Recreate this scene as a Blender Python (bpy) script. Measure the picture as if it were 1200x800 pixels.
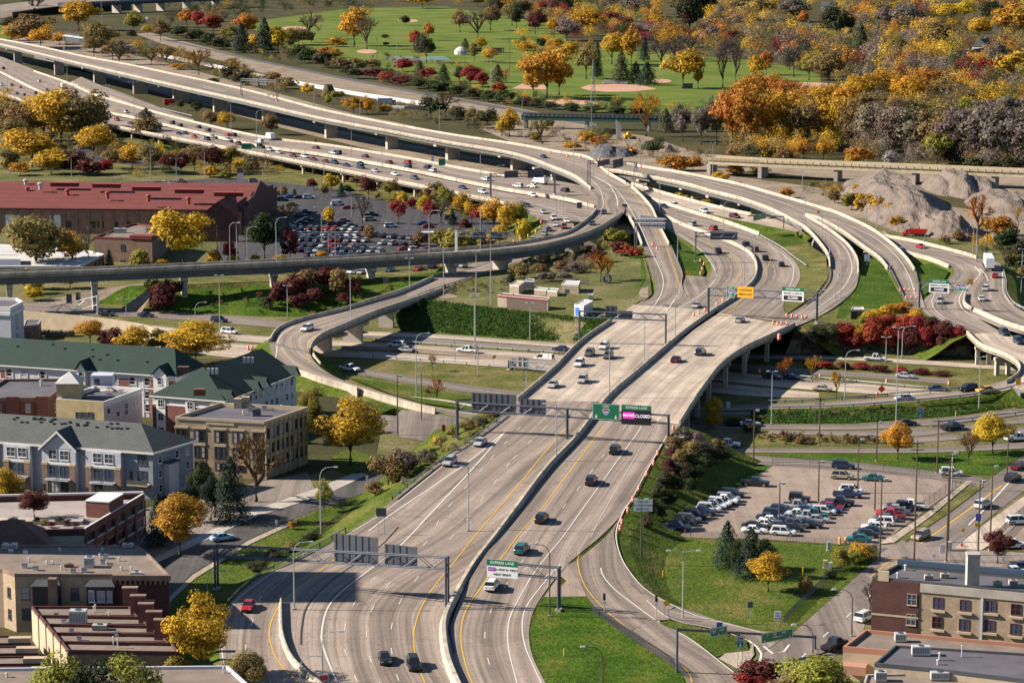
import bpy, bmesh, math, random
import numpy as np
from mathutils import Vector, Matrix
from mathutils.bvhtree import BVHTree
R = math.radians
random.seed(7)
for o in list(bpy.data.objects): bpy.data.objects.remove(o)
SC = bpy.context.scene; COL = SC.collection
# ---------------------------------------------------------------- camera, sky, sun, exposure
FPX = 2900.0; CAMH = 114.0; PITCH = math.atan(510 / FPX)
cd = bpy.data.cameras.new('camera'); cam = bpy.data.objects.new('camera', cd); COL.objects.link(cam)
cam.location = (0, 0, CAMH); cam.rotation_euler = (R(90) - PITCH, 0, 0)
cd.sensor_width = 36; cd.lens = FPX / 1200 * 36; cd.clip_start = 1; cd.clip_end = 12000
SC.camera = cam
SUN_EL = 31.0; SUN_BEHIND = -3.0                      # the sun stands square to the left of the view
sdir = Vector((-math.cos(R(SUN_BEHIND)) * math.cos(R(SUN_EL)), -math.sin(R(SUN_BEHIND)) * math.cos(R(SUN_EL)), math.sin(R(SUN_EL))))
W = bpy.data.worlds.new('World'); SC.world = W; W.use_nodes = True
nt = W.node_tree; sky = nt.nodes.new('ShaderNodeTexSky'); sky.sky_type = 'NISHITA'; sky.sun_disc = False
sky.ozone_density = 4; sky.dust_density = .3; sky.sun_elevation = R(SUN_EL); sky.sun_rotation = math.atan2(sdir.x, sdir.y)
bgn = nt.nodes['Background']; bgn.inputs[1].default_value = 0.05; nt.links.new(sky.outputs[0], bgn.inputs[0])
sl = bpy.data.lights.new('sun', 'SUN'); sl.energy = 5.0; sl.angle = R(.5); sl.color = (1, .89, .765)
so = bpy.data.objects.new('sun', sl); COL.objects.link(so); so.rotation_euler = sdir.to_track_quat('Z', 'Y').to_euler(); so.location = (-300, 0, 300)
SC.view_settings.view_transform = 'Standard'; SC.view_settings.look = 'None'; SC.view_settings.exposure = 1.12; SC.view_settings.gamma = 1
SC.cycles.max_bounces = 5; SC.cycles.diffuse_bounces = 2; SC.cycles.glossy_bounces = 2; SC.cycles.transparent_max_bounces = 4
# ---------------------------------------------------------------- pixel <-> world (positions read off the photo, each at its own height)
CP, SP = math.cos(PITCH), math.sin(PITCH); CAMV = Vector((0, 0, CAMH))
def ray(px, py):
 a = (px - 600) / FPX; b = -(py - 400) / FPX
 return Vector((a, CP + b * SP, -SP + b * CP))
def P(px, py, h=0.0):
 d = ray(px, py); return CAMV + d * ((h - CAMH) / d.z)
def scale(py, h=0.0):                                # pixels per metre there
 d = ray(600, py); return FPX / ((h - CAMH) / d.z)
def proj(v):
 d = Vector(v) - CAMV; f = d.y * CP - d.z * SP; u = d.y * SP + d.z * CP
 return 600 + FPX * d.x / f, 400 - FPX * u / f
def upright(px, py, A, B):                           # where a sight line meets the upright plane through A and B: (metres from A, height)
 n = Vector((B.y - A.y, A.x - B.x, 0)); d = ray(px, py); t = (Vector((A.x, A.y, 0)) - CAMV).dot(n) / d.dot(n); q = CAMV + d * t
 e = Vector((B.x - A.x, B.y - A.y, 0)).normalized(); return (q - A).dot(e), q.z
# ---------------------------------------------------------------- materials
MATS = {}
def nn(t, typ, **kw):
 n = t.nodes.new(typ)
 for k, v in kw.items():
  if k.startswith('i_'): n.inputs[k[2:].replace('_', ' ')].default_value = v
  else: setattr(n, k, v)
 return n
def newmat(name):
 m = bpy.data.materials.new(name); m.use_nodes = True; t = m.node_tree; return m, t, t.nodes['Principled BSDF']
def mixc(t, fac, a, b, mode='MIX'):
 n = t.nodes.new('ShaderNodeMix'); n.data_type = 'RGBA'; n.blend_type = mode
 for s, v in ((n.inputs[0], fac), (n.inputs[6], a), (n.inputs[7], b)):
  if hasattr(v, 'is_output') or isinstance(v, bpy.types.NodeSocket): t.links.new(v, s)
  else: s.default_value = v if not isinstance(v, tuple) else (*v[:3], 1)
 return n.outputs[2]
def ramp(t, src, pts):
 n = t.nodes.new('ShaderNodeValToRGB'); e = n.color_ramp.elements
 while len(e) < len(pts): e.new(.5)
 for q, (p, c) in zip(e, pts): q.position = p; q.color = (*c, 1) if isinstance(c, tuple) else (c, c, c, 1)
 t.links.new(src, n.inputs[0]); return n.outputs[0]
def noise(t, vec, sc, det=3, rough=.6):
 n = nn(t, 'ShaderNodeTexNoise'); n.inputs['Scale'].default_value = sc; n.inputs['Detail'].default_value = det; n.inputs['Roughness'].default_value = rough
 if vec is not None: t.links.new(vec, n.inputs['Vector'])
 return n.outputs[0]
def dark(c, f): return tuple(x * f for x in c)
def M(name, c, rough=.8, var=.25, sc=.6, bump=0., spec=.3, metal=0., fine=6., coords='pos'):
 """a plain solid with mottling at two sizes"""
 if name in MATS: return MATS[name]
 m, t, b = newmat(name)
 if coords == 'pos': v = nn(t, 'ShaderNodeNewGeometry').outputs['Position']
 else: v = nn(t, 'ShaderNodeTexCoord').outputs['Object']
 n1 = noise(t, v, sc, 4); n2 = noise(t, v, fine, 2)
 c1 = mixc(t, ramp(t, n1, [(.3, 0.), (.7, 1.)]), dark(c, 1 - var), dark(c, 1 + var * .7))
 c2 = mixc(t, ramp(t, n2, [(.3, 0.), (.7, 1.)]), dark((1, 1, 1), 1 - var * .5), (1, 1, 1))
 t.links.new(mixc(t, 1., c1, c2, 'MULTIPLY'), b.inputs['Base Color'])
 b.inputs['Roughness'].default_value = rough; b.inputs['Specular IOR Level'].default_value = spec; b.inputs['Metallic'].default_value = metal
 if bump:
  bn = nn(t, 'ShaderNodeBump'); bn.inputs['Strength'].default_value = bump; bn.inputs['Distance'].default_value = .15
  t.links.new(n2, bn.inputs['Height']); t.links.new(bn.outputs[0], b.inputs['Normal'])
 MATS[name] = m; return m
def plain(name, c, rough=.5, metal=0., emit=0.):
 if name in MATS: return MATS[name]
 m, t, b = newmat(name); b.inputs['Base Color'].default_value = (*c, 1); b.inputs['Roughness'].default_value = rough; b.inputs['Metallic'].default_value = metal
 if emit: b.inputs['Emission Color'].default_value = (*c, 1); b.inputs['Emission Strength'].default_value = emit
 MATS[name] = m; return m
def road_mat(name, c, streak=.35, joints=True, stain=.3, cracks=.4):
 """pavement read along the road: tyre and oil streaks, slab joints, patches"""
 m, t, b = newmat(name); uv = nn(t, 'ShaderNodeUVMap').outputs[0]; pos = nn(t, 'ShaderNodeNewGeometry').outputs['Position']
 sp = nn(t, 'ShaderNodeSeparateXYZ'); t.links.new(uv, sp.inputs[0])
 mp = nn(t, 'ShaderNodeMapping'); mp.inputs['Scale'].default_value = (.36, .004, 1); t.links.new(uv, mp.inputs[0])
 s1 = noise(t, mp.outputs[0], 1., 3)
 mp2 = nn(t, 'ShaderNodeMapping'); mp2.inputs['Scale'].default_value = (.05, .035, 1); t.links.new(uv, mp2.inputs[0])
 vo = nn(t, 'ShaderNodeTexVoronoi'); vo.inputs['Scale'].default_value = 1.; t.links.new(mp2.outputs[0], vo.inputs['Vector'])
 col = mixc(t, ramp(t, s1, [(.40, 0.), (.57, 1.)]), dark(c, 1 - streak), c)
 pk = nn(t, 'ShaderNodeSeparateColor'); t.links.new(vo.outputs['Color'], pk.inputs[0])
 col = mixc(t, .55, col, mixc(t, 1., col, ramp(t, pk.outputs[0], [(0., .72), (1., 1.12)]), 'MULTIPLY'))
 mp3 = nn(t, 'ShaderNodeMapping'); mp3.inputs['Scale'].default_value = (1.9, .02, 1); t.links.new(uv, mp3.inputs[0]); col = mixc(t, .8, col, mixc(t, 1., col, ramp(t, noise(t, mp3.outputs[0], 1., 4, .7), [(.32, 1 - streak * 1.1), (.55, 1.), (.75, 1.1)]), 'MULTIPLY'))
 v2 = nn(t, 'ShaderNodeTexVoronoi'); v2.feature = 'DISTANCE_TO_EDGE'; v2.inputs['Scale'].default_value = .07; nv = nn(t, 'ShaderNodeTexNoise'); nv.inputs['Scale'].default_value = .15; t.links.new(pos, nv.inputs['Vector']); sc_ = nn(t, 'ShaderNodeVectorMath', operation='SCALE'); sc_.inputs['Scale'].default_value = 60.; t.links.new(nv.outputs['Color'], sc_.inputs[0]); ad = nn(t, 'ShaderNodeVectorMath', operation='ADD'); t.links.new(pos, ad.inputs[0]); t.links.new(sc_.outputs[0], ad.inputs[1]); t.links.new(ad.outputs[0], v2.inputs['Vector']); col = mixc(t, 1., col, ramp(t, v2.outputs['Distance'], [(.006, 1 - cracks), (.012, 1.)]), 'MULTIPLY')
 n2 = noise(t, pos, .12, 5, .65); col = mixc(t, stain, col, mixc(t, 1., col, ramp(t, n2, [(.3, .55), (.7, 1.15)]), 'MULTIPLY'))
 n3 = noise(t, pos, 3., 3, .7); col = mixc(t, 1., col, ramp(t, n3, [(.25, .82), (.75, 1.06)]), 'MULTIPLY')
 if joints:
  w = nn(t, 'ShaderNodeMath', operation='MODULO'); w.inputs[1].default_value = 9.; t.links.new(sp.outputs[1], w.inputs[0])
  lt = nn(t, 'ShaderNodeMath', operation='LESS_THAN'); lt.inputs[1].default_value = .16; t.links.new(w.outputs[0], lt.inputs[0])
  w2 = nn(t, 'ShaderNodeMath', operation='MODULO'); w2.inputs[1].default_value = 3.66; t.links.new(sp.outputs[0], w2.inputs[0])
  l2 = nn(t, 'ShaderNodeMath', operation='LESS_THAN'); l2.inputs[1].default_value = .09; t.links.new(w2.outputs[0], l2.inputs[0])
  mx = nn(t, 'ShaderNodeMath', operation='MAXIMUM'); t.links.new(lt.outputs[0], mx.inputs[0]); t.links.new(l2.outputs[0], mx.inputs[1])
  ml = nn(t, 'ShaderNodeMath', operation='MULTIPLY'); ml.inputs[1].default_value = .45; t.links.new(mx.outputs[0], ml.inputs[0])
  col = mixc(t, ml.outputs[0], col, dark(c, .35))
 t.links.new(col, b.inputs['Base Color']); b.inputs['Roughness'].default_value = .85; b.inputs['Specular IOR Level'].default_value = .25
 MATS[name] = m; return m
def grass_mat(name, c1, c2, c3, sc=.09, bump=.6):
 m, t, b = newmat(name); pos = nn(t, 'ShaderNodeNewGeometry').outputs['Position']
 n1 = noise(t, pos, sc, 5, .6); n2 = noise(t, pos, 1.1, 4, .7); n3 = noise(t, pos, 4.5, 2)
 col = ramp(t, n1, [(.3, c1), (.52, c2), (.72, c3)])
 col = mixc(t, 1., col, ramp(t, n2, [(.25, .42), (.75, 1.4)]), 'MULTIPLY')
 col = mixc(t, 1., col, ramp(t, n3, [(.3, .6), (.7, 1.2)]), 'MULTIPLY')
 t.links.new(col, b.inputs['Base Color']); b.inputs['Roughness'].default_value = 1; b.inputs['Specular IOR Level'].default_value = .1
 bn = nn(t, 'ShaderNodeBump'); bn.inputs['Strength'].default_value = bump; bn.inputs['Distance'].default_value = .5
 t.links.new(n2, bn.inputs['Height']); t.links.new(bn.outputs[0], b.inputs['Normal']); MATS[name] = m; return m
def leaf_mat(name, spread=.5, trans=.35, attr=None):
 """leaves: the thing's own colour, varied leaf by leaf and clump by clump"""
 m, t, b = newmat(name); oi = nn(t, 'ShaderNodeObjectInfo'); g = nn(t, 'ShaderNodeNewGeometry'); tc = nn(t, 'ShaderNodeTexCoord')
 n1 = noise(t, tc.outputs['Object'], 3.2, 2)
 hs = nn(t, 'ShaderNodeHueSaturation'); t.links.new(nn(t, 'ShaderNodeVertexColor', layer_name=attr).outputs[0] if attr else oi.outputs['Color'], hs.inputs['Color'])
 mr = nn(t, 'ShaderNodeMapRange'); mr.inputs['To Min'].default_value = .487; mr.inputs['To Max'].default_value = .521; t.links.new(g.outputs['Random Per Island'], mr.inputs[0]); t.links.new(mr.outputs[0], hs.inputs['Hue'])
 mv = nn(t, 'ShaderNodeMapRange'); mv.inputs['To Min'].default_value = 1 - spread; mv.inputs['To Max'].default_value = 1 + spread * .6; t.links.new(g.outputs['Random Per Island'], mv.inputs[0]); t.links.new(mv.outputs[0], hs.inputs['Value'])
 col = mixc(t, 1., hs.outputs[0], ramp(t, n1, [(.3, .6), (.68, 1.2)]), 'MULTIPLY')
 t.links.new(col, b.inputs['Base Color']); b.inputs['Roughness'].default_value = .7; b.inputs['Specular IOR Level'].default_value = .15
 tr = nn(t, 'ShaderNodeBsdfTranslucent'); t.links.new(col, tr.inputs[0]); mx = nn(t, 'ShaderNodeMixShader'); mx.inputs[0].default_value = trans
 t.links.new(b.outputs[0], mx.inputs[1]); t.links.new(tr.outputs[0], mx.inputs[2]); t.links.new(mx.outputs[0], t.nodes['Material Output'].inputs[0]); MATS[name] = m; return m
def brick_mat(name, c1, c2, mortar, sc=1.4):
 m, t, b = newmat(name); uv = nn(t, 'ShaderNodeUVMap').outputs[0]
 br = nn(t, 'ShaderNodeTexBrick'); br.inputs['Scale'].default_value = sc; br.inputs['Color1'].default_value = (*c1, 1); br.inputs['Color2'].default_value = (*c2, 1); br.inputs['Mortar'].default_value = (*mortar, 1)
 br.inputs['Mortar Size'].default_value = .02; t.links.new(uv, br.inputs[0])
 pos = nn(t, 'ShaderNodeNewGeometry').outputs['Position']; n = noise(t, pos, .5, 5, .7)
 t.links.new(mixc(t, 1., br.outputs[0], ramp(t, n, [(.3, .68), (.7, 1.15)]), 'MULTIPLY'), b.inputs['Base Color']); b.inputs['Roughness'].default_value = .9; MATS[name] = m; return m
def roof_mat(name, c, course=.22):
 """shingled slopes: courses along the slope and patchy tabs"""
 m, t, b = newmat(name); pos = nn(t, 'ShaderNodeNewGeometry').outputs['Position']; sp = nn(t, 'ShaderNodeSeparateXYZ'); t.links.new(pos, sp.inputs[0])
 w = nn(t, 'ShaderNodeMath', operation='MODULO'); w.inputs[1].default_value = course; t.links.new(sp.outputs[2], w.inputs[0])
 n1 = noise(t, pos, 2.5, 3); n2 = noise(t, pos, .25, 3)
 col = mixc(t, 1., c, ramp(t, n1, [(.3, .72), (.7, 1.2)]), 'MULTIPLY'); col = mixc(t, 1., col, ramp(t, n2, [(.3, .85), (.7, 1.1)]), 'MULTIPLY')
 mr = nn(t, 'ShaderNodeMapRange'); mr.inputs['From Max'].default_value = course; mr.inputs['To Min'].default_value = .78; mr.inputs['To Max'].default_value = 1.05; t.links.new(w.outputs[0], mr.inputs[0])
 col = mixc(t, 1., col, mr.outputs[0], 'MULTIPLY'); t.links.new(col, b.inputs['Base Color']); b.inputs['Roughness'].default_value = .9; MATS[name] = m; return m
def paint_mat():
 m, t, b = newmat('car_paint'); oi = nn(t, 'ShaderNodeObjectInfo'); n = noise(t, nn(t, 'ShaderNodeTexCoord').outputs['Object'], 1.5, 3)
 t.links.new(mixc(t, 1., oi.outputs['Color'], ramp(t, n, [(.3, .88), (.7, 1.05)]), 'MULTIPLY'), b.inputs['Base Color']); b.inputs['Roughness'].default_value = .28; b.inputs['Coat Weight'].default_value = .4; b.inputs['Coat Roughness'].default_value = .08; MATS['paint'] = m; return m

def parapet_mat(name, c):
 m, t, b = newmat(name); uv = nn(t, 'ShaderNodeUVMap').outputs[0]; pos = nn(t, 'ShaderNodeNewGeometry').outputs['Position']; sp = nn(t, 'ShaderNodeSeparateXYZ'); t.links.new(uv, sp.inputs[0])
 w = nn(t, 'ShaderNodeMath', operation='MODULO'); w.inputs[1].default_value = 7.5; t.links.new(sp.outputs[1], w.inputs[0]); l = nn(t, 'ShaderNodeMath', operation='LESS_THAN'); l.inputs[1].default_value = .22; t.links.new(w.outputs[0], l.inputs[0])
 mp = nn(t, 'ShaderNodeMapping'); mp.inputs['Scale'].default_value = (.05, .45, 1); t.links.new(uv, mp.inputs[0]); n1 = noise(t, mp.outputs[0], 1., 5, .7); n2 = noise(t, pos, .08, 4)
 col = mixc(t, 1., mixc(t, 1., c, ramp(t, n1, [(.35, .62), (.6, 1.05)]), 'MULTIPLY'), ramp(t, n2, [(.3, .72), (.7, 1.08)]), 'MULTIPLY'); ml = nn(t, 'ShaderNodeMath', operation='MULTIPLY'); ml.inputs[1].default_value = .6; t.links.new(l.outputs[0], ml.inputs[0])
 t.links.new(mixc(t, ml.outputs[0], col, dark(c, .3)), b.inputs['Base Color']); b.inputs['Roughness'].default_value = .9; MATS[name] = m; return m
CREAM = parapet_mat('parapet_concrete', (.50, .43, .34))
CONC = M('pier_concrete', (.42, .38, .33), var=.25, sc=.3, fine=2.)
GIRD = M('shaded_girder_concrete', (.13, .13, .135), var=.2)  # darkened concrete: the shade under the parapet overhang is put into its colour
PAVE = road_mat('highway_concrete', (.37, .30, .247), .42)
DECK = road_mat('bridge_concrete', (.58, .48, .38), .32, stain=.55)
RAMP = road_mat('ramp_pavement', (.35, .288, .235), .42)
ASPH = road_mat('asphalt', (.105, .098, .095), .3, False, .4)
ASPL = road_mat('worn_asphalt', (.27, .225, .195), .3, False, .4)
LOTM = road_mat('lot_asphalt', (.335, .262, .21), .12, False, .5)
LOTD = road_mat('dark_lot_asphalt', (.075, .072, .078), .25, False, .4)
GRASS = grass_mat('lawn', (.048, .082, .009), (.088, .128, .017), (.20, .16, .055), bump=.9)
GREEN = grass_mat('green_lawn', (.034, .076, .006), (.062, .12, .01), (.12, .135, .022), .12, .9)
DRYG = grass_mat('dry_grass', (.07, .095, .018), (.15, .145, .045), (.25, .20, .10), .14)
PARKG = grass_mat('park_lawn', (.08, .125, .02), (.13, .18, .03), (.20, .19, .055), .025, .3)
DIRT = grass_mat('dirt', (.20, .155, .11), (.30, .24, .18), (.36, .30, .23), .06, .4)
ROUGH = grass_mat('rough_ground', (.075, .095, .025), (.15, .145, .055), (.26, .21, .12), .05, .6)
GST = M('gantry_steel', (.10, .115, .145), rough=.5, metal=.3, var=.15)
WOODS = grass_mat('woodland_floor', (.04, .045, .02), (.075, .07, .03), (.12, .09, .04), .02, .4)
INFIELD = M('infield_dirt', (.46, .27, .18), var=.12, sc=.05)
GRAVELM = M('gravel', (.165, .132, .108), var=.3, sc=.12, bump=.8, fine=1.2)
DGRAV = M('dark_gravel', (.10, .10, .105), var=.3, sc=.12, bump=.8, fine=1.5)
WHITE = plain('road_paint_white', (.60, .58, .54), .7)
YELLOW = plain('road_paint_yellow', (.55, .33, .04), .7)
STEEL = M('galvanised_steel', (.36, .38, .40), rough=.5, metal=.3, var=.15)
DSTEEL = M('dark_steel', (.10, .105, .115), rough=.5, metal=.3, var=.15)
BRONZE = M('bronze_pole', (.09, .07, .055), rough=.5, var=.2)
WOODP = M('pole_wood', (.11, .075, .05), var=.3)
SIGNB = M('sign_back', (.10, .105, .125), rough=.55, var=.15)
SGREEN = plain('sign_green', (.005, .16, .075), .45)
SWHITE = plain('sign_white', (.8, .8, .8), .5)
SBLACK = plain('sign_black', (.012, .013, .02), .4)
SYEL = plain('sign_yellow', (.85, .42, .02), .5)
SORG = plain('orange_plastic', (.85, .11, .02), .5)
SMAG = plain('led_magenta', (.80, .05, .50), .5, 0, .12)
SLED = plain('led_white', (.9, .85, .95), .5, 0, .25)
SBLUE = plain('sign_blue', (.05, .14, .50), .5)
SRED = plain('sign_red', (.5, .03, .03), .5)
GLASS = plain('window_glass', (.018, .022, .03), .08)
BLIND = plain('blind_glass', (.34, .34, .36), .3); GLASSB = plain('blue_window_glass', (.05, .07, .11), .1)
TYRE = plain('tyre_rubber', (.012, .012, .013), .8); RIM = plain('wheel_rim', (.35, .35, .36), .35, .8)
LAMPW = plain('lamp_lens', (.8, .8, .75), .2); TAILR = plain('tail_lens', (.35, .01, .01), .25); TRIM = plain('black_trim', (.015, .015, .017), .6)
PAINT = paint_mat()
LEAF = leaf_mat('leaves'); NEEDLE = leaf_mat('needles', .4, .1)
LEAFC = leaf_mat('wood_leaves', .45, .3, 'leaf_colour'); BARK = M('bark', (.085, .062, .048), var=.35, coords='obj'); TWIG = leaf_mat('twigs', .3, 0)
WHITEP = M('white_painted_siding', (.55, .55, .58), var=.12); GREYP = M('blue_grey_siding', (.24, .265, .32), var=.12); LGREYP = M('pale_grey_siding', (.46, .48, .54), var=.1)
YSTUC = M('yellow_stucco', (.46, .36, .20), var=.2); PSTUC = M('pink_stucco', (.52, .43, .44), var=.15)
REDBR = brick_mat('red_brick', (.20, .055, .042), (.15, .042, .035), (.24, .17, .14)); TANBR = brick_mat('tan_brick', (.40, .30, .20), (.33, .24, .155), (.36, .29, .21)); DKBR = brick_mat('dark_red_brick', (.105, .032, .028), (.075, .024, .022), (.11, .07, .06)); BRBR = brick_mat('brown_brick', (.25, .155, .11), (.20, .12, .088), (.24, .18, .14))
TRIMW = M('white_trim', (.68, .66, .63), var=.08); GROOF = roof_mat('green_shingle', (.013, .038, .029)); SROOF = roof_mat('grey_shingle', (.08, .09, .086)); RROOF = roof_mat('red_roofing', (.155, .028, .021), .9); BROOF = roof_mat('brown_shingle', (.15, .07, .05))
FLATR = M('ballast_roof', (.215, .172, .14), var=.22, sc=.35, fine=3.); FLATD = M('membrane_roof', (.115, .11, .125), var=.25, sc=.2); FLATW = M('pale_roof', (.50, .485, .47), var=.12, sc=.2); LIMEST = M('limestone', (.46, .37, .26), var=.15); METALW = M('unit_metal', (.50, .52, .52), rough=.45, var=.12, metal=.2)
# ---------------------------------------------------------------- mesh helpers
def mesh(name, V, F, mats, mi=None, uv=None, smooth=False):
 me = bpy.data.meshes.new(name); me.from_pydata([tuple(v) for v in V], [], F)
 for m in (mats if isinstance(mats, (list, tuple)) else [mats]): me.materials.append(m)
 if mi is not None: me.polygons.foreach_set('material_index', np.array(mi, dtype=np.int32))
 if uv is not None:
  l = me.uv_layers.new(name='UVMap'); li = np.empty(len(me.loops), dtype=np.int32); me.loops.foreach_get('vertex_index', li)
  l.data.foreach_set('uv', np.asarray(uv, dtype=np.float32)[li].ravel())
 if smooth: me.polygons.foreach_set('use_smooth', np.ones(len(me.polygons), dtype=bool))
 me.update(); return me
def obj(name, me, parent=None, loc=None, rotz=None):
 o = bpy.data.objects.new(name, me); COL.objects.link(o)
 if parent is not None: o.parent = parent
 if loc is not None: o.location = loc
 if rotz is not None: o.rotation_euler = (0, 0, rotz)
 return o
THINGS = []
def tag(o, label, cat, group=None, anchor=None):
 o['label'] = label; o['category'] = cat
 if group: o['group'] = group
 THINGS.append((o, label, anchor)); return o
def thing(name, label, cat, loc=(0, 0, 0), rotz=0, group=None, anchor=None):
 o = bpy.data.objects.new(name, None); COL.objects.link(o); o.empty_display_size = .5; o.location = loc; o.rotation_euler = (0, 0, rotz)
 return tag(o, label, cat, group, anchor)
def struct(name, me): o = obj(name, me); o['kind'] = 'structure'; return o
class MB:
 """collects boxes, tubes and polygons into ONE mesh"""
 def __init__(s): s.V = []; s.F = []; s.mi = []; s.uv = []
 def add(s, V, F, mi=0, uv=None):
  k = len(s.V); s.V += [tuple(v) for v in V]; s.F += [tuple(i + k for i in f) for f in F]; s.mi += [mi] * len(F)
  s.uv += list(uv) if uv is not None else [(v[0], v[2]) for v in V]; return s
 def box(s, a, b, mi=0, M4=None):
  x0, y0, z0 = a; x1, y1, z1 = b
  V = [Vector(v) for v in ((x0, y0, z0), (x1, y0, z0), (x1, y1, z0), (x0, y1, z0), (x0, y0, z1), (x1, y0, z1), (x1, y1, z1), (x0, y1, z1))]
  uv = [(v.x + v.y, v.z) for v in V]
  if M4 is not None: V = [M4 @ v for v in V]
  return s.add(V, [(3, 2, 1, 0), (4, 5, 6, 7), (0, 1, 5, 4), (1, 2, 6, 5), (2, 3, 7, 6), (3, 0, 4, 7)], mi, uv)
 def tube(s, pts, r, n=8, mi=0, cap=True):
  pts = [Vector(p) for p in pts]; rs = r if isinstance(r, (list, tuple)) else [r] * len(pts); V = []; F = []
  for i, p in enumerate(pts):
   d = (pts[min(i + 1, len(pts) - 1)] - pts[max(i - 1, 0)]).normalized(); u = d.cross(Vector((0, 0, 1)))
   if u.length < 1e-3: u = Vector((1, 0, 0))
   u.normalize(); w = d.cross(u)
   for k in range(n): a = 2 * math.pi * k / n; V.append(p + (u * math.cos(a) + w * math.sin(a)) * rs[i])
  for i in range(len(pts) - 1):
   for k in range(n): F.append((i * n + k, i * n + (k + 1) % n, (i + 1) * n + (k + 1) % n, (i + 1) * n + k))
  if cap: F.append(tuple(range(n))[::-1]); F.append(tuple((len(pts) - 1) * n + k for k in range(n)))
  return s.add(V, F, mi)
 def build(s, name, mats, parent=None, smooth=False): return obj(name, s.me(name, mats, smooth), parent)
 def me(s, name, mats, smooth=False): return mesh(name, s.V, s.F, mats, s.mi, s.uv, smooth)
def catmull(pts, n):
 """smooth curve through points; n samples per span"""
 A = np.array(pts, dtype=float); out = []
 for i in range(len(A) - 1):
  p0, p1, p2, p3 = A[max(i - 1, 0)], A[i], A[i + 1], A[min(i + 2, len(A) - 1)]
  if i == 0: p0 = 2 * p1 - p2
  if i == len(A) - 2: p3 = 2 * p2 - p1
  for k in range(n):
   t = k / n; out.append(.5 * (2 * p1 + (p2 - p0) * t + (2 * p0 - 5 * p1 + 4 * p2 - p3) * t * t + (3 * p1 - p0 - 3 * p2 + p3) * t ** 3))
 out.append(A[-1]); return np.array(out)
# ---------------------------------------------------------------- ground and pavements
ROADS = {}
def stations(st, ph=0., n=6):
 L = [P(a, b, h + ph) - Vector((0, 0, ph)) for a, b, c, d, h in st]; Rr = [P(c, d, h + ph) - Vector((0, 0, ph)) for a, b, c, d, h in st]
 return catmull([tuple(v) for v in L], n), catmull([tuple(v) for v in Rr], n)
def ribbon(L, Rr, mat, cross=1, dz=0.):
 n = len(L); k = cross + 1; V = []; uv = []; s = 0
 for i in range(n):
  if i: s += np.linalg.norm((L[i] + Rr[i] - L[i - 1] - Rr[i - 1]) / 2)
  w = np.linalg.norm(Rr[i] - L[i])
  for j in range(k): f = j / cross; q = L[i] * (1 - f) + Rr[i] * f; V.append((q[0], q[1], q[2] + dz)); uv.append((w * f, s))
 F = [(i * k + j, i * k + j + 1, (i + 1) * k + j + 1, (i + 1) * k + j) for i in range(n - 1) for j in range(cross)]
 return V, F, uv
def up(V, F):
 """faces turned to look upward"""
 a, b, c = (Vector(V[i]) for i in F[0][:3])
 return F if (b - a).cross(c - a).z > 0 else [f[::-1] for f in F]
def skirt_mesh(E, out, z1, slope):
 """bank falling from the edge line E outward to the height z1"""
 V = []; E = np.array(E); n = len(E)
 for i in range(n):
  d = E[min(i + 1, n - 1)] - E[max(i - 1, 0)]; q = np.array([d[1], -d[0], 0.]) * out; q /= max(np.linalg.norm(q), 1e-6)
  h = max(E[i][2] - z1, .02)
  for t, zf in ((0, -.02), (.3, -.25), (.7, -.74), (1, -1.02)): V.append(tuple(E[i] + q * (h * slope * t) + np.array([0, 0, h * zf])))
 F = [(i * 4 + j, i * 4 + j + 1, (i + 1) * 4 + j + 1, (i + 1) * 4 + j) for i in range(n - 1) for j in range(3)]
 return V, up(V, F)
def register(name, V, F, L=None, Rr=None): ROADS.setdefault(name, []).append((BVHTree.FromPolygons([Vector(v) for v in V], F), L, Rr))
def road(name, st, mat, key=None, bank=None, slope=2.2, bmat=None, sides='lr', n=6, ph=0., z1=0.):
 L, Rr = stations(st, ph, n); V, F, uv = ribbon(L, Rr, mat, 4); F = up(V, F)
 o = struct(name, mesh(name, V, F, mat, uv=uv)); register(key or name, V, F, L, Rr)
 if bank:
  for sd, E, og in (('l', L, -1), ('r', Rr, 1)):
   if sd in sides:
    d = L[1] - L[0]; acr = Rr[0] - L[0]; sg = 1 if (d[1] * acr[0] - d[0] * acr[1]) > 0 else -1
    v, f = skirt_mesh(E, og * sg, z1, slope); struct('embankment_slope', mesh('embankment', v, f, bmat or GRASS)); register((key or name) + '_bank_' + sd, v, f)
 return L, Rr
def rcast(px, py, keys):
 d = ray(px, py).normalized(); best = None
 for k in keys:
  for e in ROADS[k]:
   h = e[0].ray_cast(CAMV, d)
   if h[0] is not None and (best is None or h[3] < best[1]): best = (h[0], h[3], e)
 return best
def on(px, py, keys, dz=0.):
 """the point of the named pavements seen at that pixel"""
 keys = [keys] if isinstance(keys, str) else keys
 b = rcast(px, py, keys)
 if b: return b[0] + Vector((0, 0, dz))
 best = None                                           # just off the edge: take the nearest height
 for e in (e for k in keys for e in ROADS[k]):
  z = 0.
  for _ in range(6):
   q = P(px, py, z); h = e[0].find_nearest(q)
   if h[0] is None: break
   z = h[0].z
  if best is None or h[3] < best[1]: best = (P(px, py, z), h[3])
 return best[0] + Vector((0, 0, dz))
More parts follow.
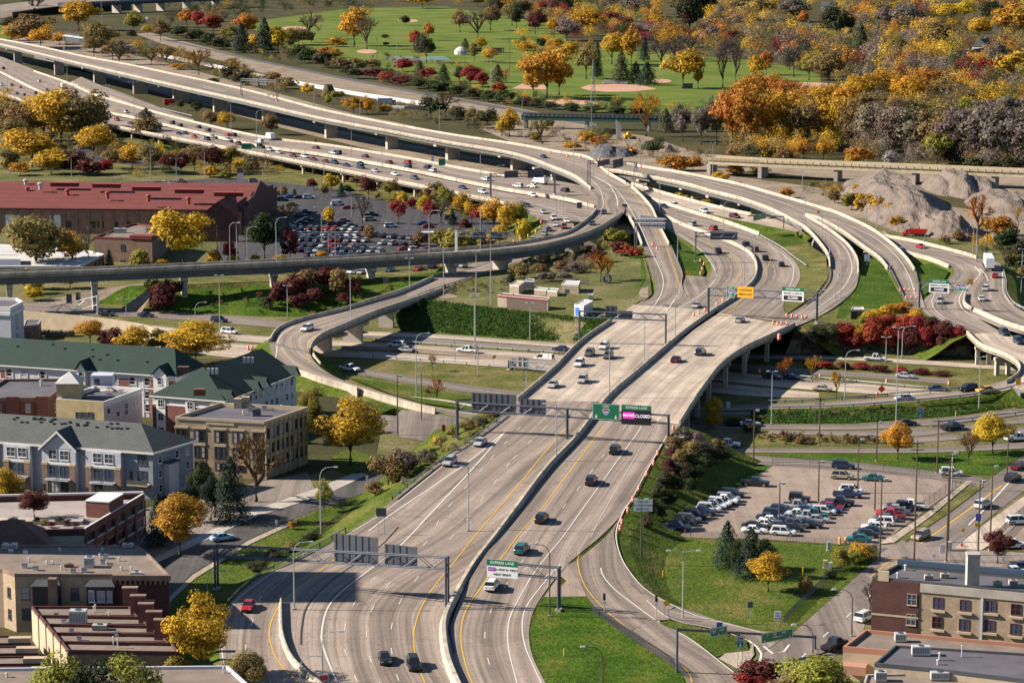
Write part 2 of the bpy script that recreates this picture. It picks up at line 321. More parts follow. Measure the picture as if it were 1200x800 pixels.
def patch(name, px, mat, h=.03, kind='structure', slope=0, bmat=None, key=None):
 """a piece of ground with the outline seen in the photo; heights per corner or one for all"""
 pts = [P(p[0], p[1], p[2] if len(p) > 2 else h) for p in px]; bm = bmesh.new(); vs = [bm.verts.new(p) for p in pts]; bm.faces.new(vs)
 bmesh.ops.triangulate(bm, faces=bm.faces[:]); bm.normal_update()
 if sum(f.normal.z * f.calc_area() for f in bm.faces) < 0: bmesh.ops.reverse_faces(bm, faces=bm.faces[:])
 me = bpy.data.meshes.new(name); bm.to_mesh(me); me.materials.append(mat)
 uv = me.uv_layers.new(name='UVMap')
 for l in me.loops: v = me.vertices[l.vertex_index].co; uv.data[l.index].uv = (v.x, v.y)
 V = [v.co[:] for v in me.vertices]; F = [tuple(p.vertices) for p in me.polygons]; bm.free()
 o = obj(name, me); o['kind'] = kind
 if key: register(key, V, F)
 if slope:
  E = [np.array(p) for p in pts + pts[:1]]; ar = sum(pts[i].x * pts[(i + 1) % len(pts)].y - pts[(i + 1) % len(pts)].x * pts[i].y for i in range(len(pts)))
  v, f = skirt_mesh(E, 1 if ar > 0 else -1, 0, slope); struct('embankment_slope', mesh('embankment', v, f, bmat or mat))
 return o
def ellipse_px(cx, cy, a, b, n=28, a0=0, a1=360): return [(cx + a * math.cos(R(a0 + (a1 - a0) * i / n)), cy + b * math.sin(R(a0 + (a1 - a0) * i / n))) for i in range(n)]
def drop(p, keys, dz):
 """set a point down on the pavement below it"""
 z = None
 for k in keys:
  for e in ROADS[k]:
   h = e[0].ray_cast(Vector((p[0], p[1], p[2] + 3)), Vector((0, 0, -1)), 6)
   if h[0] is not None and (z is None or h[0].z > z): z = h[0].z
 return p if z is None else np.array([p[0], p[1], z + dz])
def line_mark(mb, pts, w, keys, dash=None, dz=.035, mi=0):
 """painted line through pixel points, w metres wide; dash=(paint, gap) in metres"""
 Q = catmull([tuple(on(x, y, keys, dz)) for x, y in pts], 8); seg = [0.]
 for i in range(1, len(Q)): seg.append(seg[-1] + np.linalg.norm(Q[i] - Q[i - 1]))
 def at(s): j = min(max(np.searchsorted(seg, s) - 1, 0), len(Q) - 2); t = (s - seg[j]) / max(seg[j + 1] - seg[j], 1e-6); return Q[j] * (1 - t) + Q[j + 1] * t
 runs = [(0, seg[-1])] if not dash else [(s, min(s + dash[0], seg[-1])) for s in np.arange(0, seg[-1], sum(dash))]
 for a, b in runs:
  m = max(2, int((b - a) / 3) + 1); ss = np.linspace(a, b, m); V = []
  for s in ss:
   p = drop(at(s), keys, dz); d = at(min(s + .5, seg[-1])) - at(max(s - .5, 0)); q = np.array([d[1], -d[0], 0]); q /= max(np.linalg.norm(q), 1e-6)
   V += [p - q * w / 2, p + q * w / 2]
  F = [(2 * i, 2 * i + 1, 2 * i + 3, 2 * i + 2) for i in range(m - 1)]; mb.add(V, up(V, F), mi, [(v[0], v[1]) for v in V])
def sweep(E, prof, inward, closed=True):
 """profile [(offset inward, dz)] carried along the edge line E"""
 E = np.array(E); n = len(E); k = len(prof); V = []; uv = []; s = 0
 for i in range(n):
  if i: s += np.linalg.norm(E[i] - E[i - 1])
  d = E[min(i + 1, n - 1)] - E[max(i - 1, 0)]; q = np.array([d[1], -d[0], 0.]) * inward; q /= max(np.linalg.norm(q), 1e-6)
  for j, (o, z) in enumerate(prof): V.append(tuple(E[i] + q * o + np.array([0, 0, z]))); uv.append((j, s))
 F = [(i * k + j, i * k + (j + 1) % k, (i + 1) * k + (j + 1) % k, (i + 1) * k + j) for i in range(n - 1) for j in range(k if closed else k - 1)]
 if closed: F += [tuple(range(k))[::-1], tuple((n - 1) * k + j for j in range(k))]
 return V, F, uv
def inw(L, Rr):
 d = L[1] - L[0]; a = Rr[0] - L[0]; return 1 if (d[1] * a[0] - d[0] * a[1]) > 0 else -1
PROF = [(0, -.55), (0, .85), (.12, .95), (.34, .95), (.46, .15), (.46, .01), (.46, -.55)]
def fixn(me):
 bm = bmesh.new(); bm.from_mesh(me); bmesh.ops.recalc_face_normals(bm, faces=bm.faces[:]); bm.to_mesh(me); bm.free(); return me
def viaduct(name, label, st, mat, key, ph=.95, piers=(), par='lr', parl=None, parr=None, girder=1.9, pw=1.5, n=6, single=False, rail=False):
 """elevated roadway: deck, girders, parapets and piers are its parts"""
 L, Rr = stations(st, ph, n); V, F, uv = ribbon(L, Rr, mat, 4); F = up(V, F); register(key, V, F, L, Rr); sg = inw(L, Rr)
 t = thing(name, label, 'viaduct', (0, 0, 0))
 obj('deck', mesh('deck', V, F, mat, uv=uv), t)
 W_ = min(np.linalg.norm(L - Rr, axis=1)); ins = min(1.6, W_ * .18); a = L + (Rr - L) * (ins / np.linalg.norm(Rr - L, axis=1))[:, None]; b = Rr + (L - Rr) * (ins / np.linalg.norm(Rr - L, axis=1))[:, None]
 V = []; F = []; k = 8
 for i in range(len(L)):
  for p, z in ((L[i], -.06), (L[i], -.35), (a[i], -.6), (a[i], -girder), (b[i], -girder), (b[i], -.6), (Rr[i], -.35), (Rr[i], -.06)): V.append((p[0], p[1], p[2] + z))
 F = [(i * k + j, i * k + (j + 1) % k, (i + 1) * k + (j + 1) % k, (i + 1) * k + j) for i in range(len(L) - 1) for j in range(k)] + [tuple(range(k)), tuple((len(L) - 1) * k + j for j in range(k))]
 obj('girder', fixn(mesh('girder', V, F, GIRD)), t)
 for sd, E, s2, rng in (('l', L, sg, parl), ('r', Rr, -sg, parr)):
  if sd in par:
   e = E[int((rng or (0, 1))[0] * (len(E) - 1)):int((rng or (0, 1))[1] * (len(E) - 1)) + 1]
   V, F, uv = sweep(e, [(o, z) for o, z in PROF], s2); obj('parapet', fixn(mesh('parapet', V, F, CREAM, uv=uv)), t)
 for f in piers:
  i = f * (len(L) - 1); j = min(int(i), len(L) - 2); q = i - j; l = Vector(L[j] * (1 - q) + L[j + 1] * q); r = Vector(Rr[j] * (1 - q) + Rr[j + 1] * q)
  c = (l + r) / 2; tg = (L[j + 1] + Rr[j + 1] - L[j] - Rr[j]); ax = Vector((tg[1], -tg[0], 0)).normalized(); ax = ax if ax.dot(r - l) > 0 else -ax; w = ax.dot(r - l); ay = Vector((-ax.y, ax.x, 0)); top = c.z - girder - .03
  if top < 1.5: continue
  M4 = Matrix.Translation((c.x, c.y, 0)) @ Matrix((( ax.x, ay.x, 0, 0), (ax.y, ay.y, 0, 0), (0, 0, 1, 0), (0, 0, 0, 1)))
  m = MB(); cw = w * .44
  hw = w * (.15 if w > 12 else .26) if single else None
  capz = min(1.5, top * .3)
  m.add([M4 @ Vector(v) for v in ((-cw, -pw / 2, top), (cw, -pw / 2, top), (cw, pw / 2, top), (-cw, pw / 2, top), (-cw, -pw / 2, top - .5 * capz), (cw, -pw / 2, top - .5 * capz), (cw, pw / 2, top - .5 * capz), (-cw, pw / 2, top - .5 * capz), (-cw * .62, -pw / 2, top - capz), (cw * .62, -pw / 2, top - capz), (cw * .62, pw / 2, top - capz), (-cw * .62, pw / 2, top - capz))],
              [(0, 1, 2, 3), (8, 11, 10, 9)] + [(b0 + j, b0 + (j + 1) % 4, b1 + (j + 1) % 4, b1 + j) for b0, b1 in ((0, 4), (4, 8)) for j in range(4)])
  if single: m.box((-hw, -pw * .46, -.5), (hw, pw * .46, top - capz - .002), 0, M4)
  else:
   for sx in (-.86, -.3, .3, .86): m.box((sx * cw - pw * .5, -pw * .46, -.5), (sx * cw + pw * .5, pw * .46, top - capz * (.5 if abs(sx) > .62 else 1) - .002), 0, M4)
  p = m.build('pier', CONC, t); fixn(p.data)
 return t, L, Rr
def barrier(label, pts, keys, h=.85, w=.6, mat=None, cat='barrier', name='concrete_barrier', anchor=None):
 """free-standing concrete barrier along pixel points of its foot"""
 Q = catmull([tuple(on(x, y, keys)) for x, y in pts], 6)
 ww = w if isinstance(w, (tuple, list)) else (w, w); V = []; s = 0; uv = []
 n = len(Q)
 for i in range(n):
  s += np.linalg.norm(Q[i] - Q[i - 1]) if i else 0; uv += [(j, s) for j in range(8)]
  d = Q[min(i + 1, n - 1)] - Q[max(i - 1, 0)]; q = np.array([d[1], -d[0], 0.]); q /= max(np.linalg.norm(q), 1e-6); wd = ww[0] + (ww[1] - ww[0]) * i / (n - 1)
  for o, z in ((-.5, -.4), (-.5, .12), (-.32, .3), (-.22, h), (.22, h), (.32, .3), (.5, .12), (.5, -.4)): V.append(tuple(Q[i] + q * o * wd + np.array([0, 0, z])))
 k = 8; F = [(i * k + j, i * k + (j + 1) % k, (i + 1) * k + (j + 1) % k, (i + 1) * k + j) for i in range(n - 1) for j in range(k)] + [tuple(range(k)), tuple((n - 1) * k + j for j in range(k))]
 return tag(obj(name, fixn(mesh(name, V, F, mat or CREAM, uv=uv))), label, cat, None, anchor)
SHARED = {}
def shared(key, fn):
 if key not in SHARED: SHARED[key] = fn()
 return SHARED[key]
def posts(t, Q, gap, me):
 s = 99; c = 0
 for i in range(len(Q)):
  if i: s += np.linalg.norm(Q[i] - Q[i - 1])
  if s > gap and c < 95: obj('post', me, t, Vector(Q[i])); s = 0; c += 1
def guardrail(label, pts, keys, mat=None, h=.75):
 Q = catmull([tuple(on(x, y, keys)) for x, y in pts], 6); t = thing('guardrail', label, 'guardrail')
 V, F, uv = sweep(Q, [(0, h - .32), (.06, h - .16), (0, h), (-.05, h), (.01, h - .16), (-.05, h - .32)], 1); obj('rail', fixn(mesh('rail', V, F, mat or STEEL, uv=uv)), t)
 posts(t, Q, 3.8, shared('guardrail_post', lambda: MB().box((-.09, -.09, -.3), (.09, .09, .7)).me('post', WOODP))); return t
def fence(label, pts, h, keys=None, z=0., mat=None, post=3., name='chain_link_fence'):
 fat = 2.2 if label[:5] in ('dark ', 'black') else 1
 Q = catmull([tuple(on(x, y, keys) if keys else P(x, y, z)) for x, y in pts], 6); t = thing(name, label, 'fence')
 posts(t, Q, post, shared('fence_post%g' % h, lambda: MB().tube([(0, 0, -.2), (0, 0, h)], .05, 5).me('post', DSTEEL)))
 w = MB(); dd = 0
 for z_ in np.linspace(.15, h, 6): w.tube([q + np.array([0, 0, z_]) for q in Q], .022 * fat, 4)
 for i in range(len(Q) - 1):
  l = np.linalg.norm(Q[i + 1] - Q[i]); nseg = max(1, int(l / .5))
  for j in range(nseg): q = Q[i] + (Q[i + 1] - Q[i]) * j / nseg; w.tube([q, q + np.array([0, 0, h])], .014 * fat, 3, 0, False)
 w.build('wire_mesh', mat or (SBLACK if fat > 1 else DSTEEL), t); return t
# ================================================================ THE SETTING: ground, pavements, viaducts
g = MB(); g.add([(-2500, 150, -.05), (2500, 150, -.05), (2500, 9000, -.05), (-2500, 9000, -.05)], [(0, 1, 2, 3)]); struct('ground', g.me('ground', WOODS))
patch('near_ground', [(-200, 900), (1400, 900), (1400, 200), (700, 180), (500, 200), (300, 165), (100, 130), (-200, 95)], ROUGH, .0, key='g0')
# --- mainline
road('highway', [(742, 357, 838, 364, 7.2), (715, 377, 812, 381, 7.4)], DECK, 'mlt')
mlt = [(715, 377, 812, 381, 7.4), (680, 401, 783, 402, 7.5), (647, 434, 742, 434, 7.5), (605, 470, 709, 470, 7.3)]
mrt = [(843, 366, 932, 382, 7.2), (815, 385, 893, 400, 7.5), (790, 403, 869, 412, 7.5), (760, 423, 845, 430, 7.5), (741, 441, 826, 454, 7.5), (718, 463, 811, 476, 7.3), (700, 483, 798, 497, 6.9)]
viaduct('highway_bridge', 'wide pale concrete highway bridge with columns over the lower freeway', mrt, DECK, 'mrt', 0., [.12, .26, .4, .54, .68, .8, .92], 'r', girder=1.6, pw=1.0)
viaduct('highway_bridge', 'pale concrete highway bridge carrying a cluster of oncoming vehicles', mlt, DECK, 'mlt2', 0., [.15, .4, .65, .88], 'l', girder=1.6, pw=1.0)
ML = [(605, 470, 709, 470, 7.29), (560, 510, 674, 513, 6.5), (510, 545, 637, 553, 5.5), (440, 602, 600, 602, 4.0), (400, 628, 577, 632, 3.3), (350, 654, 556, 658, 2.6), (310, 672, 541, 684, 2.2), (283, 692, 531, 703, 1.8), (266, 712, 524, 722, 1.4), (259, 737, 521, 743, 1.0), (257, 767, 523, 772, .6), (263, 803, 535, 803, .3), (280, 840, 556, 840, .1)]
road('highway', ML, PAVE, 'ml', True, 2.6, sides='l')
MR = [(700, 483, 798, 497, 6.89), (672, 515, 777, 520, 6.3), (643, 548, 757, 552, 5.5), (605, 600, 731, 598, 4.2), (580, 634, 706, 626, 3.6), (557, 668, 664, 662, 3.0), (539, 702, 630, 706, 1.9), (527, 738, 620, 738, 1.2), (529, 770, 624, 768, .7), (541, 803, 641, 803, .3), (560, 840, 660, 840, .1)]
road('highway', MR, PAVE, 'mr', True, 2.6, sides='r')
road('on_ramp', [(685, 600, 729, 601, 4.12), (672, 630, 720, 622, 3.45), (673, 655, 723, 643, 2.95), (681, 687, 737, 669, 2.3), (700, 713, 757, 691, 1.75), (735, 741, 790, 711, 1.2)], RAMP, 'or', True, 3., sides='r')
road('on_ramp', [(700, 713, 735, 699, 1.77), (735, 741, 771, 727, 1.15), (770, 767, 808, 747, .7), (798, 787, 840, 771, .4), (808, 805, 873, 796, .15), (815, 830, 900, 815, .1)], RAMP, 'or', True, 2.)
road('on_ramp', [(745, 705, 757, 691, 1.77), (785, 725, 790, 708, 1.1), (840, 737, 845, 727, .6), (875, 747, 892, 739, .2), (893, 765, 925, 742, .1)], RAMP, 'or')
# --- the curved roadways beyond the bridge
road('highway', [(715, 228, 750, 239, 5), (735, 240, 772, 252, 5.1), (757, 250, 796, 263.5, 5.2), (773, 261, 823, 273.5, 5.3), (790, 274, 849, 282.5, 5.5), (812, 288, 869, 292, 5.7), (828, 300, 882, 302, 5.9), (834, 317, 886, 317, 6.2), (826, 335, 881, 332, 6.6), (808, 350, 863, 348, 7), (786, 365, 837, 365, 7.22)], RAMP, 'lf', True, 2.)
road('highway', [(750, 238, 741, 224, 5), (773, 251, 769, 236, 5.1), (796, 262, 802, 247, 5.2), (823, 272, 850, 262, 5.3), (849, 281, 890, 277, 5.5), (870, 291, 915, 291, 5.7), (884, 302, 932, 307, 5.9), (888, 317, 938, 322, 6.2), (883, 331, 932, 337, 6.6), (865, 347, 918, 357, 7), (839, 365, 928, 380, 7.22)], RAMP, 'rf', True, 2.)
road('highway', [(700, 205, 700, 213, 5), (750, 219, 752, 228, 5), (800, 234, 806, 244, 5), (850, 246, 860, 257, 5), (895, 253, 905, 266, 4.8), (940, 262, 955, 276, 4.5)], DECK, 'ar', True, 2.)
patch('gore', [(742, 357, 7.15), (800, 345, 6.95), (815, 340, 6.85), (838, 364, 7.1), (812, 381, 7.3), (780, 378, 7.3)], RAMP, key='gp')
patch('gore', [(800, 322, 6.6), (836, 325, 6.4), (815, 348, 6.9), (798, 346, 6.9)], RAMP, key='gp')
patch('slope_lawn', [(800, 320, 6.5), (792, 290, 5.9), (778, 262, 5.2), (800, 285, 5.3), (820, 302, 5.6), (826, 318, 6.1), (817, 335, 6.5), (803, 335, 6.6)], GREEN)
# main ramp and the tall flyover
UV = [(-40, 43.5, -40, 37, 14), (0, 51, 0, 45, 14), (50, 63, 50, 54.5, 13.7), (100, 75, 100, 65.5, 13.3), (150, 86.5, 150, 74.5, 13), (200, 98, 200, 85, 12.5), (250, 109, 250, 95.5, 12), (300, 120, 300, 107, 11.5), (375, 137, 375, 126.5, 10.8), (450, 151, 450, 142, 10), (525, 165, 525, 155.5, 9.2), (600, 178, 600, 166.5, 8.6), (650, 195, 652, 176, 8.3), (675, 206, 690, 183, 8.2), (692, 219, 712, 200, 8.0), (706, 231, 741, 217, 7.9), (720, 241, 762, 238, 7.8), (734, 249, 770, 253, 7.7), (745, 267, 776, 267, 7.5), (752, 285, 785, 284, 7.3)]
viaduct('flyover', 'long pale concrete flyover on broad piers crossing above the jammed freeway', UV, RAMP, 'uv', .95, [.075, .125, .175, .225, .275, .325, .38, .43, .48, .53, .585, .64, .7], 'r', pw=2.4, single=True)
_L, _R = stations(UV, .95, 6)
pm = None
road('main_ramp', [(752, 285, 785, 284, 7.29), (757, 300, 793, 302, 7.2), (763, 320, 800, 320, 7.1), (768, 335, 799, 332, 7.0), (764, 348, 804, 344, 7), (742, 357.5, 820, 356, 7.17)], RAMP, 'mp', True, 1.5)
LVS = [(696, 221, 714, 216, 7.98), (700, 232, 730, 236, 8.0), (697, 245, 731, 246, 8.2), (685, 257, 717, 256, 8.6), (665, 270, 698, 267, 9.2), (640, 276.5, 668, 278, 9.7), (600, 283.5, 625, 287.5, 10.3), (560, 287.5, 570, 293, 10.8), (500, 292, 503, 296.6, 11), (400, 299, 401, 302.6, 11), (300, 304, 300, 307.6, 11), (200, 308.5, 200, 312, 11), (100, 312.5, 100, 316, 11), (0, 316, 0, 319.6, 11), (-60, 318, -60, 322, 11)]
viaduct('ramp_viaduct', 'slender grey curving ramp viaduct on single flared piers beside the crowded lot', LVS, RAMP, 'lv', .95, [.25, .32, .39, .47, .545, .62, .7, .775, .85, .92], 'lr', girder=2.7, pw=1.6, single=True, parl=(.14, 1), parr=(.16, 1))
V, F, uv = sweep(_L[:int(.74 * len(_L))], PROF, inw(_L, _R)); o = tag(obj('concrete_parapet', fixn(mesh('concrete_parapet', V, F, CREAM, uv=uv))), 'long cream concrete parapet along the flyover edge above the jammed freeway', 'parapet')
V, F, uv = sweep(_L[int(.90 * len(_L)):], PROF, inw(_L, _R)); o = tag(obj('concrete_parapet', fixn(mesh('concrete_parapet', V, F, CREAM, uv=uv))), 'short cream parapet on the ramp just below the flyover split', 'parapet')
RVS = [(707, 197, 735, 190, 8.0), (733, 200, 760, 194.5, 8.2), (800, 213, 800, 200.5, 8.5), (833, 222, 833, 207, 8.5), (867, 230.5, 867, 214, 8.5), (900, 242, 903, 224, 8.4), (925, 254, 945, 236, 8.2), (938, 262, 978, 246, 8.1)]
viaduct('flyover', 'pale concrete flyover branching over the dark underpass toward the gravel yard', RVS, RAMP, 'rv', .95, [.2, .36, .52, .66, .8], 'lr', pw=2.4, single=True, parl=(0, .92))
RV1 = [(925, 254, 944, 249.5, 8.19), (945, 266, 970, 265, 8.0), (960, 282, 992, 282, 7.7), (970, 297, 1005, 300, 7.4), (972, 312, 1007, 318, 7.2)]
viaduct('curved_ramp', 'inner curved ramp with cream parapets dropping toward the wide bridge', RV1, RAMP, 'rv1', .95, [.35], 'lr', pw=1.6, girder=1.6)
road('curved_ramp_road', [(972, 312, 1007, 318, 7.18), (971, 328, 1002, 338, 7.1), (960, 343, 982, 357, 7.1), (941, 358, 957, 372, 7.1), (913, 374, 933, 382, 7.22)], RAMP, 'rv1', True, 1.6)
RV2 = [(944, 249.5, 972, 243.5, 8.19), (962, 255, 994, 252.5, 8.0), (987, 269, 1022, 266, 7.8), (1012, 287, 1047, 284, 7.4), (1030, 300, 1064, 301, 7), (1040, 312, 1073, 314, 6.8)]
viaduct('curved_ramp', 'outer curved ramp with cream parapets beside the sand heaps', RV2, RAMP, 'rv2', .95, [.3, .6], 'lr', pw=1.6, girder=1.6)
road('curved_ramp_road', [(1040, 312, 1073, 314, 6.79), (1050, 332, 1077, 333, 6.5), (1058, 349, 1081, 350, 6.3), (1066, 362, 1085, 360, 6.2)], RAMP, 'rv2', True, 1.8)
patch('slope_lawn', [(1008, 322, 6.9), (1012, 300, 5.5), (1028, 304, 5.8), (1040, 320, 6.3), (1055, 348, 6.2), (1062, 362, 6.1), (1020, 372, 6.3), (980, 372, 6.8), (984, 359, 6.9), (1003, 340, 6.9)], GREEN, slope=2., key='rvg')
patch('slope_lawn', [(933, 385, 6.9), (960, 372, 6.9), (985, 358, 6.8), (1060, 360, 6.1), (1082, 368, 6.0), (1096, 378, 6.0), (1130, 388, 6.0), (1120, 392, 5.8), (1050, 385, 5.8), (980, 383, 6.2), (940, 390, 6.6)], DRYG)
patch('slope_bank', [(933, 385, 6.9), (940, 390, 6.6), (980, 383, 6.2), (1050, 385, 5.8), (1120, 392, 5.8), (1135, 392, 5.5), (1140, 418, 0), (1060, 414, 0), (970, 413, 0), (920, 415, 0)], DIRT, key='sumac')
patch('slope_lawn', [(1072, 312, 6), (1092, 308, 5.5), (1112, 318, 5.7), (1105, 330, 5.8), (1084, 345, 6), (1076, 340, 6)], GREEN, slope=1.5)
patch('slope_lawn', [(905, 355, 6.8), (929, 337, 6.4), (937, 322, 6.1), (930, 307, 5.7), (912, 290, 5.5), (945, 285, 5.5), (968, 300, 6.3), (970, 326, 6.9), (955, 345, 6.9), (925, 366, 7.0), (908, 372, 7.05)], DRYG, slope=1.5)
patch('slope_lawn', [(890, 276, 5.3), (915, 289, 5.5), (945, 300, 5.5), (950, 285, 4.5), (925, 272, 4.2)], GRASS)
# right-hand roads
road('highway', [(1030, 275, 1035, 270, 4.8), (1045, 287, 1050, 278, 5), (1062, 296, 1080, 286, 5.3), (1090, 304, 1125, 297, 5.6), (1113, 312, 1147, 304.5, 5.8), (1117, 322, 1153, 320, 5.9), (1100, 337, 1131, 343, 6), (1079, 357, 1128, 360, 6.1), (1095, 375, 1145, 372, 6.2), (1132, 393, 1175, 390.5, 6.24)], RAMP, 'rr', True, 1.8)
road('highway', [(1120, 300, 1140, 302, 5.79), (1148, 308, 1172, 309, 5.92), (1154, 322, 1178, 328, 6), (1141, 343, 1179, 344, 6.1), (1152, 361, 1190, 359, 6.2), (1190, 378, 1215, 371, 6.3), (1250, 396, 1260, 384, 6.3)], RAMP, 'rr', True, 1.8)
patch('gore', [(1130, 342, 6.05), (1150, 322, 5.95), (1156, 324, 5.98), (1143, 345, 6.1), (1153, 363, 6.15), (1185, 378, 6.2), (1230, 396, 6.2), (1176, 386, 6.1), (1145, 372, 6.1), (1129, 360, 6.05)], LOTM)
LR2 = [(1132, 387, 1175, 385, 6.28), (1150, 402.5, 1202, 398, 6.2), (1176, 412.5, 1226, 412, 5.8), (1192, 423, 1235, 432, 5.2), (1193, 434, 1225, 446, 4.5), (1178, 445.5, 1200, 454, 3.8)]
viaduct('loop_ramp', 'pale loop ramp bridge with cream parapet swinging round above the sedans', LR2, DECK, 'lr2', .9, [.12, .3], 'l', girder=1.5, pw=1.0)
road('loop_ramp_road', [(1178, 445.5, 1200, 454, 3.79), (1145, 454, 1170, 458.5, 3), (1110, 459, 1125, 465, 2.4), (1050, 464, 1050, 472, 1.7), (962, 471, 975, 477, .9), (900, 473, 900, 479, .5), (840, 474, 840, 481, .3), (760, 472, 760, 480, .2)], RAMP, 'lr2', True, 1.4)
# --- lower freeway under the bridge (one lane strip after another)
def flats(name, rows, mat, h=.1, key='i'):
 road(name, [(*r, h) for r in rows], mat, key)
patch('median_grass', [(100, 365), (420, 388), (680, 402), (900, 418), (1200, 436), (1200, 478), (900, 500), (640, 497), (560, 492), (480, 478), (400, 455), (370, 430), (310, 398), (100, 378)], DRYG, .02)
flats('frontage_road', [(420, 388, 420, 392.5), (510, 391.5, 508, 396), (600, 398, 598, 402.5), (667, 402.5, 660, 407), (760, 410, 755, 415), (870, 415, 870, 420), (975, 417.5, 975, 421), (1080, 422, 1080, 427), (1185, 429, 1185, 434), (1240, 433, 1240, 438)], DECK, .14)
flats('frontage_road', [(-40, 350, -40, 359), (60, 356, 60, 366), (120, 361, 120, 370), (200, 365, 200, 374), (300, 373, 300, 382), (400, 384, 400, 390), (433, 391, 433, 396), (510, 396.5, 508, 401.5), (567, 401.5, 567, 406.5), (663, 408, 660, 413), (760, 418, 757, 424), (870, 427, 870, 433), (975, 434, 975, 440), (1075, 441, 1075, 447), (1112, 444, 1112, 450)], ASPL)
flats('freeway', [(150, 378, 150, 386), (195, 383, 195, 391.5), (300, 393, 300, 401), (360, 397, 360, 404), (440, 401, 440, 408), (547, 408, 547, 417), (660, 416, 655, 425), (760, 426, 757, 436), (900, 440, 900, 452), (975, 446, 975, 458), (1060, 454, 1060, 463), (1120, 458, 1120, 462)], DECK)
flats('freeway', [(180, 394, 180, 408), (290, 403, 290, 420), (400, 409.5, 400, 418), (500, 415.5, 500, 424), (600, 421.5, 600, 430.5), (660, 427, 655, 437), (760, 437, 752, 449), (870, 451.5, 870, 463), (960, 460, 960, 466)], DECK)
flats('freeway_ramp', [(330, 412, 330, 420), (380, 424, 378, 431), (420, 431, 418, 438), (500, 444, 497, 452), (587, 456, 583, 464), (640, 462, 636, 470), (720, 470, 716, 478), (800, 478, 800, 486), (880, 481, 880, 486)], ASPL)
flats('frontage_road', [(740, 494, 740, 500), (820, 496, 820, 502), (900, 497, 900, 502.5), (1000, 497, 1000, 503), (1065, 493, 1065, 500), (1120, 488, 1120, 495), (1200, 478, 1200, 485), (1250, 471, 1250, 478)], ASPL)
flats('frontage_road', [(900, 503.8, 900, 508), (1000, 504.5, 1000, 510), (1075, 503, 1075, 511), (1130, 497, 1130, 504), (1200, 488, 1200, 495.5), (1250, 482, 1250, 489)], ASPL)
flats('frontage_road', [(1060, 513, 1060, 519), (1120, 509, 1120, 515), (1200, 500, 1200, 508), (1250, 493, 1250, 502)], ASPL)
flats('service_road', [(770, 521, 780, 527), (850, 524, 850, 529), (900, 525, 900, 530), (1075, 524.5, 1075, 530), (1200, 518, 1200, 525), (1250, 514, 1250, 521)], ASPL)
flats('side_street', [(830, 529, 830, 538), (900, 535, 900, 545), (1000, 541.5, 1000, 551.5), (1100, 553, 1100, 562), (1152, 560, 1152, 571)], ASPL)
# slopes with ivy
patch('ivy_slope', [(480, 350, 5), (545, 357, 5), (620, 366, 5), (690, 373, 5.3), (735, 368, 6.6), (718, 377, 6.8), (690, 396, 2), (668, 401, 0), (600, 396.5, 0), (510, 390, 0), (470, 388, 0), (462, 372, 2.)], GREEN, key='ivy')
patch('pump_yard', [(500, 335, 4.6), (560, 322, 4.4), (590, 312, 4.2), (640, 300, 4.0), (700, 292, 4.5), (748, 290, 6.5), (756, 304, 7), (762, 325, 7), (764, 345, 6.95), (742, 357, 7), (735, 368, 6.6), (690, 373, 5.3), (620, 366, 5), (545, 357, 5), (480, 350, 5)], ROUGH, key='pump', slope=2.)
patch('pump_yard_dirt', [(640, 350, 5.08), (700, 352, 5.5), (735, 340, 6.6), (760, 336, 7), (760, 348, 7), (735, 366, 6.6), (690, 371, 5.4), (640, 366, 5.1)], DIRT)
patch('pump_yard_dirt', [(700, 330, 5.75), (720, 328, 6.1), (735, 340, 6.7), (720, 344, 6.1)], DIRT)
patch('slope_lawn', [(728, 300, 6.2), (748, 292, 6.8), (754, 305, 7.02), (757, 325, 7.02), (750, 336, 6.95), (728, 334, 6.4), (722, 318, 6.1)], GREEN)
patch('bare_bank', [(500, 345, 4.85), (545, 330, 4.6), (580, 328, 4.6), (570, 345, 4.9), (520, 350, 4.95)], DIRT)
patch('pump_yard_dirt', [(590, 345, 5.06), (660, 344, 5.06), (700, 350, 5.5), (640, 362, 5.04), (600, 358, 5.04)], DIRT)
patch('brush_bank', [(590, 312, 4.3), (640, 300, 4.1), (690, 305, 4.8), (690, 325, 5.4), (640, 330, 5.2), (600, 326, 4.9)], WOODS)
# bank on the left below the viaduct
patch('slope_bank', [(150, 335, 5), (300, 328, 5), (440, 326, 5), (520, 318, 4.3), (500, 335, 4.6), (440, 348, 3), (400, 366, 0), (380, 372, 0), (300, 371, 0), (215, 365, 0), (150, 358, 0)], GREEN, key='bank', slope=2.)
patch('bank_top', [(200, 328, 5.05), (300, 324, 5.05), (420, 315, 5.05), (520, 311, 4.5), (510, 319, 4.4), (440, 327, 5.05), (300, 330, 5.1), (200, 334, 5.1)], DRYG, slope=1)
patch('bare_bank', [(20, 360), (60, 350), (110, 340), (150, 334), (180, 331), (150, 347), (110, 358), (60, 366)], DIRT, .05)
patch('bare_bank', [(140, 362, .3), (172, 340, 5.2), (178, 344, 4.8), (166, 366, .2)], DIRT)
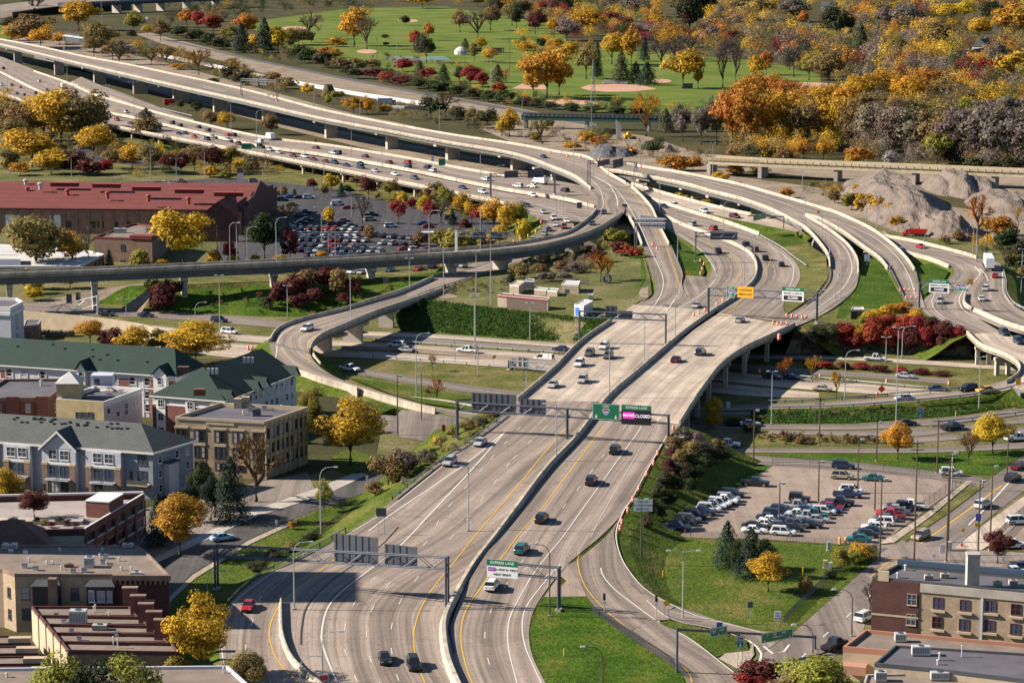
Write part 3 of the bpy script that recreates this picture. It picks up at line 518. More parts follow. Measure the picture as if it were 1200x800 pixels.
# loop on the left
road('exit_ramp', [(612, 246.5, 655, 247, 4.8), (632, 258, 672, 262, 4.6), (636, 267, 668, 274, 4.4), (624, 278, 655, 285, 4.2), (600, 290, 632, 296, 4), (570, 302, 600, 311, 4.2), (545, 312, 560, 323, 4.6), (507, 323, 519, 337, 5.2), (475, 336.5, 478, 351, 6)], RAMP, 'lr', True, 1.8)
LRS = [(507, 323, 519, 337, 5.19), (475, 336.5, 478, 351, 6), (440, 347.5, 442, 363, 7), (400, 360, 403, 379, 7.4), (350, 372.5, 380, 389, 7.2), (325, 383, 368, 399, 6.6), (315, 397, 364, 408, 5.9)]
viaduct('loop_ramp', 'grey curving loop ramp bridge carrying one white suv', LRS, RAMP, 'lr', .9, [.28, .45, .6], 'lr', girder=1.5, pw=1.2, single=True)
road('loop_ramp_road', [(315, 397, 364, 408, 5.88), (318, 412, 365, 418, 5), (329, 426, 373, 428, 4), (350, 438.5, 387, 438, 3), (380, 449, 407, 447, 2.2), (430, 462.5, 460, 463, 1.2), (475, 475, 495, 473, .6), (525, 486, 535, 481, .25), (580, 492, 585, 486, .15), (660, 498, 660, 491, .13), (740, 500, 740, 493, .12)], RAMP, 'lr', True, 1.5)
patch('slope_lawn', [(405, 441, .6), (450, 448, .4), (520, 460, .3), (600, 470, .2), (640, 484, .1), (560, 481, .2), (495, 472, .5), (460, 462, .9)], GRASS)
# --- jammed freeway at upper left
LF = [(-30, 102, -30, 78, 5), (0, 108, 0, 85.5, 5), (50, 125, 50, 109, 5), (107, 141, 117, 130.5, 5), (150, 150, 157, 138.5, 5), (200, 160, 200, 148.5, 5), (300, 178.5, 300, 171, 5), (400, 198, 400, 185.5, 5), (475, 213, 475, 199, 5), (550, 228, 550, 214.5, 5), (587, 236, 600, 224, 5), (612, 246, 640, 230, 4.85), (640, 252, 662, 234, 4.8), (690, 258, 697, 243, 4.75), (740, 266, 745, 252, 4.7)]
viaduct('freeway_viaduct', 'low freeway viaduct jammed with traffic, cream parapet on short columns', LF, PAVE, 'c1', .8, [.2, .24, .28, .32, .36, .4, .44, .48, .52, .56, .6], 'l', girder=1.3, pw=1.0, parl=(.0, .78))
road('freeway', [(-30, 77, -30, 58, 5), (0, 85, 0, 66, 5), (50, 108.5, 50, 86, 5), (117, 130, 107, 110, 5), (157, 138, 150, 123, 5), (200, 148, 200, 137, 5), (300, 170.5, 300, 160, 5), (375, 181, 385, 171, 5), (475, 198.5, 475, 185, 5), (550, 214, 545, 198, 5), (600, 223.5, 600, 207, 5), (662, 233.5, 660, 213, 5), (700, 242, 708, 225, 5), (745, 252, 750, 238, 5)], PAVE, 'c2', True, 1.5, DIRT, sides='r')
road('freeway_ramp', [(225, 143, 228, 140, 4.95), (200, 136.5, 205, 133, 4.9), (160, 123, 168, 118.5, 4.9), (130, 112, 140, 107.5, 4.8), (108, 106, 118, 100, 4.5), (85, 95, 95, 90, 4)], RAMP, 'c3', True, 1.5, DIRT)
patch('embankment', [(612, 247, 4.6), (587, 237, 4.8), (620, 232, 4.8), (700, 244, 4.7), (760, 262, 4.7), (740, 275, 4.5), (700, 262, 4.6), (655, 248, 4.7)], RAMP, key='c1')
patch('dirt_yard', [(40, 64), (130, 92), (230, 122), (330, 150), (420, 172), (480, 185), (560, 200), (700, 222), (700, 200), (560, 185), (430, 160), (300, 130), (150, 92), (40, 70)], DIRT, .05)
patch('dirt_yard', [(-10, 52), (200, 100), (400, 145), (620, 190), (700, 212), (760, 225), (760, 205), (560, 178), (400, 130), (200, 75), (50, 40)], DIRT, .03)
patch('dirt_yard', [(700, 200), (1250, 300), (1250, 205), (1050, 195), (820, 180), (760, 160), (620, 140), (560, 150), (620, 175)], DIRT, .025)
patch('field_edge', [(850, 205), (1000, 225), (1250, 262), (1250, 240), (1000, 212), (880, 200)], WOODS, .06)
# --- lots and local streets
patch('parking_lot', [(910, 543), (960, 546), (1132, 563), (1028, 639), (900, 632), (765, 628), (775, 613), (850, 578), (880, 562)], LOTM, .06, key='lot')
patch('parking_lot', [(62, 222), (150, 213), (280, 209), (400, 222), (470, 240), (570, 252), (585, 262), (560, 285), (480, 300), (300, 312), (240, 312), (280, 250), (60, 235)], LOTD, .06, key='flot')
patch('parking_lot', [(90, 168), (150, 172), (165, 185), (210, 190), (215, 197), (140, 192), (80, 185)], LOTD, .06, key='flot')
patch('verge', [(300, 222), (330, 215), (400, 222), (470, 240), (580, 255), (640, 262), (600, 240), (500, 215), (400, 200), (300, 185), (200, 178), (160, 178), (240, 200)], DRYG, .05)
patch('verge', [(165, 160), (230, 176), (220, 184), (170, 175)], GREEN, .06)
patch('side_street', [(1030, 652), (1028, 639), (1050, 637), (1117, 642), (1210, 648), (1210, 668), (1090, 662), (1075, 657), (1022, 702), (1010, 745), (950, 790), (935, 820), (865, 820), (871, 797), (893, 766), (890, 748), (929, 741)], ASPL, .05, key='st')
road('side_street', [(1050, 637, 1117, 642, .06), (1105, 600, 1160, 606, .06), (1150, 568, 1200, 575, .06), (1182, 546, 1225, 552, .06), (1205, 530, 1240, 535, .06)], ASPL, 'st')
patch('sidewalk', [(1117, 642), (1155, 613), (1190, 588), (1230, 560), (1250, 560), (1210, 600), (1170, 632), (1150, 644)], DECK, .14)
patch('sidewalk', [(1030, 637), (1080, 605), (1132, 563), (1140, 563), (1090, 605), (1048, 635)], DECK, .12)
patch('verge', [(1055, 631), (1112, 592), (1150, 566), (1152, 570), (1115, 598), (1062, 634)], DRYG, .16)
patch('parking_lot', [(1120, 662), (1215, 670), (1215, 735), (1100, 735), (1085, 668)], LOTM, .06, key='st')
patch('parking_lot', [(1165, 640), (1190, 612), (1250, 590), (1250, 650)], LOTM, .07, key='st')
patch('verge_lawn', [(870, 531), (1075, 531), (1200, 526), (1250, 524), (1250, 548), (1200, 545), (1160, 557), (1100, 551.5), (975, 540), (900, 533.5)], GREEN, .05)
patch('reed_strip', [(870, 509), (960, 511), (1060, 513), (1058, 520), (900, 523), (860, 521)], DRYG, .05)
patch('slope_lawn', [(880, 482), (1000, 482), (1060, 475), (1130, 468), (1250, 452), (1250, 468), (1120, 486), (1060, 491), (1000, 495), (880, 496)], GREEN, .12, key='gslope')
patch('lawn', [(835, 541), (905, 541), (910, 543), (880, 562), (850, 578), (775, 613), (768, 605), (800, 580)], GREEN, .05)
patch('lawn', [(730, 660), (748, 632), (765, 629), (900, 633), (1028, 640), (1030, 652), (929, 740), (892, 738), (840, 726), (785, 704), (750, 684)], GRASS, .04, key='lawn')
patch('lawn', [(631, 706, 1.85), (640, 698, 1.95), (686, 697, 2.1), (701, 714, 1.7), (736, 742, 1.1), (771, 768, .65), (799, 788, .35), (812, 830, .1), (660, 840, .1), (641, 803, .25), (625, 768, .65), (621, 738, 1.15)], GREEN, key='lawnb')
patch('gore', [(664, 661, 3.0), (674, 652, 3.0), (682, 687, 2.32), (687, 698, 2.1), (638, 699, 1.97), (632, 705, 1.88)], LOTM)
patch('gore', [(731, 597, 4.2), (706, 625, 3.58), (664, 662, 2.98), (674, 655, 2.96), (676, 630, 3.46), (690, 600, 4.12)], RAMP)
patch('gore', [(723, 676, 2.35), (737, 694, 1.98), (771, 727, 1.25), (785, 725, 1.18), (760, 703, 1.65), (737, 682, 2.2)], LOTM, key='or')
patch('island_lawn', [(772, 729, 1.2), (785, 726, 1.15), (840, 739, .65), (874, 750, .3), (878, 762, .25), (850, 765, .5), (840, 769, .5), (808, 746, .8)], GRASS)
patch('island_tip', [(850, 765, .5), (878, 762, .3), (882, 752, .22), (884, 766, .2), (870, 786, .2), (842, 771, .45)], DECK)
# streets at lower left
patch('side_street', [(150, 668), (185, 658), (300, 603), (380, 578), (455, 545), (500, 520), (460, 508), (470, 500), (520, 503), (545, 508), (500, 535), (460, 565), (345, 607), (290, 632), (225, 672), (196, 700), (190, 740), (150, 760)], ASPH, .05, key='lst')
patch('parking_apron', [(450, 503), (470, 480), (520, 484), (562, 497), (545, 510), (520, 520), (470, 512)], ASPL, .08, key='lst')
patch('side_street', [(150, 600), (300, 565), (360, 553), (370, 575), (300, 603), (200, 650), (150, 668)], ASPL, .06, key='lst')
patch('sidewalk', [(182, 660), (300, 605), (385, 578), (430, 556), (420, 552), (370, 572), (295, 598), (178, 654)], CONC, .12)
patch('round_lawn', ellipse_px(412, 541, 24, 14), GRASS, .12)
patch('yard_ground', [(-40, 420), (360, 420), (450, 480), (440, 540), (360, 556), (290, 580), (150, 655), (150, 820), (-40, 820)], WOODS, .02)
patch('verge_lawn', [(195, 745), (198, 702), (228, 674), (292, 634), (347, 609), (400, 588), (470, 560), (520, 530), (540, 512), (590, 488), (560, 512), (440, 598), (350, 650), (285, 688), (262, 715), (252, 745), (240, 790), (200, 800)], GRASS, .04, key='vl')
patch('sidewalk', [(190, 742), (196, 701), (226, 673), (291, 633), (346, 608), (349, 611), (293, 637), (229, 677), (200, 704), (195, 744)], DECK, .14)
patch('verge_lawn', [(445, 485), (460, 478), (520, 492), (575, 500), (585, 488), (480, 470), (440, 462)], GRASS, .06)
patch('service_road', [(445, 486.5), (480, 489), (525, 498), (520, 503), (470, 495), (445, 492)], ASPL, .07)
# --- park, rail bed and the far fields
patch('park_lawn', [(285, 27), (410, 10), (520, 8), (650, 28), (670, 55), (900, 72), (962, 88), (962, 106), (840, 132), (700, 133), (560, 112), (460, 82), (330, 55)], PARKG, .05)
patch('park_lawn', [(0, 30), (20, 25), (30, 40), (0, 48)], PARKG, .05)
for pl in ([(680, 103), (690, 99.6), (725, 98.6), (752, 100), (770, 104.5), (742, 107.4), (712, 107.8), (690, 106)], [(638, 118), (668, 115.8), (690, 118), (702, 121.5), (672, 123.5), (648, 122)], [(612, 98), (640, 100), (640, 105), (600, 104)], ellipse_px(478, 24.5, 12, 1.8), ellipse_px(430, 60.5, 12, 2.5), ellipse_px(345, 33.5, 16, 2.4), ellipse_px(775, 95, 12, 2.2), ellipse_px(945, 99.3, 32, 2.6)):
 patch('infield', pl, INFIELD, .14)
patch('rail_bed', [(160, 40), (185, 50), (300, 84), (380, 101), (450, 112), (525, 126), (600, 140), (700, 158), (700, 145), (597, 125), (500, 109), (400, 91), (300, 70), (200, 45), (175, 38)], DIRT, .07)
patch('track_ballast', [(190, 45), (300, 69.5), (400, 90), (500, 109), (600, 127), (700, 145), (700, 149), (600, 130), (500, 112), (400, 92.5), (300, 71.8), (190, 46.5)], DGRAV, .12)
patch('tennis_court', [(450, 67), (520, 66), (530, 71), (460, 72)], plain('court_green', (.10, .19, .16), .8), .1)
patch('paved_road', [(0, 22), (80, 5), (110, -3), (60, -3), (0, 10)], ASPL, .2)
road('highway_far', [(0, 14, 0, 6, 8), (60, 8, 60, -1, 8), (140, 4, 140, -6, 8)], RAMP, 'tl')
# ================================================================ paint on the roads
DASH = (3.05, 9.15)
wm, ym = MB(), MB(); A_ = ['ml', 'mlt', 'mr', 'mrt', 'or', 'gp']
def wl(pts, w=.17, keys=A_, dash=None): line_mark(wm, pts, w * .85, keys, dash)
def yl(pts, w=.17, keys=A_): line_mark(ym, pts, w, keys)
wl([(592, 506), (546, 543), (462, 600), (432, 622)], .3); wl([(592, 506), (552, 551), (506, 600), (467, 641), (420, 677), (387, 707), (377, 740), (380, 762), (395, 799)], .3)
wl([(588, 494), (520, 545), (445, 603), (380, 640), (330, 665), (298, 686), (275, 705), (262, 732), (260, 760), (267, 800)], .2)
for p in ([(566, 548), (520, 601), (505, 628), (469, 669), (451, 690), (437, 712), (430, 737), (432, 764), (441, 790), (450, 810)], [(597, 542), (554, 600), (539, 619), (522, 637), (505, 657), (487, 679), (471, 701), (461, 724), (458, 750), (462, 780), (470, 805)], [(440, 676), (416, 705), (404, 736), (404, 761), (414, 787), (422, 806)], [(640, 500), (597, 542)], [(610, 500), (566, 548)], [(338, 672), (307, 697), (298, 722), (288, 757), (288, 790)]):
 wl(p, .16, dash=DASH)
yl([(665, 500), (600, 577), (580, 600), (530, 661), (500, 700), (487, 730), (485, 755), (490, 780), (500, 804)], .22); yl([(420, 635), (387, 659), (355, 685), (329, 707), (316, 735), (319, 760), (330, 780), (352, 801)], .22)
yl([(710, 497), (671, 548), (631, 600), (608, 626), (573, 675), (547, 713), (540, 746), (547, 783), (556, 805)], .22)
wl([(752, 500), (716, 550), (680, 600), (657, 632), (625, 672), (600, 717), (595, 740), (597, 765), (606, 800)], .2); wl([(764, 502), (737, 548), (707, 600), (692, 630)], .1)
wl([(781, 511), (757, 553), (740, 585), (731, 598), (722, 622), (725, 645), (736, 667), (756, 690), (781, 705), (813, 720), (850, 730), (890, 740)], .2)
wl([(657, 660), (620, 705), (612, 730), (615, 755), (625, 780), (636, 803)], .2)
for p in ([(733, 499), (696, 549), (655, 601), (641, 619), (626, 639), (596, 681), (581, 703), (571, 728), (568, 753), (574, 779), (584, 803)], [(813, 400), (780, 440), (733, 499)], [(760, 380), (716, 428), (685, 462), (665, 485)], [(725, 385), (685, 428), (650, 464), (628, 486)], [(850, 398), (806, 440), (764, 497)]): wl(p, .15, dash=DASH)
yl([(679, 647), (677, 660), (685, 685), (705, 710), (740, 740), (775, 765), (805, 785), (811, 799)], .2)
wl([(704, 665), (707, 675), (720, 690), (737, 703), (770, 727), (807, 747), (840, 772), (871, 796)], .22); wl([(758, 703), (785, 725), (840, 737), (877, 750)], .2)
K2 = ['st', 'or']
wl([(877, 750), (891, 762), (890, 775), (871, 796)], .4, K2)
wl([(895, 757), (912, 768), (925, 755)], .4, K2)
wl([(1063, 655), (1012, 705), (960, 750), (925, 785)], .25, ['st'], DASH); wl([(1187, 560), (1160, 590), (1135, 615)], .35, ['st'])
yl([(1079, 637), (1131, 600), (1174, 569)], .35, ['st']); yl([(1033, 655), (1062, 654), (1040, 665), (1024, 668)], .25, ['st']); yl([(1045, 655), (1020, 676)], .25, ['st'])
# far roads
K3 = ['uv', 'lv', 'mp', 'gp', 'lf', 'rf', 'mlt', 'mrt', 'rv', 'rv1', 'rv2']
wl([(695, 206), (712, 215), (722, 230), (724, 241)], .4, K3); wl([(695, 206), (722, 222), (747, 260), (762, 292), (775, 320), (777, 335), (772, 350), (762, 365)], .25, K3); wl([(690, 208), (703, 222), (707, 240), (700, 250)], .22, K3)
yl([(640, 181), (700, 195), (730, 214), (757, 245), (775, 275), (790, 315), (796, 335), (796, 345)], .22, K3)
wl([(780, 366), (790, 352), (793, 346)], .3, K3); wl([(782, 367), (815, 350), (835, 332), (838, 317), (820, 292), (795, 274)], .25, K3); yl([(780, 300), (870, 312)], .0, K3) if 0 else None
yl([(826, 284), (856, 300), (869, 315), (860, 332), (835, 352)], .22, K3); yl([(905, 300), (898, 315), (875, 345), (845, 374)], .22, K3); wl([(900, 286), (926, 306), (930, 321), (924, 337), (905, 355)], .22, K3)
for p in ([(800, 268), (850, 296), (856, 316), (840, 335), (805, 362)], ): wl(p, .14, K3, DASH)
for p in ([(790, 247), (880, 288), (908, 318), (880, 350)], [(770, 243), (860, 283), (893, 312), (868, 345)]): wl(p, .14, K3, DASH)
wl([(0, 52), (200, 97), (375, 135), (525, 163), (650, 192)], .2, ['uv']); yl([(0, 47), (200, 87.5), (375, 129), (525, 158), (640, 176)], .2, ['uv'])
wl([(0, 49.5), (200, 92), (375, 132), (525, 160.5), (650, 186)], .18, ['uv'], DASH)
wl([(800, 205), (900, 232), (960, 256)], .25, K3); wl([(945, 258), (985, 285), (998, 310), (990, 335), (960, 360), (936, 376)], .25, K3); wl([(975, 256), (1020, 276), (1050, 300), (1066, 325), (1072, 345)], .25, K3)
K4 = ['rr']
wl([(1142, 312), (1148, 322), (1126, 345), (1127, 360), (1144, 371), (1175, 384), (1200, 392)], .3, K4); wl([(1148, 315), (1155, 322), (1158, 330)], .3, K4); wl([(1096, 343), (1092, 356), (1105, 371), (1130, 381)], .22, K4); wl([(1175, 318), (1175, 335), (1178, 348), (1195, 360), (1230, 375)], .22, K4); wl([(1128, 315), (1112, 340), (1114, 362), (1150, 380)], .15, K4, DASH); wl([(1163, 318), (1160, 340), (1168, 358), (1205, 373)], .15, K4, DASH)
wl([(323, 420), (328, 395), (345, 382)], .25, ['lr']); yl([(363, 425), (360, 410), (364, 398), (380, 390)], .2, ['lr']); wl([(505, 328), (560, 315), (620, 290)], .2, ['lr'])
K5 = ['c1', 'c2']
for p in ([(0, 97), (130, 136), (250, 163), (400, 191.5), (550, 221)], [(0, 92), (130, 133), (250, 160), (400, 188), (550, 217)]): wl(p, .2, ['c1'], DASH)
for p in ([(0, 73), (60, 92), (160, 128), (300, 163.5), (475, 189), (600, 212)], [(0, 79), (60, 100), (160, 133), (300, 167), (475, 193), (600, 217)]): wl(p, .2, ['c2'], DASH)
wl([(560, 221), (620, 236), (670, 252), (690, 262)], .25, ['c1'])
for p, k in (([(960, 503), (1065, 496.5), (1200, 481.5)], 'i'), ([(440, 404.5), (560, 413), (655, 420)], 'i'), ([(300, 412), (420, 417), (600, 426)], 'i'), ([(905, 446), (1050, 458)], 'i')): wl(p, .16, [k], DASH)
# parking bay lines
def bays(x0, y0, x1, y1, n, dx, dy, keys=['lot'], dz=.03):
 for i in range(n + 1):
  x, y = x0 + (x1 - x0) * i / n, y0 + (y1 - y0) * i / n; line_mark(wm, [(x, y), (x + dx, y + dy)], .1, keys, None, dz)
bays(768, 622, 862, 575, 14, 26, 4); bays(873, 622, 985, 570, 14, 30, 4); bays(998, 633, 1070, 588, 12, 26, 4)
struct('lane_markings', wm.me('lane_markings', WHITE)); struct('centre_lines', ym.me('centre_lines', YELLOW))
# dark shoulder cracks and tar joints
tj = MB()
for p in ([(467, 617), (445, 640), (395, 675), (362, 707), (354, 735), (353, 755)], [(670, 515), (650, 540)], [(548, 690), (533, 705), (527, 735), (533, 765)]): line_mark(tj, p, .3, A_, None, .02)
struct('expansion_joints', tj.me('expansion_joints', plain('tar', (.02, .02, .02), .7)))
# ================================================================ barriers and rails standing on the roads
barrier('long concrete median barrier between the two halves of the wide highway', [(838, 364), (812, 382), (787, 402), (745, 438), (711, 468), (676, 513), (640, 551), (603, 600), (579, 632), (555, 663), (535, 697), (523, 722), (520, 740), (524, 772), (536, 803), (550, 830)], ['mr', 'mrt', 'ml', 'mlt', 'gp'], .95, (.7, 1.6))
barrier('cream curved concrete barrier splitting the two curving roadways past the bridge', [(750, 238.5), (773, 251), (797, 262.5), (823, 272.5), (849, 282), (870, 291.5), (883, 302), (887, 317), (882, 331), (864, 347), (838, 364)], ['rf', 'lf', 'gp'], .95, .7)
barrier('short cream gore barrier beside the red car exit lane', [(329, 706), (329, 722), (331, 748), (343, 776), (372, 802), (385, 815)], ['ml'], .9, (.5, .9))
barrier('tan median wall on the road beside the white semi truck', [(1131, 345), (1131, 358), (1150, 368), (1176, 379), (1215, 391), (1240, 398)], ['rr'], 1.0, .8)
barrier('cream barrier along the middle of the jammed freeway', [(-20, 78), (0, 85), (50, 109), (117, 130), (157, 138.5), (200, 148.5), (300, 171), (375, 181.5), (475, 199), (550, 214.5), (600, 224), (662, 234), (697, 243)], ['c1', 'c2'], .95, .8)
barrier('cream barrier on the far side of the jammed freeway below the flyover', [(40, 84), (83, 99), (107, 110), (150, 123), (200, 137), (300, 160), (385, 171), (475, 185.5), (545, 199), (600, 208)], ['c2'], .95, .8)
barrier('cream barrier along the roadway under the branching flyover', [(764, 234), (800, 245.5), (850, 260.5), (890, 275)], ['rf', 'ar'], .95, .7)
barrier('low cream wall beside the far underpass road', [(740, 216), (800, 233), (850, 245.5), (880, 252)], ['ar'], .9, .6)
barrier('cream parapet along the road in front of the sand heaps', [(1033, 277), (1075, 284.5), (1125, 297), (1145, 303)], ['rr'], .95, .6)
barrier('cream kerb wall in front of the grass wedge by the sand heaps', [(1062, 297), (1092, 305), (1112, 313)], ['rr'], .9, .6)
barrier('brown concrete wall between the lower freeway lanes beside the white van', [(400, 409), (470, 411), (560, 418.5), (647, 425.5), (700, 431)], ['i'], .9, .6, LOTM)
barrier('cream ramp wall ending by the gantry post', [(349, 438), (380, 449), (430, 463), (475, 476), (510, 484)], ['lr'], 1.3, .5)
barrier('low cream wall between the merging ramp and the highway bank', [(480, 467), (520, 471), (555, 477), (580, 484)], ['i'], .6, .5)
barrier('cream parapet around the head of the sunken loop ramp', [(365, 410), (369, 420), (376, 429)], ['lr'], .9, .5)
guardrail('steel guardrail along the pale highway edge above the grass bank', [(592, 487), (560, 511), (511, 545), (460, 585)], ['ml'])
guardrail('steel guardrail curving beside the red car exit lane', [(405, 622), (380, 636), (345, 655), (310, 671), (285, 689), (267, 707)], ['ml'], CREAM)
for lb, p, k in (('steel guardrail beside the highway curve under the branching flyover', [(890, 277), (915, 291), (932, 304), (945, 313)], 'rf'), ('steel guardrail along the lower freeway by the white vans', [(437, 418.5), (520, 425), (600, 431.5)], 'i'), ('steel guardrail in the grass above the white pickup', [(440, 400), (547, 407.5), (655, 415)], 'i'), ('steel guardrail along the lower ramp beside the orange road work sign', [(900, 472), (962, 470.5), (1040, 464), (1110, 458.5), (1140, 453.5)], 'lr2'), ('steel guardrail edging the green slope below the yellow taxi', [(900, 480), (975, 478), (1050, 473), (1125, 466), (1170, 459), (1215, 447)], 'lr2'), ('steel guardrail on the frontage road by the black pickup', [(1100, 497), (1130, 493.5), (1200, 485), (1240, 478)], 'i'), ('steel guardrail of the right road by the gravel yard trees', [(1174, 312), (1179, 330), (1180, 345), (1190, 358), (1215, 369)], 'rr'), ('dark guardrail at the landing of the outer curved ramp', [(1041, 314), (1050, 332), (1058, 349)], 'rv2'), ('dark guardrail at the landing of the inner curved ramp', [(971, 313), (970, 328), (959, 343), (941, 357)], 'rv1'), ('steel guardrail beside the exit ramp below the grey viaduct', [(560, 324), (519, 337), (490, 347)], 'lr'), ('steel guardrail between the crowded lot and the dry grass strip', [(400, 318), (440, 319), (480, 318), (505, 313)], 'bank'), ('white guardrail above the jammed freeway beside the red trailer', [(190, 128), (200, 131), (225, 137)], 'c3'), ('steel guardrail on the lower freeway near the orange diamond sign', [(905, 440), (975, 446), (1060, 454), (1100, 457)], 'i')):
 guardrail(lb, p, [k], DSTEEL if 'dark' in lb else STEEL)
fence('chain link fence between the asphalt lot and the sloping street', [(1132, 563), (1095, 587), (1060, 612), (1029, 637)], 1.8)
fence('long chain link fence along the side street behind the asphalt lot', [(905, 545), (960, 547), (1050, 555), (1130, 562)], 1.8, post=6)
fence('black fence across the lawn beside the sloping street', [(1028, 642), (1000, 660), (975, 676), (955, 693), (935, 712), (918, 730)], 1.2, post=4)
fence('dark fence on the green mound beside the on ramp', [(694, 717), (720, 735), (750, 755), (785, 778), (803, 793)], 1.2, ['lawnb'])
fence('wire fence along the lawn edge below the parked cars', [(770, 630), (830, 631), (900, 634), (965, 638), (1025, 641)], 1.2, post=5)
fence('black fence through the grass beside the shaded street', [(350, 640), (385, 617), (420, 597), (450, 580)], 1.1, ['vl'], post=3)
fence('black fence beside the mailbox corner lot across the sloping street', [(1160, 642), (1178, 622), (1195, 606), (1215, 590)], 1.6)
# ================================================================ TREES
rng = np.random.default_rng(5)
def quads(C, Nrm, S, jit=.35):
 """one leaf face at each centre C with normal Nrm and size S"""
 n = len(C); Nrm = Nrm / np.maximum(np.linalg.norm(Nrm, axis=1, keepdims=True), 1e-6); a = np.cross(Nrm, rng.normal(size=(n, 3))); a /= np.maximum(np.linalg.norm(a, axis=1, keepdims=True), 1e-6); b = np.cross(Nrm, a)
 S = (S * rng.uniform(1 - jit, 1 + jit, n))[:, None]; V = np.empty((n, 4, 3)); V[:, 0] = C - a * S; V[:, 1] = C - b * S * .6; V[:, 2] = C + a * S; V[:, 3] = C + b * S * .6
 return V.reshape(-1, 3)
def npmesh(name, V, mat, nper=4):
 me = bpy.data.meshes.new(name); n = len(V) // nper; me.vertices.add(len(V)); me.vertices.foreach_set('co', V.astype(np.float32).ravel()); me.loops.add(n * nper); me.loops.foreach_set('vertex_index', np.arange(n * nper, dtype=np.int32))
 me.polygons.add(n); me.polygons.foreach_set('loop_start', np.arange(0, n * nper, nper, dtype=np.int32)); me.update(calc_edges=True); me.materials.append(mat); return me
def rdir(n): v = rng.normal(size=(n, 3)); return v / np.linalg.norm(v, axis=1, keepdims=True)
def crown_mesh(kind, nleaf, leaf):
 if kind == 'C':
  z = rng.beta(1.0, 1.5, nleaf); ph = rng.uniform(0, 2 * np.pi, nleaf); lay = .84 + .28 * np.abs(np.sin(z * 34 + np.sin(ph * 3))); lump = 1 + .22 * np.sin(ph * 3 + z * 9) ; r = (1 - z) ** .72 * .5 * lay * lump * rng.uniform(.45, 1.02, nleaf) + .012
  C = np.stack([r * np.cos(ph), r * np.sin(ph), .05 + z * .95], 1); N = np.stack([np.cos(ph), np.sin(ph), .7 + 0 * ph], 1) + rng.normal(size=(nleaf, 3)) * .4; return npmesh('crown', quads(C, N, leaf), NEEDLE)
 if kind == 'N':                                       # bare branches
  segs = []
  def grow(p, d, l, r, lev):
   q = p + d * l; segs.append((p, q, r, r * .72))
   if lev == 0: return
   for _ in range(3 if lev > 1 else 4):
    nd = d + rng.normal(size=3) * .42 + np.array([0, 0, .08]); nd /= np.linalg.norm(nd); grow(p + d * l * rng.uniform(.55, 1), nd, l * rng.uniform(.62, .82), r * .58, lev - 1)
  for k in range(5):
   a = k * 1.256 + rng.uniform(-.3, .3); d = np.array([math.cos(a) * .55, math.sin(a) * .55, .85]); grow(np.array([0, 0, .22 + .04 * k]), d / np.linalg.norm(d), .24, .022, 4)
  V = []
  for p, q, r0, r1 in segs:
   d = q - p; u = np.cross(d, rng.normal(size=3)); u /= np.linalg.norm(u); w = np.cross(d, u); w /= np.linalg.norm(w); r0 = max(r0, .0035); r1 = max(r1, .003)
   for e in (u, w): V += [p - e * r0, p + e * r0, q + e * r1, q - e * r1]
  V = np.array(V); V[:, :2] *= .5 / max(np.abs(V[:, :2]).max(), 1e-6); V[:, 2] = .2 + (V[:, 2] - .2) * .8 / (V[:, 2].max() - .2); return npmesh('crown', V, TWIG)
 cz, rz = {'B': (.555, .445), 'V': (.53, .47), 'S': (.44, .52), 'K': (.55, .45)}[kind]; nc = {'B': 30, 'V': 44, 'S': 16, 'K': 24}[kind]
 D = rdir(nc); D[:, 2] *= np.where(D[:, 2] < 0, .8, 1); rad = rng.uniform(.30, .86, nc) ** .8
 cc = D * rad[:, None] * np.array([.5, .5, rz]) * .80 + np.array([0, 0, cz])
 if kind == 'V': cc[:, :2] *= (.62 + .6 * np.clip((cc[:, 2] - .1) / .6, 0, 1))[:, None]
 cr = rng.uniform(.085, .185, nc) * {'S': 1.3, 'B': 1.08, 'V': .92, 'K': 1}[kind]
 k = rng.choice(nc, nleaf, p=cr ** 2 / (cr ** 2).sum()); d = rdir(nleaf); d[:, 2] = np.where(d[:, 2] < -.3, d[:, 2] * .5, d[:, 2]); rr = cr[k] * rng.uniform(.55, 1.12, nleaf) ** .6
 C = cc[k] + d * rr[:, None] * np.array([1, 1, .85]); out = C - np.array([0, 0, cz - .1]); out /= np.linalg.norm(out, axis=1, keepdims=True)
 N = d * .7 + out * .5 + np.array([0, 0, .25]) + rng.normal(size=(nleaf, 3)) * .45
 C[:, 2] = np.maximum(C[:, 2], .03 if kind == 'S' else .07); return npmesh('crown', quads(C, N, leaf), LEAF)
def trunk_mesh(kind):
 m = MB(); hh = {'C': .5, 'N': .42, 'S': .2}.get(kind, .5)
 if kind == 'S': m.tube([(0, 0, -.03), (.02, 0, .3)], [.03, .012], 6); return m.me('trunk', BARK)
 m.tube([(0, 0, -.02), (.006, 0, .04), (-.006, .005, hh * .5), (.01, 0, hh)], [.042, .030, .024, .014], 7)
 if kind in 'BVN':
  for i in range(5):
   a = i * 1.26 + random.uniform(-.3, .3); z = .2 + .06 * i; l = random.uniform(.2, .3); m.tube([(0, 0, z), (math.cos(a) * l * .5, math.sin(a) * l * .5, z + l * .6), (math.cos(a) * l, math.sin(a) * l, z + l * 1.1)], [.016, .011, .005], 5)
 return m.me('trunk', BARK)
CROWN = {}
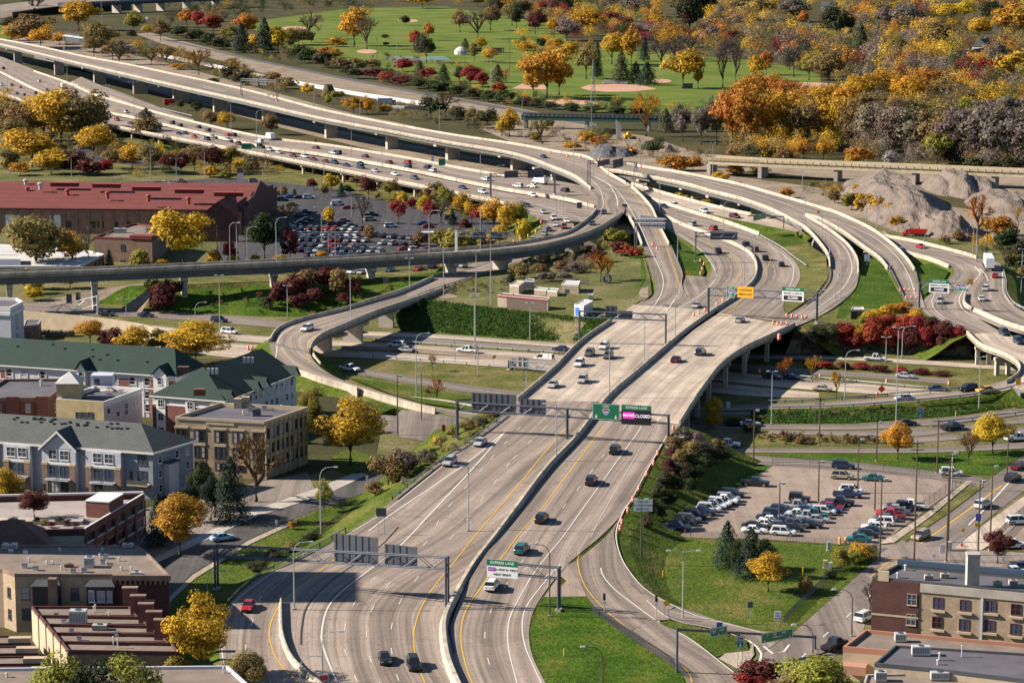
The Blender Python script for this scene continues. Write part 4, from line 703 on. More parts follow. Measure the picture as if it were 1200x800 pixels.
for kd, nv, n1, s1, n2, s2 in (('B', 6, 9500, .0165, 3200, .028), ('V', 5, 9500, .016, 3400, .026), ('C', 4, 4200, .020, 2000, .03), ('N', 4, 0, 0, 0, 0), ('S', 5, 3000, .032, 1300, .048), ('K', 2, 3600, .022, 1800, .032)):
 CROWN[kd, 0] = [crown_mesh(kd, n1, s1) for _ in range(nv)]; CROWN[kd, 1] = [crown_mesh(kd, n2, s2) for _ in range(nv)] if kd != 'N' else CROWN[kd, 0]
 CROWN[kd, 't'] = [trunk_mesh(kd) for _ in range(2)]
TC = {'g': (.55, .295, .035), 'y': (.58, .365, .035), 'o': (.48, .19, .035), 'r': (.30, .03, .04), 'm': (.125, .03, .03), 'G': (.045, .065, .022), 'e': (.024, .046, .026), 'b': (.255, .175, .07), 't': (.25, .19, .145), 'l': (.27, .24, .045), 'p': (.20, .16, .14), 'w': (.42, .42, .36), 'R': (.36, .06, .035), 'k': (.075, .075, .035)}
TN = {'g': 'golden', 'y': 'yellow', 'o': 'orange', 'r': 'crimson', 'm': 'maroon', 'G': 'green', 'e': 'bluish', 'b': 'olive', 't': 'grey', 'l': 'lime', 'p': 'purplish', 'w': 'silvery', 'R': 'scarlet', 'k': 'dusky'}
KN = {'B': 'round tree', 'V': 'spreading tree', 'C': 'conifer', 'N': 'leafless tree', 'S': 'shrub', 'K': 'slim tree'}
TREEPOS = []
def tree(x, y, w, h, kind, col, place, anchor, z=0., keys=None, label=None, group=None, cj=.14):
 p = on(x, y, keys) if keys else P(x, y, z); s = scale(y, z); w *= (1.32 if x < 345 else 1.18) if y < 215 else 1.06; h *= (1.15 if x < 345 else 1.08) if y < 215 else 1.02; wm_, hm = w / s, h / s; near = s > 4.2
 k = random.randrange(1000); cm = CROWN[kind, 0 if near else 1]; tm = CROWN[kind, 't']
 nm = {'C': 'conifer_tree', 'S': 'shrub', 'N': 'bare_tree'}.get(kind, 'autumn_tree' if col not in 'Gelk' else 'leafy_tree')
 t = thing(nm, label or '%s %s %s' % (TN[col], KN[kind], place), 'shrub' if kind == 'S' else 'tree', p, random.uniform(0, 6.28), group or ('shrubs ' if kind == 'S' else 'trees ') + place, anchor)
 c = obj('crown', cm[k % len(cm)], t); c.scale = (wm_ * 1.06, wm_ * 1.06, hm * (1.0 if kind != 'S' else 1.02)); b = TC[col]; f = random.uniform(1 - cj, 1 + cj); g_ = random.uniform(1 - cj, 1 + cj)
 c.color = (b[0] * f, b[1] * f * g_, b[2] * f, 1)
 q = obj('trunk', tm[k % 2], t); tw = min(wm_, hm * .9) if kind != 'C' else hm * .5; q.scale = (tw, tw, hm); TREEPOS.append((p.x, p.y, wm_)); return t
def trees(place, anchor, data, z=0., keys=None):
 for ln in data.split(';'):
  f = ln.split()
  if not f: continue
  x, y, w, h = map(float, f[:4]); zz = float(f[5]) if len(f) > 5 else z
  tree(x, y, w, h, f[4][0], f[4][1], place, anchor, zz, keys)
AN = {'wh': ('the warehouse', (250, 250)), 'br': ('the highway bridge', (750, 420)), 'fg': ('the ball field', (725, 103)), 'sand': ('the sand heaps', (1080, 240)), 'tan': ('the tan building', (285, 560)), 'lot': ('the lot entrance', (1028, 640)), 'house': ('the pale house', (1145, 65)), 'pump': ('the pump yard', (640, 345)), 'hut': ('the steel hut', (160, 62)), 'taxi': ('the yellow taxi', (1155, 456)), 'semi': ('the semi truck', (1155, 304)), 'fl': ('the flyover split', (733, 245)), 'bb': ('the brick block', (1060, 740)), 'vi': ('the viaduct pier', (220, 368)), 'gr': ('the rail bridge', (640, 140))}
trees('beside the brick row at the street corner', AN['tan'], '232 797 82 112 Vy;288 812 60 54 Bb;206 800 40 40 Sl')
trees('in front of the flat brown roof', AN['tan'], '68 900 116 140 Bl;150 897 110 142 Bl;112 903 90 150 BG')
trees('near the garage and the shaded street', AN['tan'], '211 652 78 76 Bg;186 640 34 62 Ce;270 612 50 78 Ce;236 596 34 62 BG;222 612 40 46 Be;252 606 40 56 Be;300 588 74 84 Nb;12 604 52 64 By;110 600 20 24 Se;60 596 16 22 Sl;124 596 18 22 Sl;146 597 16 20 Sl')
trees('beside the round lawn by the highway', AN['tan'], '411 545 86 86 Bg;366 506 34 60 Bl;352 520 30 50 Bl;380 600 24 40 Bl;514 530 23 22 Sy')
trees('behind the green roofed apartments', AN['vi'], '230 428 98 54 Bg;106 403 42 32 Bg;156 412 50 34 Sg;186 410 36 30 Sb;205 415 30 24 Sg;135 408 24 30 Sm;122 406 20 24 Sm')
trees('between the grey viaduct and the warehouse', AN['wh'], '215 315 78 80 Vy;43 322 84 78 Vb;86 318 38 52 Bg;40 338 36 26 Sy;82 338 30 26 Sg;166 316 34 28 Sl;310 305 46 58 BG;340 306 22 44 Sm;271 312 24 32 Br;250 312 24 22 Sg;192 314 18 12 Sy;300 312 20 16 Sg;275 314 22 18 Sy;330 310 20 14 Sg;102 312 20 50 Nt;128 316 14 24 Ce;180 300 30 34 Nt;310 320 26 12 Sl', 0)
trees('under the grey viaduct', AN['vi'], '40 352 28 18 Sy;38 344 26 20 Sy', 0)
trees('on the green bank under the viaduct', AN['vi'], '192 366 40 40 Sm;178 360 36 36 Sl;200 350 30 26 Sm;330 356 30 30 Sm;345 349 34 34 Sm;362 345 34 32 Sb;380 340 36 32 Sm;398 343 34 32 Sb;415 347 26 26 Sm;352 362 28 22 Sm;335 345 26 22 Sb;372 355 28 22 Sm;312 362 20 16 Sk;405 358 22 18 Sm', 0, ['bank'])
trees('in the crowded lot', AN['wh'], '467 263 22 34 Kr;432 234 25 30 Bm;504 262 20 30 Br;337 268 30 32 Nb;387 263 20 22 Sg;425 262 24 34 Nt;432 285 18 26 Sb;380 231 14 17 Bb;331 232 12 16 Bb;317 227 6 7 Ce;326 229 6 7 Ce;334 229 8 9 Ce;345 229 7 8 Ce;492 288 20 18 Sb;517 262 24 30 Nt;376 302 14 10 Sg;400 230 12 16 Ce')
trees('below the freeway parapet beside the crowded lot', AN['pump'], '388 224 22 24 Sy;367 222 16 16 Sm;410 228 16 14 SG;457 236 26 32 Kl;470 238 16 16 Sy;418 218 18 14 Sb;495 246 20 22 Sy;511 246 32 36 Bb;525 250 30 34 Bl;540 254 26 32 Bg;553 262 24 28 By;564 268 26 34 Kr;578 272 34 44 Bg;594 276 32 44 Bg;606 274 28 40 Bl;548 272 18 20 Sm;530 264 12 20 Ce;612 282 22 30 Sy;585 285 30 24 Sy;482 244 14 14 Sr;536 296 44 34 Sl;518 294 34 30 Sl;556 294 30 30 Sl;570 292 24 22 Sg;500 240 18 22 Sb', 0)
trees('in the belt beyond the warehouse', AN['hut'], '25 172 56 48 Vb;52 168 44 62 Vg;72 174 56 68 Vg;95 174 58 66 Vb;4 165 40 46 Vb;110 186 44 38 Bg;131 198 22 24 Bb;155 198 26 30 Bg;178 202 34 32 Bb;172 166 34 28 Bb;171 150 30 20 Ce;228 200 28 30 Bb;250 204 30 32 Bm;270 198 28 26 Bl;284 202 16 16 Sy;212 204 22 24 Bm;199 204 20 24 Bm;38 196 64 42 Bg;60 204 44 28 By;84 204 30 26 Sm;8 200 24 24 Sb;104 206 24 20 Sm;246 208 22 14 Sg;24 206 24 16 Sg;320 190 14 12 Sl;140 190 20 16 Sl;264 210 14 10 Sl;300 202 12 12 Bm;226 166 10 10 Sl;15 178 40 40 Vb;84 160 40 40 Bg;112 160 30 36 Vb;118 204 22 18 Sr;92 198 24 22 Sp')
trees('under the tall flyover', AN['hut'], '248 151 20 20 Bb;266 152 22 20 Bg;318 158 22 22 Bb;230 134 13 14 Bk;212 130 8 13 Bk;370 172 5 9 Ck')
trees('beyond the tall flyover', AN['hut'], '92 36 42 34 Bg;34 56 54 36 Bb;14 50 24 22 Bg;48 58 30 26 Bg;110 66 26 22 Bb;120 62 36 34 Bb;132 70 30 20 Bb;140 76 34 26 Nt;157 38 22 24 Bl;173 42 12 12 By;188 48 22 22 Bb;155 46 12 12 Sk;232 36 16 22 Br;219 32 20 20 Bo;250 40 28 22 BR;290 42 28 24 Bo;10 34 20 14 Sk;22 48 22 14 Sg;70 52 30 14 Sg;178 76 40 18 Nb;195 74 30 16 Nb;40 16 30 18 Nt;233 88 26 28 Ng;275 92 28 22 Ng;268 96 24 18 Sk;284 100 24 18 Sk;210 82 22 8 Sg;225 98 18 8 Sg;252 100 18 8 SG;295 96 14 10 Sy')
trees('along the old rail bed', AN['hut'], '212 42 22 12 SG;226 48 24 14 Sk;243 53 24 14 SG;258 58 24 14 Sk;283 62 20 30 Ce;310 62 22 36 Ce;326 62 24 30 By;340 60 22 26 Bb;300 58 18 18 Sy;270 48 24 16 Bl;345 68 26 16 SG;363 74 28 18 SG;382 79 30 18 Sk;380 66 22 12 So;392 68 20 12 So;400 84 26 18 Sb;418 84 28 18 Sb;437 82 22 14 Sb;440 93 28 14 Sm;455 96 26 12 SR;470 100 24 12 Sm;420 92 22 14 Sk;408 88 22 12 Sk;388 80 24 14 SG;490 104 24 14 SG;504 107 24 14 Sk;520 110 26 14 SG;538 113 24 14 SG;555 116 22 14 Sk;572 119 22 14 SG;590 122 26 18 SG;612 124 24 12 SG;630 126 22 12 Sk;650 128 24 10 SG;670 130 24 10 SG;695 132 24 10 Sk;720 134 24 9 SG;745 135 24 9 Sk;472 84 24 18 Sr;492 90 16 18 Ck;501 92 20 14 Sr;520 96 15 20 Ce;538 98 17 20 Bk;551 102 30 25 Br;566 106 20 22 Br;584 110 17 15 SR;583 97 17 20 Ck;350 53 42 20 Bb;395 55 24 12 Sg;365 50 14 12 Sk')
trees('beside the lower end of the rail bed', AN['gr'], '505 140 32 28 Bk;522 138 32 30 Nb;540 146 26 22 Bk;556 150 24 24 Bb;571 152 26 26 Bk;597 160 24 34 By;588 160 18 22 By;414 134 26 20 Bg;430 134 22 20 Bg;452 134 14 12 Sy;320 100 26 16 Sb;335 104 24 14 Sb;360 112 16 16 Sy;395 116 16 10 Sl;385 122 10 12 Sl;634 166 28 26 Nl;626 166 16 12 Sl;686 168 22 14 Sg;700 172 18 14 So;672 176 24 12 Sg;710 164 12 8 Sy;757 160 36 48 Ng;780 155 20 26 Ck;765 185 30 24 Bk;780 196 22 14 Sb;790 200 36 20 So;812 200 26 18 So;835 196 18 12 Sb;800 195 22 10 Sg;645 150 14 10 Sb;318 170 6 12 Ng')
trees('on the ball field lawns', AN['fg'], '415 54 40 47 Bg;430 58 28 36 Nt;363 46 34 32 Nt;539 38 22 26 Bb;575 36 24 30 Bb;600 30 20 30 Bb;560 46 38 30 Nt;502 48 14 22 Bo;485 56 16 20 Bo;490 62 14 20 Ck;500 74 20 34 Bk;490 60 16 24 Br;556 72 16 22 Bb;564 60 16 16 Bg;573 74 22 18 By;545 60 12 14 Ck;451 45 12 5 Sk;452 54 8 5 Sm;641 116 62 64 Vg;625 114 26 40 Vg;655 112 30 44 Vo;800 104 48 47 Bg;818 104 14 26 Bg;728 98 22 36 Ck;745 98 18 24 Ce;758 100 24 26 Ce;687 93 28 42 Bb;700 92 12 40 Ce;717 76 32 38 By;740 78 25 46 Bg;755 72 13 28 Ce;847 105 30 58 Np;862 98 26 50 Np;775 78 26 28 Np;790 72 26 30 Np;810 72 34 30 Np;885 95 22 30 Bg;930 90 34 42 Np;948 94 32 32 Bl;971 103 42 46 Bb;898 88 20 28 Bo;668 68 26 20 By;650 62 20 18 Bg;618 64 20 16 Bg;608 60 16 14 By;635 58 18 14 Bk;475 30 14 12 Bk')
trees('at the wooded edge of the ball fields', AN['house'], '627 40 25 26 Bm;632 30 18 20 Bm;650 44 18 22 Bg;664 48 36 24 Bp;690 42 44 30 Bg;716 34 26 20 Bm;731 36 26 16 Br;700 24 18 14 Bg;768 28 15 20 By;783 40 15 16 By;796 46 34 16 Br;812 48 16 14 Bm;830 56 28 26 Bp;808 44 40 50 Bk;875 52 16 14 Bm;860 50 18 14 Bm;852 38 44 22 By;840 38 30 24 Bb;918 44 30 18 By;941 32 16 19 Bo;928 40 14 10 Bg;957 62 24 17 Br;944 60 18 14 Bm;912 66 14 22 Br;925 82 30 28 Bp;980 50 40 44 BG;1008 74 24 44 CG;996 66 20 30 Ce;1025 78 26 24 Bm;1046 82 32 20 Br;1075 78 20 16 Bm;1050 68 24 26 Bl;1082 60 26 14 Bg;1088 84 30 18 BR;1112 84 22 24 Bb;1134 94 24 27 Br;1153 101 38 32 Br;1119 95 18 20 Ck;1188 50 50 46 Bg;1190 104 46 46 Bg;1180 100 30 30 By;1110 26 40 22 By;1130 22 30 22 By;1147 48 32 28 Bg;1105 56 44 34 Vb;1060 40 40 36 Bp;1038 34 30 26 Bp;1030 20 40 22 Bb;1075 18 26 20 Bg;1160 30 30 30 BG;1172 34 18 26 Ce;930 26 34 28 Bp;905 16 22 18 By;880 24 60 30 Bb;824 26 40 36 Bk;745 20 36 24 Bp;715 12 30 20 Bb;700 6 26 20 Bk;660 16 28 18 BG;672 14 26 18 BG;640 14 22 14 Br;612 20 26 20 Bk;590 14 30 20 Bg;560 8 30 18 Bb;495 10 34 18 Bg;605 34 18 30 Bk;580 22 24 24 Bk;1168 84 26 34 Bp')
trees('in the cottonwood belt by the beige bridge', AN['sand'], '858 172 42 72 Vo;880 176 46 78 Vo;902 172 40 68 Vg;922 174 44 68 Vg;942 176 42 62 Vb;958 170 44 64 Vg;978 172 44 60 Vg;1000 178 44 60 Vb;1022 180 50 66 Vt;1048 184 46 62 Vt;1070 186 50 66 Vt;1094 188 50 66 Vb;1118 190 52 64 Vp;1145 192 56 70 Vp;1172 196 56 72 Vp;1195 198 44 66 Vp;1098 192 36 38 Bl;1116 192 26 24 Sk;942 188 18 26 Bo;965 188 22 26 Bg;1012 192 34 22 So;1000 192 22 16 Sg;1042 193 20 18 Sw;918 190 24 16 Sb;900 188 26 18 Sk;880 186 26 18 Sk;862 184 22 18 Sb;840 170 26 60 Vt;822 170 24 50 Vp;800 166 26 44 Vp;1185 200 30 18 Sk;1140 198 30 16 Sk;1165 200 24 14 Sk;1010 120 40 34 Vg;1035 118 46 38 Vg;1065 124 46 36 Vg;1088 116 46 38 Vo;1055 116 30 30 Vo;1110 122 40 30 Vb;1000 132 36 40 Vg;1135 128 36 26 Vb;1160 122 34 20 By;1180 128 34 22 Bl;1020 142 44 36 Vb;1050 148 46 36 Vb;1080 146 46 34 Vb;1105 150 44 34 Vb;1130 146 40 30 Bl;985 118 20 14 By;990 140 36 42 Vg;965 132 36 36 Vg;945 130 34 30 Vo;920 128 40 36 Vo;895 120 40 36 Vo;875 124 36 36 Vo;1155 148 46 34 Vp;1190 150 44 40 Vp')
trees('around the gravel yard', AN['sand'], '978 238 18 20 Sb;998 246 24 22 Sl;1012 248 24 24 Sg;1028 252 26 26 Sg;1042 256 22 24 Sg;1005 232 18 18 Sg;1052 268 20 18 Sg;1146 280 38 54 No;1175 276 34 26 So;1160 272 22 18 Sg;1180 296 36 36 SG;1196 304 30 34 Sk;1188 318 26 22 Sk;1200 330 24 20 Sb;1125 282 22 14 Sb;1192 262 14 20 Ng;920 232 20 14 So;890 204 24 12 Sb;860 206 24 16 So;843 214 22 14 Sg;870 196 16 8 Sg;1200 350 24 16 Sl;1108 286 14 12 Sb;1170 292 20 18 Sb;1190 345 18 12 Sb')
trees('under the branching flyover', AN['fl'], '795 240 14 16 Sy;806 242 14 16 Sg;818 244 16 16 Sk;828 246 14 14 Sy;750 214 22 20 Sk;770 222 20 20 Sg;840 250 12 10 Sg;1016 310 10 16 Sl;1024 314 14 12 Sk;928 300 12 10 Sk;936 296 12 10 Sk', 0)
trees('below the ramp fork', AN['fl'], '718 288 28 24 Sl;730 284 18 16 Sl;704 330 30 38 No;712 330 18 26 Ng;722 300 26 18 Sm;735 300 24 16 SR;746 302 20 14 SR;700 308 24 20 Sm;610 326 28 18 Sb;632 322 26 16 Sb;655 318 26 14 Sb;675 320 22 14 Sp;600 334 14 16 Sk;690 300 20 14 Sk;640 330 22 12 Sp;664 328 24 12 Sp', 5, ['pump'])
trees('on the sumac bank by the loop ramp', AN['taxi'], '960 404 30 26 Sk;972 408 30 26 Sl;985 408 26 30 SR;998 410 26 30 Sr;1010 410 28 32 SR;1024 409 30 34 SR;1040 410 30 34 SR;1056 410 30 34 Sr;1072 410 30 34 Sm;1088 411 30 34 Sr;1104 412 30 32 Sm;1120 412 28 28 Sm;1006 398 20 22 Sy;1020 390 26 22 SR;1038 388 26 22 SR;1056 388 26 22 SR;1074 390 26 22 Sr;1092 392 26 22 Sm;1108 394 24 22 Sm;1124 398 22 20 Sr;990 394 24 20 Sr;975 396 24 20 Sk;1048 398 26 24 SR;1066 400 26 24 Sr;1084 402 26 24 Sr;1030 400 26 24 SR;1100 404 24 22 Sm;950 410 24 20 Sp', 0, ['sumac'])
trees('on the rise above the sumac bank', AN['taxi'], '1022 378 30 18 Sg;1040 374 32 20 Sg;1058 372 30 22 So;1074 376 26 18 Sg;1012 380 18 12 Sl;1088 380 20 12 Sk', 6, ['rvg', 'sumac'])
trees('in the low sumac strip by the white sedan', AN['taxi'], '950 430 20 8 Sm;968 431 22 9 Sr;988 432 24 9 Sm;1010 433 24 9 Sr;1032 435 24 9 Sm;1056 437 24 9 Sr;1080 438 24 8 Sm;1104 440 22 7 Sm')
trees('beside the lower freeway', AN['br'], '919 446 24 28 No;952 448 24 32 Ng;980 466 22 34 Ng;837 497 26 36 By;835 500 22 22 Sg;507 435 14 20 No;512 470 22 28 No;860 498 30 10 Sk;880 506 20 12 Sk;500 462 10 8 Sb')
trees('on the lawn strip by the side street', AN['lot'], '1052 538 42 46 Bg;1138 533 20 30 No;1135 544 28 38 Nb;1163 532 52 50 By')
trees('on the lawn below the parked cars', AN['lot'], '852 665 36 56 Ce;866 672 38 42 BG;880 676 46 58 Ce;896 668 32 40 Be;900 693 58 48 Bg;985 668 30 32 Sl;1008 655 30 24 Sg;972 678 16 14 Sk;944 696 18 28 Sb;1000 660 22 18 Sl')
trees('by the intersection', AN['lot'], '1169 660 38 46 Bm;1020 716 24 40 Np;1070 664 22 12 Np;1060 660 16 10 Sp')
trees('in front of the dark flat roof', AN['bb'], '962 842 114 88 Bl;930 845 80 62 Bb;893 806 58 42 Sm;878 818 40 34 Sr;1000 850 64 54 Bb')
trees('on the brush slope beside the highway', AN['lot'], '800 520 24 24 Sp;812 524 24 22 Sp;792 528 22 20 Sb;808 536 26 24 Sb;822 532 24 20 Sp;834 540 26 20 Sk;846 540 26 22 Sk;796 546 24 22 Sb;812 550 26 24 SG;828 550 26 22 SG;784 556 22 22 Sm;798 562 26 24 Sk;814 564 26 24 SG;778 572 22 24 Sk;792 578 26 24 SG;808 576 22 20 SG;770 588 22 24 Sk;784 594 24 22 SG;764 606 24 24 Sk;776 608 22 18 Sk;758 620 18 20 Sk;790 538 18 16 Sm;802 552 18 16 Sm;842 528 18 16 Sb', 0, ['mr_bank_r', 'g0'])
trees('on the grass bank beside the left exit lane', AN['tan'], '455 568 46 46 Sb;470 560 36 40 Sp;440 580 26 20 Sb;480 552 26 26 Sb;500 545 24 20 Sp;545 505 24 14 Sb;530 512 22 14 Sb;560 498 24 12 Sp;575 490 20 10 Sb;300 668 30 14 Sk;320 655 26 12 Sk;340 645 24 12 Sb;365 632 22 10 Sk;343 620 10 12 So', 0, ['ml_bank_l', 'g0'])
trees('by the sound wall', AN['vi'], '70 385 16 16 Sm;92 386 18 14 Sm;172 396 22 16 Sb;190 400 20 14 Sg')
# the far woods: crowns past counting, one mass
def woods(name, label, regions, seed):
 r_ = np.random.default_rng(seed); Vs, Cs = [], []
 for poly, n, pal, w0, w1 in regions:
  A = np.array(poly); lo, hi = A.min(0), A.max(0); c = 0
  while c < n:
   x, y = r_.uniform(lo, hi); ins = False
   for i in range(len(poly)):
    (a, b), (c_, d) = poly[i], poly[i - 1]
    if (b > y) != (d > y) and x < (c_ - a) * (y - b) / (d - b) + a: ins = not ins
   if not ins: continue
   c += 1; p = on(x, y, ['pump', 'bank', 'ml_bank_l', 'mr_bank_r', 'sumac', 'rvg', 'g0']) if y > 250 else P(x, y); w = r_.uniform(w0, w1); h = w * r_.uniform(.7, 1.1); m = int(280 + 30 * w); nc = 9; cc = r_.normal(size=(nc, 3)) * [.2, .2, .17] + [0, 0, .5]; k = r_.integers(0, nc, m); d = r_.normal(size=(m, 3)); d /= np.linalg.norm(d, axis=1, keepdims=True); C = cc[k] + d * r_.uniform(.1, .24, m)[:, None]; C[:, 2] = np.abs(C[:, 2]); C = C * [w, w, h] + [p.x, p.y, p.z]
   Vs.append(quads(C, d + r_.normal(size=(m, 3)) * .4 + [0, 0, .3], .021 * w + .06)); col = np.array(TC[pal[r_.integers(len(pal))]]) * r_.uniform(.95, 1.5); Cs.append(np.tile([*col, 1.], (m * 4, 1)))
 me = npmesh(name, np.concatenate(Vs), LEAFC); at = me.color_attributes.new('leaf_colour', 'FLOAT_COLOR', 'POINT'); at.data.foreach_set('color', np.concatenate(Cs).astype(np.float32).ravel()); o = obj(name, me); o['kind'] = 'stuff'; o['label'] = label; return o
woods('far_woods', 'autumn woods filling the hills beyond the ball fields', [([(590, 14), (660, 46), (820, 60), (905, 72), (965, 86), (1000, 110), (1240, 128), (1240, -40), (380, -40), (400, 6), (520, 2), (640, 16)], 860, 'gyybbbttpkkkGmrlgbo', 13, 25), ([(850, 178), (870, 130), (960, 112), (1000, 116), (990, 192), (880, 190)], 130, 'gybbgkb', 8, 15), ([(990, 130), (1240, 140), (1240, 203), (1000, 192)], 260, 'tbtptbtk', 8, 16), ([(960, 112), (1240, 118), (1240, 145), (990, 140)], 110, 'gbytgk', 9, 16), ([(180, 34), (290, 24), (410, 8), (410, -40), (150, -40), (200, 15)], 110, 'kGGkgb', 13, 22), ([(410, 8), (520, 5), (650, 27), (650, 16), (560, -2), (410, -4)], 40, 'gbkGyb', 9, 15), ([(770, 60), (965, 74), (965, 90), (900, 80), (770, 68)], 34, 'pkbpmk', 8, 13), ([(600, 42), (690, 50), (700, 78), (650, 80), (605, 66)], 30, 'gbyko', 7, 12), ([(430, 60), (600, 88), (600, 96), (430, 70)], 26, 'bkmrg', 3, 7)], 3)
woods('underbrush', 'mixed brush between the tree belts', [([(180, 40), (300, 68), (430, 95), (610, 128), (840, 140), (840, 133), (620, 118), (450, 82), (320, 52), (240, 38)], 150, 'kGGkbmg', 5, 9), ([(0, 175), (0, 205), (110, 208), (230, 208), (330, 206), (250, 185), (120, 160), (60, 150)], 90, 'bkgkb', 3, 6), ([(0, 32), (130, 66), (260, 96), (340, 112), (330, 100), (200, 62), (90, 30), (20, 28)], 130, 'bbgktpb', 6, 11), ([(0, 118), (60, 132), (112, 145), (118, 172), (40, 174), (0, 172)], 60, 'bgbky', 8, 13), ([(0, 172), (70, 176), (150, 196), (330, 206), (330, 198), (220, 186), (120, 172)], 60, 'bgmbky', 5, 9), ([(330, 108), (430, 132), (620, 168), (760, 190), (880, 200), (880, 192), (760, 172), (640, 150), (560, 138), (420, 116)], 120, 'bktpb', 3, 6), ([(940, 225), (1040, 262), (1060, 250), (960, 212)], 40, 'bgkb', 2.5, 5), ([(1130, 290), (1175, 305), (1240, 380), (1240, 290), (1150, 270)], 50, 'kbgkG', 3, 6), ([(440, 236), (560, 262), (620, 262), (560, 236), (440, 214)], 70, 'bgklb', 2, 4), ([(590, 322), (690, 322), (700, 304), (640, 300)], 70, 'bptkm', 1.5, 3.2), ([(500, 345), (590, 345), (600, 330), (540, 330)], 30, 'bkp', 1, 2), ([(470, 570), (520, 540), (590, 492), (560, 494), (490, 532), (440, 575)], 60, 'bkpb', 1, 2.2), ([(760, 600), (790, 560), (850, 545), (835, 530), (800, 512), (780, 560)], 90, 'bkkpb', 1, 2.4), ([(690, 295), (745, 292), (735, 282), (690, 288)], 40, 'lbmk', 1.5, 3), ([(880, 512), (1055, 514), (1055, 520), (900, 521)], 70, 'bmkb', 1, 2), ([(880, 496), (1190, 478), (1190, 460), (1000, 484), (880, 486)], 60, 'kGkb', 1, 2), ([(930, 390), (1130, 395), (1130, 410), (930, 412)], 60, 'mRkb', 1.5, 3), ([(380, 372), (480, 350), (500, 330), (330, 330), (230, 350), (230, 364)], 60, 'kbGm', 1, 2.5)], 4)
# ================================================================ VEHICLES
def loft(m, secs, mi=0):
 """body sections (x, half width, z low, z high)"""
 k = 10; V = []
 for x, w, zb, zt in secs:
  h = zt - zb
  for y, z in ((-w * .9, zb), (-w, zb + h * .25), (-w, zb + h * .62), (-w * .95, zt - h * .12), (-w * .84, zt), (w * .84, zt), (w * .95, zt - h * .12), (w, zb + h * .62), (w, zb + h * .25), (w * .9, zb)): V.append((x, y, z))
 F = [(i * k + j, i * k + (j + 1) % k, (i + 1) * k + (j + 1) % k, (i + 1) * k + j) for i in range(len(secs) - 1) for j in range(k)] + [tuple(range(k)), tuple((len(secs) - 1) * k + j for j in range(k))[::-1]]
 m.add(V, F, mi)
def frus(b, t, zb, zt, wb, wt):
 return [(b[0], -wb, zb), (b[1], -wb, zb), (b[1], wb, zb), (b[0], wb, zb), (t[0], -wt, zt), (t[1], -wt, zt), (t[1], wt, zt), (t[0], wt, zt)]
FQ = [(0, 1, 5, 4), (1, 2, 6, 5), (2, 3, 7, 6), (3, 0, 4, 7), (4, 5, 6, 7)]
SPEC = {  # length, half width, section list, greenhouse base/top x, base z, top z, half widths, wheel x, radius
 'sedan': (4.75, .91, [(-2.37, .76, .42, .82), (-2.25, .86, .30, .93), (-1.5, .90, .24, .97), (.9, .91, .22, .95), (1.9, .88, .26, .84), (2.28, .80, .34, .72), (2.38, .68, .42, .62)], (-1.75, 1.05), (-1.0, .25), .93, 1.45, .83, .62, (-1.42, 1.42), .33),
 'suv': (4.8, .95, [(-2.4, .82, .45, 1.0), (-2.32, .90, .34, 1.08), (-1.4, .95, .30, 1.10), (1.0, .95, .28, 1.06), (2.0, .92, .32, .98), (2.32, .84, .40, .88), (2.4, .74, .46, .76)], (-2.28, 1.15), (-2.0, .42), 1.05, 1.74, .88, .68, (-1.42, 1.45), .37),
 'pickup': (5.7, .98, [(-2.85, .88, .55, 1.05), (-2.80, .95, .45, 1.10), (-.75, .97, .40, 1.10), (1.3, .97, .38, 1.10), (2.4, .95, .42, 1.06), (2.78, .90, .48, .98), (2.85, .80, .55, .85)], (-.85, 1.35), (-.65, .62), 1.08, 1.86, .90, .70, (-1.75, 1.85), .40),
 'van': (5.4, .98, [(-2.7, .92, .42, 1.25), (-2.65, .97, .34, 1.32), (.9, .98, .30, 1.30), (1.9, .95, .34, 1.10), (2.55, .88, .40, .95), (2.68, .76, .46, .80)], (-2.62, 1.75), (-2.5, 1.05), 1.26, 2.05, .93, .78, (-1.6, 1.75), .36),
 'jeep': (4.2, .92, [(-2.05, .86, .5, 1.05), (-2.0, .92, .42, 1.08), (.6, .92, .40, 1.08), (1.9, .86, .45, 1.05), (2.05, .8, .5, .98)], (-1.98, .62), (-1.92, .42), 1.06, 1.84, .88, .78, (-1.3, 1.35), .42)}
VMESH = {}
